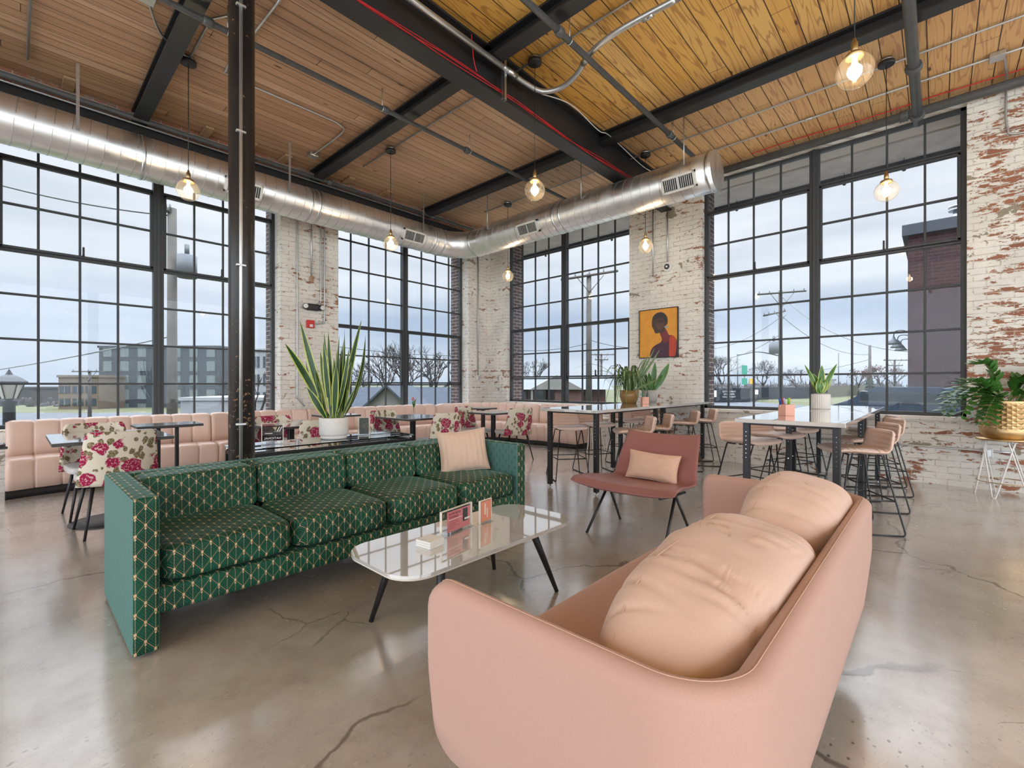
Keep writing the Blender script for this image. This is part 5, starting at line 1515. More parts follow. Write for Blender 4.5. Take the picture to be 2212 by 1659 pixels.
# ================================================================ plants and small things on tables
def leaf_blade(mb, base, tip, width, bend=0.0, twist=0.0, side=None, n=12, fold=0.18, wmax=0.45, edge_w=0.22, mats=(0, 1)):
    base = Vector(base); tip = Vector(tip); ax = tip - base
    sd = Vector(side) if side else ax.cross(Vector((0.3, 1, 0.1)))
    sd = (sd - ax.normalized() * sd.dot(ax.normalized())).normalized()
    up = sd.cross(ax.normalized())
    cols = [-1, -(1 - edge_w), 0, (1 - edge_w), 1]
    rows = []
    for i in range(n + 1):
        t = i / n
        c = base + ax * t + up * (bend * math.sin(PI * t)) + Vector((0, 0, -1)) * 0.0
        w = width / 2 * (math.sin(PI * min(1, (t / wmax)) / 2) ** 0.8 if t < wmax else max(0.0, 1 - ((t - wmax) / (1 - wmax)) ** 1.9) ** 0.9)
        w = max(w, width * 0.12 if t < 0.5 else 0.0008)
        a = twist * t
        s2 = sd * math.cos(a) + up * math.sin(a); u2 = up * math.cos(a) - sd * math.sin(a)
        rows.append([mb.bm.verts.new(c + s2 * (w * q) + u2 * (abs(q) * w * fold)) for q in cols])
    for i in range(n):
        for k in range(4):
            f = mb.bm.faces.new((rows[i][k], rows[i][k + 1], rows[i + 1][k + 1], rows[i + 1][k])); f.smooth = True
            f.material_index = mats[1] if k in (0, 3) else mats[0]
RV = Vector((math.sin(YAW), -math.cos(YAW), 0))     # room direction seen as "to the right"
FV = Vector((math.cos(YAW), math.sin(YAW), 0))
def pot_ring(mb, prof, c=(0, 0, 0), seg=48): return mb.lathe(prof, seg, c)

def snake_plant():
    loc = (1.955, 3.985, 0.7105)
    t = thing('potted_snake_plant', 'tall snake plant with yellow edged leaves in a round white pot on the console', 'plant', loc)
    MB().lathe([(0.0, 0.0), (0.105, 0.0), (0.112, 0.012), (0.112, 0.022), (0.104, 0.024), (0.120, 0.034), (0.124, 0.05), (0.125, 0.185), (0.121, 0.190), (0.116, 0.186), (0.116, 0.165), (0.0, 0.165)], 64).build('pot', 'white_ceramic', t)
    MB().lathe([(0, 0.166), (0.115, 0.166), (0.115, 0.170), (0.0, 0.174)], 32).build('soil', 'soil', t)
    # (side offset at base, depth offset at base, side offset at tip, height of tip, width, bend, twist)
    L = [(-0.05, 0.0, -0.31, 1.06, 0.062, 0.05, 0.5), (-0.06, 0.02, -0.47, 0.86, 0.065, 0.09, 0.3), (-0.02, -0.02, -0.085, 0.95, 0.045, 0.0, 0.8), (-0.01, 0.03, -0.05, 0.96, 0.042, 0.02, -0.5),
         (0.0, -0.03, -0.12, 0.78, 0.06, 0.03, 0.4), (-0.03, 0.04, -0.30, 0.70, 0.06, 0.05, 0.3), (0.02, 0.0, 0.05, 0.93, 0.058, 0.0, 0.6), (0.03, 0.03, 0.07, 0.90, 0.04, 0.02, 0.9),
         (0.05, -0.01, 0.12, 0.98, 0.055, -0.03, 0.7), (0.06, 0.0, 0.255, 1.06, 0.045, -0.08, 0.5), (0.05, 0.03, 0.26, 0.93, 0.05, -0.09, 0.3), (0.06, 0.04, 0.25, 0.72, 0.03, -0.05, 0.4),
         (0.03, -0.05, 0.16, 0.80, 0.045, -0.02, -0.4), (-0.04, -0.04, -0.19, 0.46, 0.058, 0.03, 0.2), (-0.05, -0.02, -0.15, 0.62, 0.05, 0.0, 0.5), (0.0, -0.06, -0.03, 0.58, 0.045, 0.0, 0.2),
         (0.02, -0.05, 0.06, 0.66, 0.055, 0.0, 0.3), (0.06, -0.02, 0.20, 0.45, 0.03, -0.03, 0.4), (0.04, 0.05, 0.14, 0.70, 0.055, 0.0, 0.2), (-0.02, 0.05, -0.08, 0.75, 0.05, 0.0, 0.2),
         (0.0, 0.02, 0.0, 0.80, 0.045, 0.0, 0.6), (0.07, 0.0, 0.13, 0.60, 0.05, 0.0, 0.1), (-0.07, 0.0, -0.12, 0.50, 0.05, 0.02, -0.2), (-0.01, -0.04, -0.06, 0.86, 0.05, 0.01, 0.1),
         (0.03, 0.0, 0.02, 0.72, 0.05, 0.0, -0.4), (0.0, 0.06, 0.04, 0.84, 0.04, 0.0, 0.5), (0.05, -0.04, 0.02, 0.50, 0.04, 0.01, 0.4)]
    mb = MB()
    rr = random.Random(5)
    for s0, d0, s1, h, w, bend, tw in L:
        b = RV * s0 + FV * d0 + Vector((0, 0, 0.16))
        tp = RV * s1 + FV * (d0 * 1.6 + rr.uniform(-0.05, 0.05)) + Vector((0, 0, h))
        leaf_blade(mb, b, tp, w * 1.08, bend, tw, side=RV + FV * rr.uniform(-0.6, 0.6), n=16, wmax=0.55, edge_w=0.34)
    mb.build('leaves', ['leaf_green', 'leaf_edge'], t, fix=False)
snake_plant()

def ribbed_pot_plant(loc):
    t = thing('potted_snake_plant', 'small snake plant in a ribbed white pot on the right tall table', 'plant', loc)
    n = 28
    mb = MB(); seg = n * 6; rings = []
    for z in (0, 0.004, 0.16, 0.165):
        rings.append([mb.bm.verts.new(((0.088 + 0.0045 * abs(math.sin(n / 2 * a))) * math.cos(a) * (0.97 if z in (0, 0.165) else 1), (0.088 + 0.0045 * abs(math.sin(n / 2 * a))) * math.sin(a) * (0.97 if z in (0, 0.165) else 1), z)) for a in [2 * PI * k / seg for k in range(seg)]])
    for i in range(3):
        for k in range(seg):
            f = mb.bm.faces.new((rings[i][k], rings[i][(k + 1) % seg], rings[i + 1][(k + 1) % seg], rings[i + 1][k])); f.smooth = True
    mb.bm.faces.new(rings[0][::-1]); mb.bm.faces.new(rings[-1])
    mb.build('pot', 'white_ceramic', t)
    MB().lathe([(0, 0.1655), (0.078, 0.1655), (0.07, 0.172), (0.0, 0.176)], 24).build('gravel', 'grey_ceramic', t)
    mb = MB(); rr = random.Random(2)
    for s0, s1, h, w, bend in ((-0.03, -0.155, 0.50, 0.05, 0.02), (-0.02, -0.065, 0.40, 0.075, 0.0), (0.0, 0.0, 0.49, 0.07, 0.0), (0.03, 0.19, 0.51, 0.06, -0.03), (-0.03, -0.03, 0.33, 0.085, 0.02), (0.03, 0.15, 0.35, 0.045, 0.0), (0.01, 0.05, 0.34, 0.06, 0.0), (-0.01, 0.02, 0.38, 0.06, 0.01)):
        b = RV * s0 + FV * rr.uniform(-.02, .02) + Vector((0, 0, 0.165)); tp = RV * s1 + FV * rr.uniform(-.05, .05) + Vector((0, 0, h))
        leaf_blade(mb, b, tp, w * 1.15, bend, rr.uniform(-.3, .3), side=RV, n=14, wmax=0.5, edge_w=0.22)
    mb.build('leaves', ['leaf_mid', 'leaf_edge'], t, fix=False)
ribbed_pot_plant((6.17, 0.965, 0.9205))

def grey_pot_plant(loc):
    t = thing('potted_snake_plant', 'small bright green snake plant in a tapered grey pot below the painting', 'plant', loc)
    MB().lathe([(0, 0), (0.085, 0), (0.12, 0.185), (0.112, 0.185), (0.108, 0.165), (0, 0.165)], 40).build('pot', 'grey_ceramic', t)
    mb = MB(); rr = random.Random(9)
    for s0, s1, h, w in ((-0.05, -0.25, 0.34, 0.05), (-0.04, -0.22, 0.44, 0.05), (-0.03, -0.16, 0.40, 0.06), (-0.02, -0.12, 0.52, 0.05), (0.0, -0.05, 0.46, 0.06), (0.02, 0.08, 0.62, 0.07), (0.04, 0.27, 0.60, 0.09), (0.03, 0.16, 0.42, 0.06), (-0.02, -0.24, 0.26, 0.05), (0.0, 0.02, 0.36, 0.06), (0.03, 0.20, 0.40, 0.04), (-0.05, -0.14, 0.32, 0.05)):
        b = RV * s0 + FV * rr.uniform(-.03, .03) + Vector((0, 0, 0.16)); tp = RV * s1 + FV * rr.uniform(-.08, .08) + Vector((0, 0, h))
        leaf_blade(mb, b, tp, w * 1.25, rr.uniform(-.02, .02), rr.uniform(-.5, .5), side=RV, n=12, wmax=0.5, edge_w=0.12)
    mb.build('leaves', ['leaf_mid', 'leaf_pale'], t, fix=False)
grey_pot_plant((6.66, 3.24, 0.9205))

def arching(mb, b, direction, length, rise, droop, w, n=12, mats=(0, 1)):
    d = Vector(direction).normalized(); pts = []
    for i in range(n + 1):
        t = i / n
        pts.append(Vector(b) + d * (length * t) + Vector((0, 0, rise * math.sin(PI * 0.5 * min(1, t * 1.35)) - droop * t ** 3)))
    s = d.cross(Vector((0, 0, 1))).normalized()
    rows = []
    for i, p in enumerate(pts):
        t = i / n; ww = w / 2 * (math.sin(PI * (0.12 + 0.88 * t)) ** 0.6) * (1 if t < 0.97 else 0.3)
        rows.append([mb.bm.verts.new(p - s * ww + Vector((0, 0, ww * 0.4))), mb.bm.verts.new(p), mb.bm.verts.new(p + s * ww + Vector((0, 0, ww * 0.4)))])
    for i in range(n):
        for k in range(2):
            f = mb.bm.faces.new((rows[i][k], rows[i][k + 1], rows[i + 1][k + 1], rows[i + 1][k])); f.smooth = True; f.material_index = mats[k % 2] if (i + k) % 5 == 0 else mats[0]
def strap_plant(loc):
    t = thing('potted_strap_plant', 'bushy strap leaved plant with long arching leaves on the left tall table', 'plant', loc)
    MB().lathe([(0, 0), (0.10, 0), (0.135, 0.10), (0.135, 0.19), (0.127, 0.19), (0.12, 0.17), (0, 0.17)], 40).build('pot', 'amber_pot', t)
    mb = MB(); rr = random.Random(11)
    for k in range(46):
        a = rr.uniform(0, 2 * PI); b = Vector((0.05 * math.cos(a), 0.05 * math.sin(a), 0.17))
        ln = rr.uniform(0.14, 0.36); arching(mb, b, (math.cos(a), math.sin(a), 0), ln, rr.uniform(0.18, 0.50), rr.uniform(0.10, 0.55), rr.uniform(0.022, 0.036))
    for s1, h, w in ((0.36, 0.80, 0.035), (0.43, 0.78, 0.04), (0.28, 0.72, 0.03), (0.22, 0.66, 0.035), (0.05, 0.55, 0.035), (-0.10, 0.52, 0.03), (0.46, 0.36, 0.03)):
        leaf_blade(mb, RV * 0.03 + Vector((0, 0, 0.17)), RV * s1 + FV * rr.uniform(-.1, .1) + Vector((0, 0, h)), w, 0.03, 0.3, side=RV, n=12, wmax=0.4)
    arching(mb, (0, 0, 0.18), -RV, 0.82, 0.42, 0.10, 0.022, 18)
    arching(mb, (0, 0, 0.18), -RV + FV * 0.3, 0.55, 0.30, 0.02, 0.03, 18)
    mb.build('leaves', ['leaf_grey', 'leaf_pale'], t, fix=False)
strap_plant((6.05, 3.33 - 0.35 + 0.30, 0.9205))

def pen_cup(loc, rz, label, caps):
    t = thing('pen_cup', label, 'pen cup', loc, rz, 'square pink pen cups')
    s, h = 0.045, 0.098
    for i, (lo, hi) in enumerate((((-s, -s, 0), (s, s, 0.004)), ((-s, -s, 0.004), (s, -s + 0.004, h)), ((-s, s - 0.004, 0.004), (s, s, h)), ((-s, -s + 0.004, 0.004), (-s + 0.004, s - 0.004, h)), ((s - 0.004, -s + 0.004, 0.004), (s, s - 0.004, h)))):
        MB().box(lo, hi, 0.0008, 1).build('cup_wall' if i else 'cup_base', 'pink_box', t)
    for k, (c, x, y, lx, ly) in enumerate(caps):
        p = thing('marker_pen', '%s capped marker pen standing in the pink cup %s' % (c, 'on the right tall table' if len(caps) > 3 else 'below the painting'), 'pen', Vector(loc) + Matrix.Rotation(rz, 3, 'Z') @ Vector((x, y, 0.0045)), rz, 'marker pens in the cups')
        d = Vector((lx, ly, 1)).normalized()
        MB().tube([Vector((0, 0, 0.002)), d * 0.095], 0.0075, 10).build('barrel', 'white_plastic', p)
        MB().tube([d * 0.095, d * 0.148, d * 0.152], [0.0095, 0.009, 0.006], 10).build('cap', 'cap_' + c, p)
for nm, c in (('blue', (0.03, 0.07, 0.35)), ('purple', (0.40, 0.34, 0.50)), ('red', (0.62, 0.05, 0.03)), ('green', (0.20, 0.55, 0.03)), ('orange', (0.85, 0.30, 0.02)), ('teal', (0.02, 0.30, 0.20)), ('navy', (0.05, 0.05, 0.12))):
    simple('cap_' + nm, c, 0.35)
pen_cup((4.66, 0.985, 0.9205), R(-38), 'pink square pen cup with coloured markers on the right tall table', [('blue', -0.022, 0.02, -0.22, 0.0), ('purple', -0.015, -0.012, -0.1, 0.05), ('red', 0.0, 0.02, -0.05, 0.1), ('green', 0.012, -0.005, 0.06, 0.0), ('orange', 0.024, 0.012, 0.12, 0.0)])
pen_cup((6.02, 3.02, 0.9205), R(-45), 'pink square pen cup with teal markers on the left tall table', [('teal', -0.015, 0.01, -0.15, 0.0), ('navy', 0.015, -0.01, 0.12, 0.0)])

# wire stands and the big gold planter
def wire_stand(name, label, loc, h, r, top_mat, leg_mat, n=5, ring=None, th=0.0068):
    t = thing(name, label, 'stand', loc, 0.2)
    MB().lathe([(0, h - 0.018), (r, h - 0.018), (r, h), (0, h)], 48).build('top_disc', top_mat, t)
    for k in range(n):
        a = 2 * PI * k / n
        def pt(ang, rad, z): return Vector((rad * math.cos(ang), rad * math.sin(ang), z))
        sp = 2 * PI / n * 0.62
        top1, top2 = pt(a - sp, r * 0.82, h - 0.018), pt(a + sp, r * 0.82, h - 0.018)
        f1, f2 = pt(a - 0.07, r * 1.0, 0.02), pt(a + 0.07, r * 1.0, 0.02)
        mid = pt(a, r * 1.03, th)
        MB().tube(spline([top1, top1.lerp(f1, 0.5), f1, mid, f2, f2.lerp(top2, 0.5), top2], 6), th, 8).build('hairpin_leg', leg_mat, t)
    if ring: MB().tube([(ring[0] * math.cos(2 * PI * k / 40), ring[0] * math.sin(2 * PI * k / 40), ring[1]) for k in range(40)], 0.0045, 8, closed=True).build('brace_ring', 'gold', t)
    return t
wire_stand('plant_stand', 'white wire plant stand with gold disc top against the right brick wall', (7.18, -0.53, 0), 0.62, 0.225, 'gold', 'white_enamel', 5, (0.222, 0.16))
wire_stand('wire_side_table', 'cream wire side table beside the banquette end seen under the tall table', (7.05, 4.42, 0), 0.60, 0.20, 'cream_wire', 'cream_wire', 6)
def gold_planter():
    t = thing('gold_planter', 'large dimpled gold planter holding a glossy green plant on the white wire stand', 'planter', (7.18, -0.53, 0.6205))
    n, rows = 34, 15
    mb = MB(); seg = n * 4; nv = rows * 4 + 1; rings = []
    def rad(z): 
        s = z / 0.40
        return 0.198 if s > 0.22 else 0.198 - 0.055 * (1 - s / 0.22) ** 2.2
    rings.append([mb.bm.verts.new((0.13 * math.cos(2 * PI * k / seg), 0.13 * math.sin(2 * PI * k / seg), 0)) for k in range(seg)])
    for j in range(nv):
        z = 0.006 + 0.394 * j / (nv - 1); row = []
        for k in range(seg):
            a = 2 * PI * k / seg
            u = k / 4.0; v = (z - 0.10) / 0.026
            fade = max(0, min(1, (z - 0.095) / 0.02)) * max(0, min(1, (0.385 - z) / 0.015))
            fp = abs((u * 0.5 + v * 0.5) % 1 - 0.5); fq = abs((u * 0.5 - v * 0.5) % 1 - 0.5)
            r = rad(z) + 0.010 * (1 - 2 * max(fp, fq) - 0.4) * fade
            row.append(mb.bm.verts.new((r * math.cos(a), r * math.sin(a), z)))
        rings.append(row)
    rings.append([mb.bm.verts.new((0.188 * math.cos(2 * PI * k / seg), 0.188 * math.sin(2 * PI * k / seg), 0.40)) for k in range(seg)])
    rings.append([mb.bm.verts.new((0.186 * math.cos(2 * PI * k / seg), 0.186 * math.sin(2 * PI * k / seg), 0.36)) for k in range(seg)])
    for i in range(len(rings) - 1):
        for k in range(seg): mb.bm.faces.new((rings[i][k], rings[i][(k + 1) % seg], rings[i + 1][(k + 1) % seg], rings[i + 1][k]))
    mb.bm.faces.new(rings[0][::-1])
    mb.build('pot', 'gold', t)
    MB().lathe([(0, 0.355), (0.188, 0.355), (0.185, 0.362), (0, 0.37)], 32).build('soil', 'soil', t)
    rr = random.Random(21)
    # arching stems with paired glossy leaflets; (right, depth, rise, droop)
    stems = [(-0.62, 0.00, 0.20, 0.42), (-0.55, -0.12, 0.26, 0.60), (-0.70, -0.05, 0.30, 0.36), (-0.38, -0.18, 0.22, 0.62), (-0.45, 0.05, 0.20, 0.50), (-0.30, 0.0, 0.44, 0.02), (-0.30, -0.20, 0.16, 0.48), (0.05, -0.16, 0.26, 0.10),
             (0.34, -0.10, 0.38, 0.02), (0.50, -0.05, 0.28, 0.25), (0.30, 0.05, 0.30, 0.06), (0.62, 0.0, 0.22, 0.35), (0.10, -0.22, 0.16, 0.46), (0.45, -0.16, 0.36, 0.14), (-0.14, 0.05, 0.22, 0.02), (-0.48, -0.22, 0.14, 0.50)]
    ms = MB(); ml = MB()
    for sx, sd, rise, droop in stems:
        b = RV * (0.10 * (1 if sx > 0 else -1) * rr.random()) + FV * rr.uniform(-0.06, 0.06) + Vector((0, 0, 0.36))
        d = RV * sx + FV * sd
        pts = []
        nn = 16
        for i in range(nn + 1):
            q = i / nn
            pts.append(b + d * q + Vector((0, 0, rise * math.sin(PI / 2 * min(1, q * 1.5)) - droop * 0.62 * q ** 2.6)))
        # stay in front of the wall
        for p in pts:
            p.x = min(p.x, 0.26); 
        ms.tube(pts, [lerp(0.009, 0.003, i / nn) for i in range(nn + 1)], 6)
        for i in range(4, nn + 1):
            tdir = (pts[i] - pts[i - 1]).normalized(); sdv = tdir.cross(Vector((0, 0, 1))).normalized()
            for sg in (-1, 1):
                ln = rr.uniform(0.10, 0.145) * (1 - 0.3 * (i / nn) ** 3)
                out = (sdv * sg * 0.75 + tdir * 0.75 + Vector((0, 0, rr.uniform(0.05, 0.45)))).normalized()
                tipp = pts[i] + out * ln; 
                if tipp.x > 0.28: continue
                leaf_blade(ml, pts[i], tipp, ln * 0.50, 0.006 * sg, 0, side=out.cross(Vector((0, 0, 1))) + Vector((0, 0, 0.3 * sg)), n=6, wmax=0.45, fold=0.12)
    ms.build('stems', 'stem_green', t); ml.build('leaves', ['leaf_mid', 'leaf_mid'], t, fix=False)
gold_planter()

# ================================================================ the street outside
def mats_out():
    simple('pavement_concrete', (0.34, 0.34, 0.33), 0.9, nz=0.08, sc=2)
    simple('grass', (0.085, 0.09, 0.04), 0.95, nz=0.25, sc=0.6)
    simple('asphalt', (0.075, 0.085, 0.10), 0.9, nz=0.12, sc=0.5)
    simple('pole_wood', (0.085, 0.078, 0.07), 0.9, nz=0.25, sc=3)
    simple('bark', (0.04, 0.035, 0.035), 0.95, nz=0.2, sc=3)
    simple('facade_dark', (0.035, 0.045, 0.055), 0.8, nz=0.05, sc=0.4)
    simple('facade_grey', (0.20, 0.33, 0.35), 0.8, nz=0.05, sc=0.4)
    simple('facade_white', (0.25, 0.26, 0.265), 0.8, nz=0.04, sc=0.4)
    simple('facade_tan', (0.15, 0.115, 0.085), 0.8, nz=0.05, sc=0.4)
    simple('facade_brick', (0.10, 0.05, 0.04), 0.9, nz=0.15, sc=6)
    simple('house_siding', (0.20, 0.20, 0.18), 0.9, nz=0.06, sc=2)
    simple('slate_roof', (0.045, 0.058, 0.08), 0.85, nz=0.15, sc=4)
    simple('pale_roof', (0.14, 0.155, 0.17), 0.85, nz=0.1, sc=3)
    simple('far_window', (0.03, 0.045, 0.055), 0.15, 0, 0.8, 0.2, 1.0)
    simple('pale_window', (0.13, 0.165, 0.165), 0.3)
    simple('balcony_rail', (0.18, 0.19, 0.20), 0.6)
    simple('fence_cloth', (0.014, 0.019, 0.026), 0.9, nz=0.15, sc=2)
    simple('fence_tan', (0.12, 0.11, 0.08), 0.9, nz=0.15, sc=3)
    simple('street_metal', (0.10, 0.11, 0.12), 0.5)
    simple('lamp_blue_grey', (0.02, 0.03, 0.042), 0.5)
    simple('rust_leaves', (0.14, 0.07, 0.045), 0.95, nz=0.3, sc=3)
    simple('fir_green', (0.025, 0.05, 0.035), 0.95, nz=0.3, sc=3)
    simple('brush_grey', (0.05, 0.048, 0.052), 0.95, nz=0.25, sc=1)
    simple('sign_green', (0.02, 0.30, 0.20), 0.5); simple('sign_yellow', (0.80, 0.45, 0.02), 0.5)
    simple('car_paint', (0.05, 0.08, 0.12), 0.2, 0.3, 0.7)
    simple('soffit_wood', (0.42, 0.38, 0.35), 0.7, nz=0.2, sc=4)
    simple('cornice_grey', (0.035, 0.045, 0.06), 0.6)
mats_out()
# ground: level with the floor on the right hand side, falling away behind the left hand windows
def ground():
    mb = MB()
    def gz(x, y):
        a = min(1, max(0, (y - 8.6) / 7)); a = a * a * (3 - 2 * a)
        b = min(1, max(0, (x - 24) / 20))
        return -0.02 - 2.6 * a * (1 - b)
    N = 60
    def f(u, v):
        x = -70 + 330 * u ** 1.3; y = -120 + 400 * v ** 1.1
        inside = x < XO + 0.6 and y < YO + 0.3
        return Vector((x, y, min(gz(x, y), -0.25 if (x < XO + 6 and y < YO + 4) else 0.5)))
    mb.grid(f, N, N)
    o = mb.build('ground', 'grass', fix=False); tag(o, 'dull winter grass covering the ground outside the windows', 'ground')
ground()
o = MB().box((XO + 0.005, -14, -0.30), (13.0, 8.1, -0.03)).build('pavement', 'pavement_concrete'); tag(o, 'pale concrete pavement right outside the right hand windows', 'pavement')
def polar(u, d, z):      # u = tangent of the bearing right of the view axis, d = distance along the axis
    return Vector((FV.x * d + RV.x * d * u, FV.y * d + RV.y * d * u, z))
def slab(name, pts, z0, z1, mat, lab, cat):
    o = MB().prism(pts, z0, z1).build(name, mat); return tag(o, lab, cat)
p = [polar(0.40, 40, 0), polar(0.70, 24, 0), polar(1.30, 20, 0), polar(1.3, 12, 0), polar(0.55, 16, 0), polar(0.36, 28, 0)]
slab('road', [(q.x, q.y) for q in p], -0.24, -0.015, 'asphalt', 'grey road strip outside the right hand window', 'road')
p = [polar(-1.3, 60, 0), polar(-0.60, 60, 0), polar(-0.62, 26, 0), polar(-1.3, 20, 0)]
slab('car_park', [(q.x, q.y) for q in p], -2.7, -2.55, 'asphalt', 'pale car park ground outside the left window', 'car park')

def building(name, label, u0, u1, d, ztop, zbot, mat, wins=None, depth=10, extra=None, skew=0.0, roofmat=None, wm='far_window'):
    a = polar(u0, d, zbot); b = polar(u1, d * (1 + skew), zbot); n = (b - a).normalized()
    out = Vector((n.y, -n.x, 0))
    if out.dot(-FV) < 0: out = -out
    t = thing(name, label, 'building', ((a.x + b.x) / 2, (a.y + b.y) / 2, zbot))
    org = t.location[:]
    mat4 = Matrix(((n.x, -out.x, 0, a.x), (n.y, -out.y, 0, a.y), (0, 0, 1, zbot), (0, 0, 0, 1)))
    W = (b - a).length; H = ztop - zbot
    MB().box((0, 0, 0), (W, depth, H), mat=mat4).build('wall', mat, t, origin=org)
    MB().box((-0.15, -0.15, H), (W + 0.15, depth, H + 0.35), mat=mat4).build('parapet', roofmat or mat, t, origin=org)
    if wins:
        nx, nz, ww, wh, z0, dz, mode = wins
        for i in range(nx):
            for j in range(nz):
                x = W * (i + 0.5) / nx; z = z0 + dz * j
                if mode == 'bal' and i % 2 == 1:
                    f = MB().box((x - ww * 0.9, 0.02, z), (x + ww * 0.9, 0.10, z + wh * 1.1), mat=mat4) if False else None
                    q = MB().box((x - ww * 0.75, -0.03, z), (x + ww * 0.75, 0.02, z + wh * 1.15), mat=mat4).build('balcony_door', 'far_window', t, origin=org)
                    MB().box((x - ww * 0.9, -1.2, z - 0.25), (x + ww * 0.9, -0.02, z - 0.05), mat=mat4).build('balcony', 'balcony_rail', t, origin=org)
                    r = MB()
                    for k in range(7): r.box((x - ww * 0.9 + ww * 1.8 * k / 6 - 0.03, -1.2, z - 0.05), (x - ww * 0.9 + ww * 1.8 * k / 6 + 0.03, -1.14, z + 0.9), mat=mat4)
                    r.box((x - ww * 0.9, -1.2, z + 0.85), (x + ww * 0.9, -1.14, z + 0.93), mat=mat4); r.build('balcony_railing', 'balcony_rail', t, origin=org)
                else:
                    q = MB().box((x - ww / 2, -0.06, z), (x + ww / 2, 0.02, z + wh), mat=mat4).build('window', wm, t, origin=org)
                    MB().box((x - 0.05, -0.09, z), (x + 0.05, -0.06, z + wh), mat=mat4).build('window_bar', 'balcony_rail', q, origin=org)
    return t, mat4, W, H, org
building('apartment_block', 'dark grey apartment block beyond the left window beside the big pole', -0.897, -0.635, 75, 7.1, -5, 'facade_dark', (7, 5, 1.35, 1.6, 1.4, 2.3, 'plain'), wm='pale_window')
t, m4, W, H, org = building('apartment_block', 'pale apartment block with balconies seen beside the black column', -0.634, -0.50, 80, 6.6, -5, 'facade_white', (5, 4, 1.4, 1.6, 1.4, 2.6, 'bal'))
building('apartment_block', 'cream apartment block seen through the right part of the first window', -0.565, -0.44, 62, 5.6, -5, 'facade_white', (6, 4, 0.8, 1.5, 1.2, 2.4, 'plain'))
building('office_building', 'low tan building between street lamp and dark apartments', -0.985, -0.90, 70, 2.2, -5, 'facade_tan', (3, 3, 1.6, 1.1, 1.0, 1.9, 'plain'))
building('warehouse', 'long low white building below the pale apartments', -0.72, -0.50, 50, -0.6, -5, 'facade_white', None)
building('low_building', 'low brown roofs far off at the left window edge', -1.15, -0.985, 90, 0.3, -5, 'brush_grey', None)
# slate roofed house below the second window
def gable_house():
    d = 17.0
    t = thing('gabled_house', 'cream gabled house with blue grey slate roof below the second window', 'house', tuple(polar(-0.27, d, -3.0)))
    org = tuple(polar(-0.27, d, -3.0)); O = Vector(org)
    n = RV; dep = FV
    def P(s, k, z): return O + n * s + dep * k + Vector((0, 0, z + 3.0))
    gw, ga, ge = 1.55, 1.10, -0.35
    mb = MB()
    v = [P(-gw, 0, -3), P(gw, 0, -3), P(gw, 0, ge), P(0, 0, ga), P(-gw, 0, ge)]
    w = [P(-gw, 4, -3), P(gw, 4, -3), P(gw, 4, ge), P(0, 4, ga), P(-gw, 4, ge)]
    V = [mb.bm.verts.new(q) for q in v]; Wv = [mb.bm.verts.new(q) for q in w]
    mb.bm.faces.new(V); mb.bm.faces.new(Wv[::-1])
    for i in range(5): mb.bm.faces.new((V[i], Wv[i], Wv[(i + 1) % 5], V[(i + 1) % 5]))
    mb.build('gable_wall', 'house_siding', t, origin=org)
    for sg in (-1, 1):
        mb = MB()
        a = [P(0, -0.25, ga + 0.10), P(0, 4, ga + 0.10), P(sg * (gw + 0.3), 4, ge - 0.22), P(sg * (gw + 0.3), -0.25, ge - 0.22)]
        b = [q - Vector((0, 0, 0.09)) for q in a]
        A = [mb.bm.verts.new(q) for q in a]; B = [mb.bm.verts.new(q) for q in b]
        mb.bm.faces.new(A); mb.bm.faces.new(B[::-1])
        for i in range(4): mb.bm.faces.new((A[i], B[i], B[(i + 1) % 4], A[(i + 1) % 4]))
        mb.build('gable_roof', 'slate_roof', t, origin=org)
    mb = MB()
    v = [P(-5.5, 1.2, -1.6), P(-5.0, 4.2, 1.06), P(-5.5, 7, -1.6)]; w = [P(4.2, 1.2, -1.6), P(3.8, 4.2, 1.06), P(4.2, 7, -1.6)]
    A = [mb.bm.verts.new(q) for q in v]; B = [mb.bm.verts.new(q) for q in w]
    mb.bm.faces.new(A); mb.bm.faces.new(B[::-1])
    for i in range(3): mb.bm.faces.new((A[i], B[i], B[(i + 1) % 3], A[(i + 1) % 3]))
    mb.build('main_roof', 'slate_roof', t, origin=org)
    MB().box((-0.1, -0.1, 0), (0.1, 0.1, 0.1)).bm.free()
    mb = MB(); c = [P(-5.4, 1.5, -3), P(4.1, 1.5, -3), P(4.1, 6.8, -3), P(-5.4, 6.8, -3)]
    mb.prism([(q.x, q.y) for q in c], -3.0, -1.6); mb.build('house_wall', 'house_siding', t, origin=org)
gable_house()
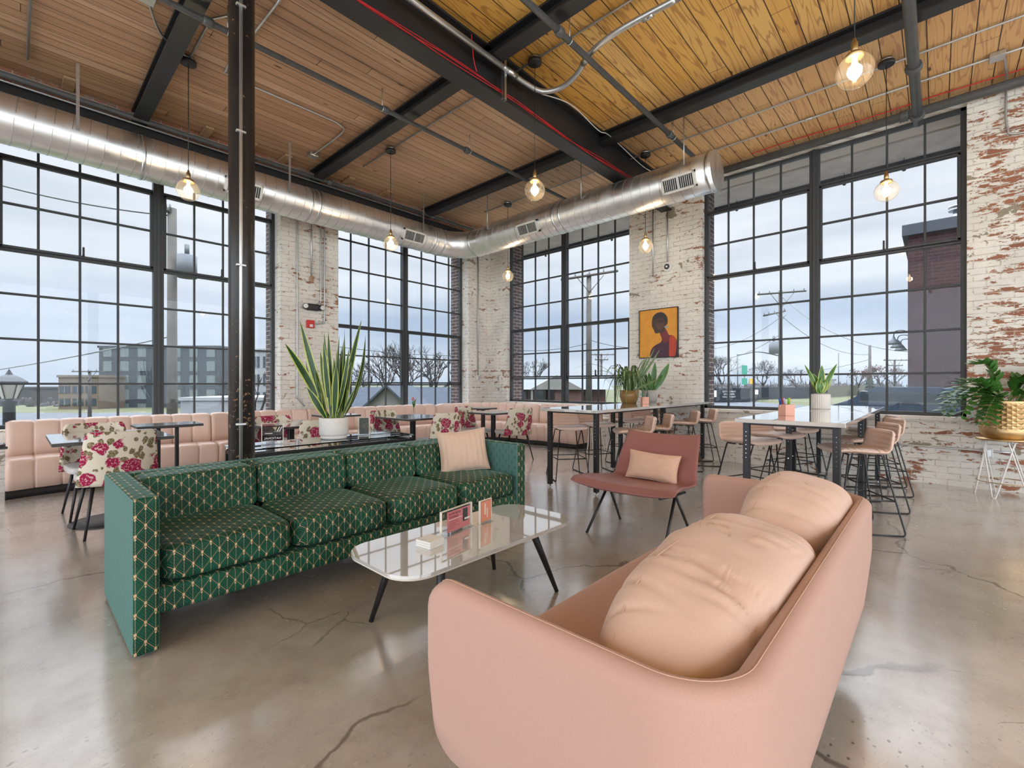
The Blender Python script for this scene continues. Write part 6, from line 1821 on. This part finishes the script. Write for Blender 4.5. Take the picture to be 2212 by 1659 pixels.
# brick bungalow beyond the third window
def bungalow():
    d = 30.0; org = tuple(polar(0.09, d, -1.0)); O = Vector(org)
    t = thing('brick_bungalow', 'low red brick bungalow with a pale gabled porch beyond the third window', 'house', org)
    n, dep = RV, FV
    def P(s, k, z): return O + n * s + dep * k + Vector((0, 0, z + 1.0))
    def bx(s0, s1, k0, k1, z0, z1, nm, mat):
        mb = MB(); c = [P(s0, k0, 0), P(s1, k0, 0), P(s1, k1, 0), P(s0, k1, 0)]
        mb.prism([(q.x, q.y) for q in c], z0, z1); mb.build(nm, mat, t, origin=org)
    bx(-3.2, 3.4, 0, 6, -1, 0.85, 'brick_wall', 'facade_brick')
    bx(-2.2, -1.8, -0.08, 0, 0.0, 0.7, 'window', 'far_window'); bx(-1.2, -0.5, -0.08, 0, -1, 0.8, 'porch_opening', 'far_window')
    mb = MB()
    A = [mb.bm.verts.new(q) for q in (P(-3.6, -0.6, 0.85), P(-3.6, 3, 1.75), P(-3.6, 6.5, 0.85))]; B = [mb.bm.verts.new(q) for q in (P(3.8, -0.6, 0.85), P(3.8, 3, 1.75), P(3.8, 6.5, 0.85))]
    mb.bm.faces.new(A); mb.bm.faces.new(B[::-1])
    for i in range(3): mb.bm.faces.new((A[i], B[i], B[(i + 1) % 3], A[(i + 1) % 3]))
    mb.build('roof', 'pale_roof', t, origin=org)
    mb = MB()
    A = [mb.bm.verts.new(q) for q in (P(-1.6, -1.2, 0.85), P(0.1, -1.2, 1.75), P(1.8, -1.2, 0.85))]; B = [mb.bm.verts.new(q) for q in (P(-1.6, 2.5, 0.85), P(0.1, 2.5, 1.75), P(1.8, 2.5, 0.85))]
    mb.bm.faces.new(A); mb.bm.faces.new(B[::-1])
    for i in range(3): mb.bm.faces.new((A[i], B[i], B[(i + 1) % 3], A[(i + 1) % 3]))
    mb.build('porch_gable', 'house_siding', t, origin=org)
    bx(0.0, 1.7, -1.0, 0, -1, 0.85, 'porch_wall', 'facade_brick')
    for s in (-1.45,): bx(s - 0.06, s + 0.06, -1.1, -0.98, -1, 0.85, 'porch_post', 'house_siding')
bungalow()
# canopy over the pavement outside the right wall
t = thing('timber_canopy', 'timber canopy over the pavement seen through the top panes at right', 'canopy', (8.3, 3, 4.5))
MB().box((XO + 0.002, -6, 4.44), (8.75, 8.2, 4.50)).build('soffit_boards', 'soffit_wood', t, origin=(8.3, 3, 4.5))
MB().box((8.75, -6, 4.38), (8.80, 8.2, 4.62)).build('fascia', 'cornice_grey', t, origin=(8.3, 3, 4.5))
for i, y in enumerate((6.9, 5.1, 3.4, 2.6, 1.9, 1.05, 0.35, -0.35)):
    t = thing('string_light', 'small dark string light bulb hanging under the outside canopy edge', 'string light', (8.66, y, 4.44), 0, 'string lights under the canopy')
    MB().tube([(0, 0, 0), (0, 0, -0.10)], 0.004, 6).build('cord', 'black_rod', t)
    MB().lathe([(0.0, -0.10), (0.016, -0.10), (0.018, -0.13), (0.026, -0.155), (0.020, -0.185), (0.0, -0.19)], 12).build('bulb', 'lamp_blue_grey', t)
# brick wing of the building seen at right
t = thing('brick_annex', 'tall dark red brick wing with grey cornice beyond the right hand window', 'building', (18, -5, 0))
org = (18, -5, 0)
MB().box((14, -11, -0.3), (22, 0.50, 4.72)).build('wall', 'outer_brick_red', t, origin=org) if False else None
g = G('wing_brick', 0.9); P_ = g.pos(); x, y, z = g.sep(P_)
bt = g.n('ShaderNodeTexBrick'); g.L(g.comb(g.m('ADD', x, y), z, 0.0), bt.inputs['Vector'])
for kk, val in (('Scale', 1.0), ('Mortar Size', 0.006), ('Brick Width', 0.215), ('Row Height', 0.075)): bt.inputs[kk].default_value = val
bt.inputs['Color1'].default_value = (0.045, 0.019, 0.02, 1); bt.inputs['Color2'].default_value = (0.03, 0.014, 0.018, 1); bt.inputs['Mortar'].default_value = (0.07, 0.04, 0.04, 1)
g.col(bt.outputs[0]); M['wing_brick'] = g.mat
MB().box((14, -11, -0.3), (22, 0.50, 4.60)).build('wall', 'wing_brick', t, origin=org)
MB().box((13.9, -11, 4.60), (22, 0.60, 4.86), 0.01, 1).build('cornice', 'cornice_grey', t, origin=org)
v = MB(); v.tube([(14.6, -0.35, 4.86), (14.6, -0.35, 5.15)], 0.09, 16); v.tube([(14.6, -0.35, 5.15), (14.6, -0.35, 5.18)], 0.17, 16); v.tube([(14.6, -0.35, 5.22), (14.6, -0.35, 5.26)], 0.17, 16)
v.tube([(14.6, -0.35, 5.18), (14.6, -0.35, 5.22)], 0.09, 16); v.build('roof_vent', 'galvanised', t, origin=org)
for i, x in enumerate((14.75, 16.2, 17.7)):
    s = thing('barn_lamp', 'dark gooseneck barn lamp on the brick wing, ' + ('nearest', 'middle', 'farthest')[i] + ' of three', 'lamp', (x, 0.50, 2.45), 0, 'gooseneck lamps on the brick wing')
    MB().tube(spline([(0, 0.0, 0.0), (0, 0.12, 0.06), (0, 0.25, 0.05), (0, 0.29, -0.04), (0, 0.29, -0.10)], 6), 0.012, 8).build('gooseneck', 'lamp_blue_grey', s)
    MB().lathe([(0.02, -0.08), (0.03, -0.13), (0.05, -0.15), (0.10, -0.18), (0.15, -0.25), (0.155, -0.27), (0.145, -0.27), (0.09, -0.19), (0.0, -0.17)], 24, (0, 0.29, 0), cap=False).build('shade', 'lamp_blue_grey', s)
# poles, wires
def pole(label, u, d, ztop, zbot, r, arms, name='utility_pole', trans=None):
    b = polar(u, d, zbot); org = tuple(b)
    t = thing(name, label, 'utility pole', org)
    MB().tube([b, Vector((b.x, b.y, ztop))], [r * 1.15, r * 0.85], 14).build('pole', 'pole_wood', t, origin=org)
    for dz, ln, slope, off in arms:
        c = Vector((b.x, b.y, ztop - dz)) + FV * (-r)
        a1 = c - RV * (ln / 2 - off) - Vector((0, 0, slope)); a2 = c + RV * (ln / 2 + off) + Vector((0, 0, slope))
        MB().tube([a1, a2], r * 0.45, 6).build('crossarm', 'pole_wood', t, origin=org)
        for k in (0.04, 0.25, 0.5, 0.75, 0.96):
            q = a1.lerp(a2, k); MB().tube([q, q + Vector((0, 0, r * 1.4))], r * 0.22, 6).build('insulator', 'street_metal', t, origin=org)
        if ln > 1.5:
            MB().tube([c - RV * ln * 0.25, Vector((b.x, b.y, ztop - dz - ln * 0.3)) - FV * r], r * 0.15, 5).build('brace', 'street_metal', t, origin=org)
            MB().tube([c + RV * ln * 0.25, Vector((b.x, b.y, ztop - dz - ln * 0.3)) - FV * r], r * 0.15, 5).build('brace', 'street_metal', t, origin=org)
    if trans:
        dz, off, rr_, hh = trans
        c = Vector((b.x, b.y, ztop - dz)) + RV * off
        MB().tube([c, c + Vector((0, 0, hh))], rr_, 18).build('transformer', 'pale_roof', t, origin=org)
        MB().tube([c + Vector((0, 0, hh)), c + Vector((0, 0, hh + rr_ * 1.3))], rr_ * 0.25, 8).build('bushing', 'street_metal', t, origin=org)
    return Vector((b.x, b.y, ztop))
pA = pole('thick weathered utility pole with transformer beyond the left window', -0.738, 13.0, 6.15, -3, 0.125, [(0.10, 0.5, 0, -0.2)], trans=(1.95, 0.42, 0.24, 0.62))
pB = pole('tall utility pole with crossarm beyond the third window', 0.167, 26, 7.4, -1, 0.16, [(0.1, 3.2, 0.25, 0.0)])
pC = pole('shorter utility pole with small crossarm far behind the tall one', 0.194, 55, 4.8, -1, 0.14, [(0.1, 3.0, 0, 0), (0.7, 1.6, 0, 0)])
pD = pole('utility pole with transformer and street light arm beyond the right window', 0.583, 38, 8.9, -1, 0.17, [(0.2, 4.0, 0.15, 0.0), (1.9, 1.8, 0.2, -0.6)], trans=(5.2, -0.55, 0.36, 1.0))
q = MB().tube(spline([pD + Vector((0, 0, -7.3 + 1.9)) , pD - RV * 1.8 + Vector((0, 0, -5.05)), pD - RV * 3.1 + Vector((0, 0, -5.25)), pD - RV * 3.6 + Vector((0, 0, -5.32))], 5), 0.05, 6).build('street_light_arm', 'street_metal'); tag(q, 'curved street light arm on the pole beyond the right window', 'street light')
pE = pole('bare leaning pole in the right window left of the barn lamps', 0.777, 45, 5.0, -1, 0.13, [])
pF = pole('small utility pole with two crossarms beside the barn lamps', 0.831, 70, 4.9, -1, 0.16, [(0.1, 3.6, 0, 0), (0.9, 2.2, 0, 0)])
pG = pole('short pole between the spider plant and brick pier', 0.247, 40, 1.9, -1, 0.10, [])
pH = pole('thin weathered pole at the left in front of tan building', -0.917, 48, 2.6, -4, 0.16, [(0.1, 3.4, 0, 0)])
def wire(a, b, sag, lab, r=0.022):
    a, b = Vector(a), Vector(b)
    pts = [a.lerp(b, i / 14) - Vector((0, 0, sag * 4 * (i / 14) * (1 - i / 14))) for i in range(15)]
    o = MB().tube(pts, r, 5).build('overhead_wire', 'street_metal'); tag(o, lab, 'wire', 'overhead wires outside')
for a, b, s, lab in ((polar(-1.4, 30, 1.5), pA + Vector((0, 0, -3.6)), 0.4, 'overhead wire left of the thick pole'), (pA + Vector((0, 0, -0.2)), polar(-1.4, 12, 7.5), 0.3, 'high overhead wire left of the thick pole'),
                     (polar(-0.45, 22, 3.2), polar(0.0, 30, 3.1), 0.3, 'overhead wire across the second window'), (polar(-0.02, 24, 3.0), pB + Vector((0, 0, -3.9)), 0.2, 'overhead wire across the third window'),
                     (pB + Vector((0, 0, -3.7)), polar(0.30, 30, 3.6), 0.2, 'overhead wire right of the tall pole'), (polar(0.40, 45, 4.6), pD + Vector((0, 0, -2.2)), 0.8, 'overhead wire left of the transformer pole'),
                     (polar(0.40, 45, 3.6), pD + Vector((0, 0, -3.6)), 0.8, 'lower overhead wire left of the transformer pole'), (pD + Vector((0, 0, -2.0)), pE + Vector((0, 0, -0.9)), 1.0, 'overhead wire between the two right poles'),
                     (pD + Vector((0, 0, -0.4)), polar(0.9, 26, 3.0), 1.2, 'long overhead wire crossing the right window'), (pE + Vector((0, 0, -1.4)), polar(0.55, 60, 2.6), 0.5, 'overhead wire below the pole tops at right')):
    wire(a, b, s, lab)
# old style street lamp at the far left
def street_lamp():
    b = polar(-1.092, 6.6, -2.8)
    t = thing('street_lamp', 'blue grey lantern style street lamp outside the far left window', 'street lamp', tuple(b))
    h = 3.75
    MB().lathe([(0.10, 0), (0.10, 0.4), (0.075, 0.5), (0.065, h - 0.06), (0.09, h), (0.06, h + 0.04)], 20).build('post', 'lamp_blue_grey', t)
    mb = MB()
    for k in range(6):
        a0, a1 = 2 * PI * k / 6, 2 * PI * (k + 1) / 6
        mb.tube([(0.08 * math.cos(a0), 0.08 * math.sin(a0), h + 0.04), (0.16 * math.cos(a0), 0.16 * math.sin(a0), h + 0.27)], 0.008, 6)
    mb.build('lantern_frame', 'lamp_blue_grey', t)
    MB().lathe([(0.075, h + 0.04), (0.15, h + 0.265)], 6, cap=False, smooth=False).build('lantern_glass', 'white_plastic', t)
    MB().lathe([(0.19, h + 0.265), (0.19, h + 0.285), (0.11, h + 0.35), (0.04, h + 0.385), (0.025, h + 0.42), (0.0, h + 0.47)], 6, smooth=False).build('lantern_roof', 'lamp_blue_grey', t)
street_lamp()
# trees
def tree(label, u, d, z0, h, spread, seed, mat='bark', leaves=None, depth=5, cat='tree', name='bare_tree'):
    b = polar(u, d, z0); t = thing(name, label, cat, tuple(b), 0, 'bare winter trees outside' if name == 'bare_tree' else None)
    rr = random.Random(seed); br = MB(); tr = MB()
    tr.tube([(0, 0, 0), (0.02 * h, 0, 0.30 * h)], [0.030 * h, 0.020 * h], 8)
    tips = []
    def grow(p, d_, ln, r, lev):
        q = p + d_ * ln; br.tube([p, p.lerp(q, 0.5) + Vector((rr.uniform(-1, 1), rr.uniform(-1, 1), rr.uniform(-.3, .6))) * ln * 0.09, q], [r, r * 0.8, r * 0.6], 4, cap=False)
        tips.append(q)
        if lev <= 0: return
        for _ in range(3 if lev > 1 else 4):
            nd = (d_ + Vector((rr.uniform(-1, 1), rr.uniform(-1, 1), rr.uniform(-0.35, 0.7))) * spread).normalized()
            grow(q, nd, ln * rr.uniform(0.62, 0.82), r * 0.58, lev - 1)
    for _ in range(4):
        grow(Vector((0.02 * h, 0, 0.29 * h)), Vector((rr.uniform(-.7, .7), rr.uniform(-.7, .7), 1)).normalized(), h * 0.20, 0.014 * h, depth - 1)
    tr.build('trunk', mat, t); br.build('branches', mat, t, fix=False)
    if leaves:
        lf = MB()
        for q in tips:
            for _ in range(2):
                c = q + Vector((rr.uniform(-1, 1), rr.uniform(-1, 1), rr.uniform(-1, 1))) * h * 0.05; s = h * 0.022
                v = [c + Vector((rr.uniform(-1, 1), rr.uniform(-1, 1), rr.uniform(-1, 1))) * s for _ in range(4)]
                lf.quad(*v)
        lf.build('leaves', leaves, t, fix=False)
tree('bare tree beyond the second window, left of the mullion', -0.245, 32, -3, 8.0, 0.72, 1, depth=5)
tree('bare tree beyond the second window, right of the mullion', -0.19, 28, -3, 7.6, 0.75, 2, depth=5)
tree('low bare tree at the left of the second window', -0.315, 45, -3, 7.0, 0.8, 3, depth=5)
tree('slim bare tree beside the brick edge of the first window', -0.555, 24, -3, 6.4, 0.45, 4, depth=4)
tree('bare tree behind the brick bungalow', 0.05, 48, -1, 5.6, 0.8, 5, depth=5)
tree('wide bare tree at the left of the right hand window', 0.455, 50, -0.5, 5.4, 0.85, 6, depth=6)
tree('bare tree behind the dark fence left of the transformer pole', 0.545, 55, -0.5, 5.0, 0.85, 7, depth=6)
tree('bare tree behind the fence near the white pot', 0.62, 52, -0.5, 4.2, 0.8, 8, depth=5)
tree('bushy tree left of the brick wing', 0.83, 58, -0.3, 4.2, 0.8, 9, depth=5)
tree('bare tree seen through the third window at left', 0.02, 60, -1, 5.5, 0.8, 10, depth=4)
tree('rust leaved young tree on the grass beyond the right window', 0.752, 42, -0.1, 3.2, 0.75, 12, leaves='rust_leaves', depth=4, name='autumn_tree')
tree('second rust leaved tree just left of the barn lamps', 0.80, 46, -0.1, 4.0, 0.75, 13, leaves='rust_leaves', depth=4, name='autumn_tree')
t = thing('fir_tree', 'small dark fir between the rust leaved trees', 'tree', tuple(polar(0.777, 48, -0.1)))
mb = MB()
for k in range(6): mb.lathe([(0.75 - 0.11 * k, 0.35 + 0.36 * k), (0.0, 0.95 + 0.38 * k)], 12, cap=False)
mb.build('foliage', 'fir_green', t); MB().tube([(0, 0, 0), (0, 0, 0.5)], 0.08, 8).build('trunk', 'bark', t)
def brush(label, u0, u1, d, z0, h, seed, mat='brush_grey'):
    rr = random.Random(seed); mb = MB()
    n = 60
    for i in range(n):
        u = lerp(u0, u1, (i + rr.random()) / n); c = polar(u, d * rr.uniform(0.97, 1.06), z0)
        hh = h * rr.uniform(0.55, 1.0)
        w = (u1 - u0) * d / n * 1.6
        for _ in range(9):
            q = c + RV * rr.uniform(-w, w) + Vector((0, 0, 0)); mb.tube([q, q + RV * rr.uniform(-.5, .5) * w + Vector((0, 0, hh * rr.uniform(.6, 1)))], [0.10, 0.02], 4, cap=False)
        mb.blob(c + Vector((0, 0, hh * 0.30)), (w, w, hh * 0.42), nu=8, nv=6)
    o = mb.build('brush_thicket', mat, fix=False); tag(o, label, 'bushes', kind='stuff')
brush('grey leafless thicket along the skyline beyond the right window', 0.415, 0.86, 66, -0.4, 2.6, 3)
brush('grey leafless thicket on the horizon beyond the left window', -1.15, -0.90, 80, -4, 4.2, 4)
brush('distant grey treeline beyond the second window', -0.40, -0.11, 90, -3, 4.2, 5)
# fences and signs
def fence(label, pts, z0, h, mat, cat='fence'):
    t = thing('fence', label, cat, tuple(pts[0]))
    for a, b in zip(pts[:-1], pts[1:]):
        n = (b - a).normalized(); o = Vector((n.y, -n.x, 0)) * 0.04
        mb = MB(); mb.prism([((a + o).x, (a + o).y), ((b + o).x, (b + o).y), ((b - o).x, (b - o).y), ((a - o).x, (a - o).y)], z0, z0 + h); mb.build('fence_screen', mat, t, origin=tuple(pts[0]))
    return t
fence('long dark screened fence beyond the right hand window', [polar(0.40, 30, 0), polar(0.515, 31, 0), polar(0.53, 36, 0), polar(0.685, 40, 0)], -0.4, 1.32, 'fence_cloth')
fence('tan board fence beyond the right window', [polar(0.682, 41, 0), polar(0.765, 52, 0)], -0.4, 1.45, 'fence_tan')
t = thing('white_shed', 'pale flat roofed shed behind the dark fence', 'shed', tuple(polar(0.685, 46, 0)))
p0 = polar(0.667, 46, 0); p1 = polar(0.70, 46, 0); p2 = polar(0.70, 49, 0); p3 = polar(0.667, 49, 0)
MB().prism([(q.x, q.y) for q in (p0, p1, p2, p3)], -0.4, 1.55).build('shed_wall', 'facade_white', t, origin=tuple(polar(0.685, 46, 0)))
MB().prism([(q.x, q.y) for q in (p0 - RV * .2, p1 + RV * .2, p2 + RV * .2, p3 - RV * .2)], 1.55, 1.68).build('shed_roof', 'pale_roof', t, origin=tuple(polar(0.685, 46, 0)))
rz_ = math.atan2(RV.y, RV.x)
def board(name, label, u, d, z, w, h, mat, lines=(), tmat='white_paper', lz=0.14, cat='sign'):
    c = polar(u, d, z); t = thing(name, label, cat, tuple(c), rz_)
    MB().box((-w / 2, -0.02, -h / 2), (w / 2, 0.02, h / 2)).build('sign_panel', mat, t)
    for i, ln in enumerate(lines): text('lettering', ln, lz, tmat, t, (0, -0.03, h / 2 - lz * 0.8 - i * lz * 1.35), (R(90), 0, 0))
    return t
board('fence_sign', 'dark banner with white lettering on the screened fence', 0.471, 29.6, 0.50, 0.95, 0.62, 'fence_cloth', ('LOT FOR RENT', '555-000-4475', 'CALL OR TEXT'), lz=0.125)
board('fence_sign', 'narrow white and green notice on the dark fence', 0.440, 29.3, 0.58, 0.22, 0.42, 'white_paper')
board('fence_sign', 'small white notice with red lettering right of the banner', 0.528, 33, 0.62, 0.42, 0.34, 'white_paper', ('NOTICE',), 'red_paint', 0.09)
board('road_sign', 'green road sign high beyond the right window', 0.505, 44, 2.55, 0.50, 0.85, 'sign_green')
board('road_sign', 'lower green road sign on the same post', 0.505, 44, 1.45, 0.50, 0.60, 'sign_green')
board('road_sign', 'small yellow road sign beside the green signs', 0.522, 42, 1.45, 0.45, 0.50, 'sign_yellow')
for i, (u, d, zt) in enumerate(((0.505, 44.15, 3.0), (0.522, 42.12, 1.7), (0.49, 46, 4.2), (0.709, 50, 4.6))):
    b = polar(u, d, -0.4); o = MB().tube([b, Vector((b.x, b.y, zt))], 0.05, 8).build('sign_post', 'street_metal', origin=tuple(b)); tag(o, ('thin post of the green signs', 'thin post of the yellow sign', 'tall thin lamp post left of the green signs', 'tall thin lamp post right of the mullion')[i] + ' outside', 'post')
def car(label, u, d, z, rz, mat, s=1.0):
    t = thing('parked_car', label, 'car', tuple(polar(u, d, z)), rz)
    prof = [(-2.1, 0.35), (-2.15, 0.75), (-1.9, 0.92), (-1.2, 0.98), (-0.7, 1.40), (0.7, 1.42), (1.25, 1.0), (2.0, 0.88), (2.15, 0.6), (2.1, 0.35)]
    mb = MB(); tmp = bmesh.new(); a = [tmp.verts.new((x * s, -0.85 * s, z_ * s)) for x, z_ in prof]; b = [tmp.verts.new((x * s, 0.85 * s, z_ * s)) for x, z_ in prof]
    tmp.faces.new(a); tmp.faces.new(b[::-1])
    for i in range(len(prof)): tmp.faces.new((a[i], b[i], b[(i + 1) % len(prof)], a[(i + 1) % len(prof)]))
    bmesh.ops.bevel(tmp, geom=tmp.edges[:], offset=0.06 * s, segments=2, affect='EDGES'); mb.merge(tmp); mb.build('car_body', mat, t)
    MB().box((-1.05 * s, -0.87 * s, 1.02 * s), (1.0 * s, 0.87 * s, 1.32 * s), 0.05, 2).build('car_windows', 'far_window', t)
    for x in (-1.35, 1.35):
        for y in (-0.8, 0.8): MB().tube([(x * s, (y - 0.1) * s, 0.33 * s), (x * s, (y + 0.1) * s, 0.33 * s)], 0.33 * s, 18).build('wheel', 'black_rod', t)
car('dark blue car parked close outside the right hand window', 0.90, 8.9, -0.02, 1.15, 'car_paint', 0.82)
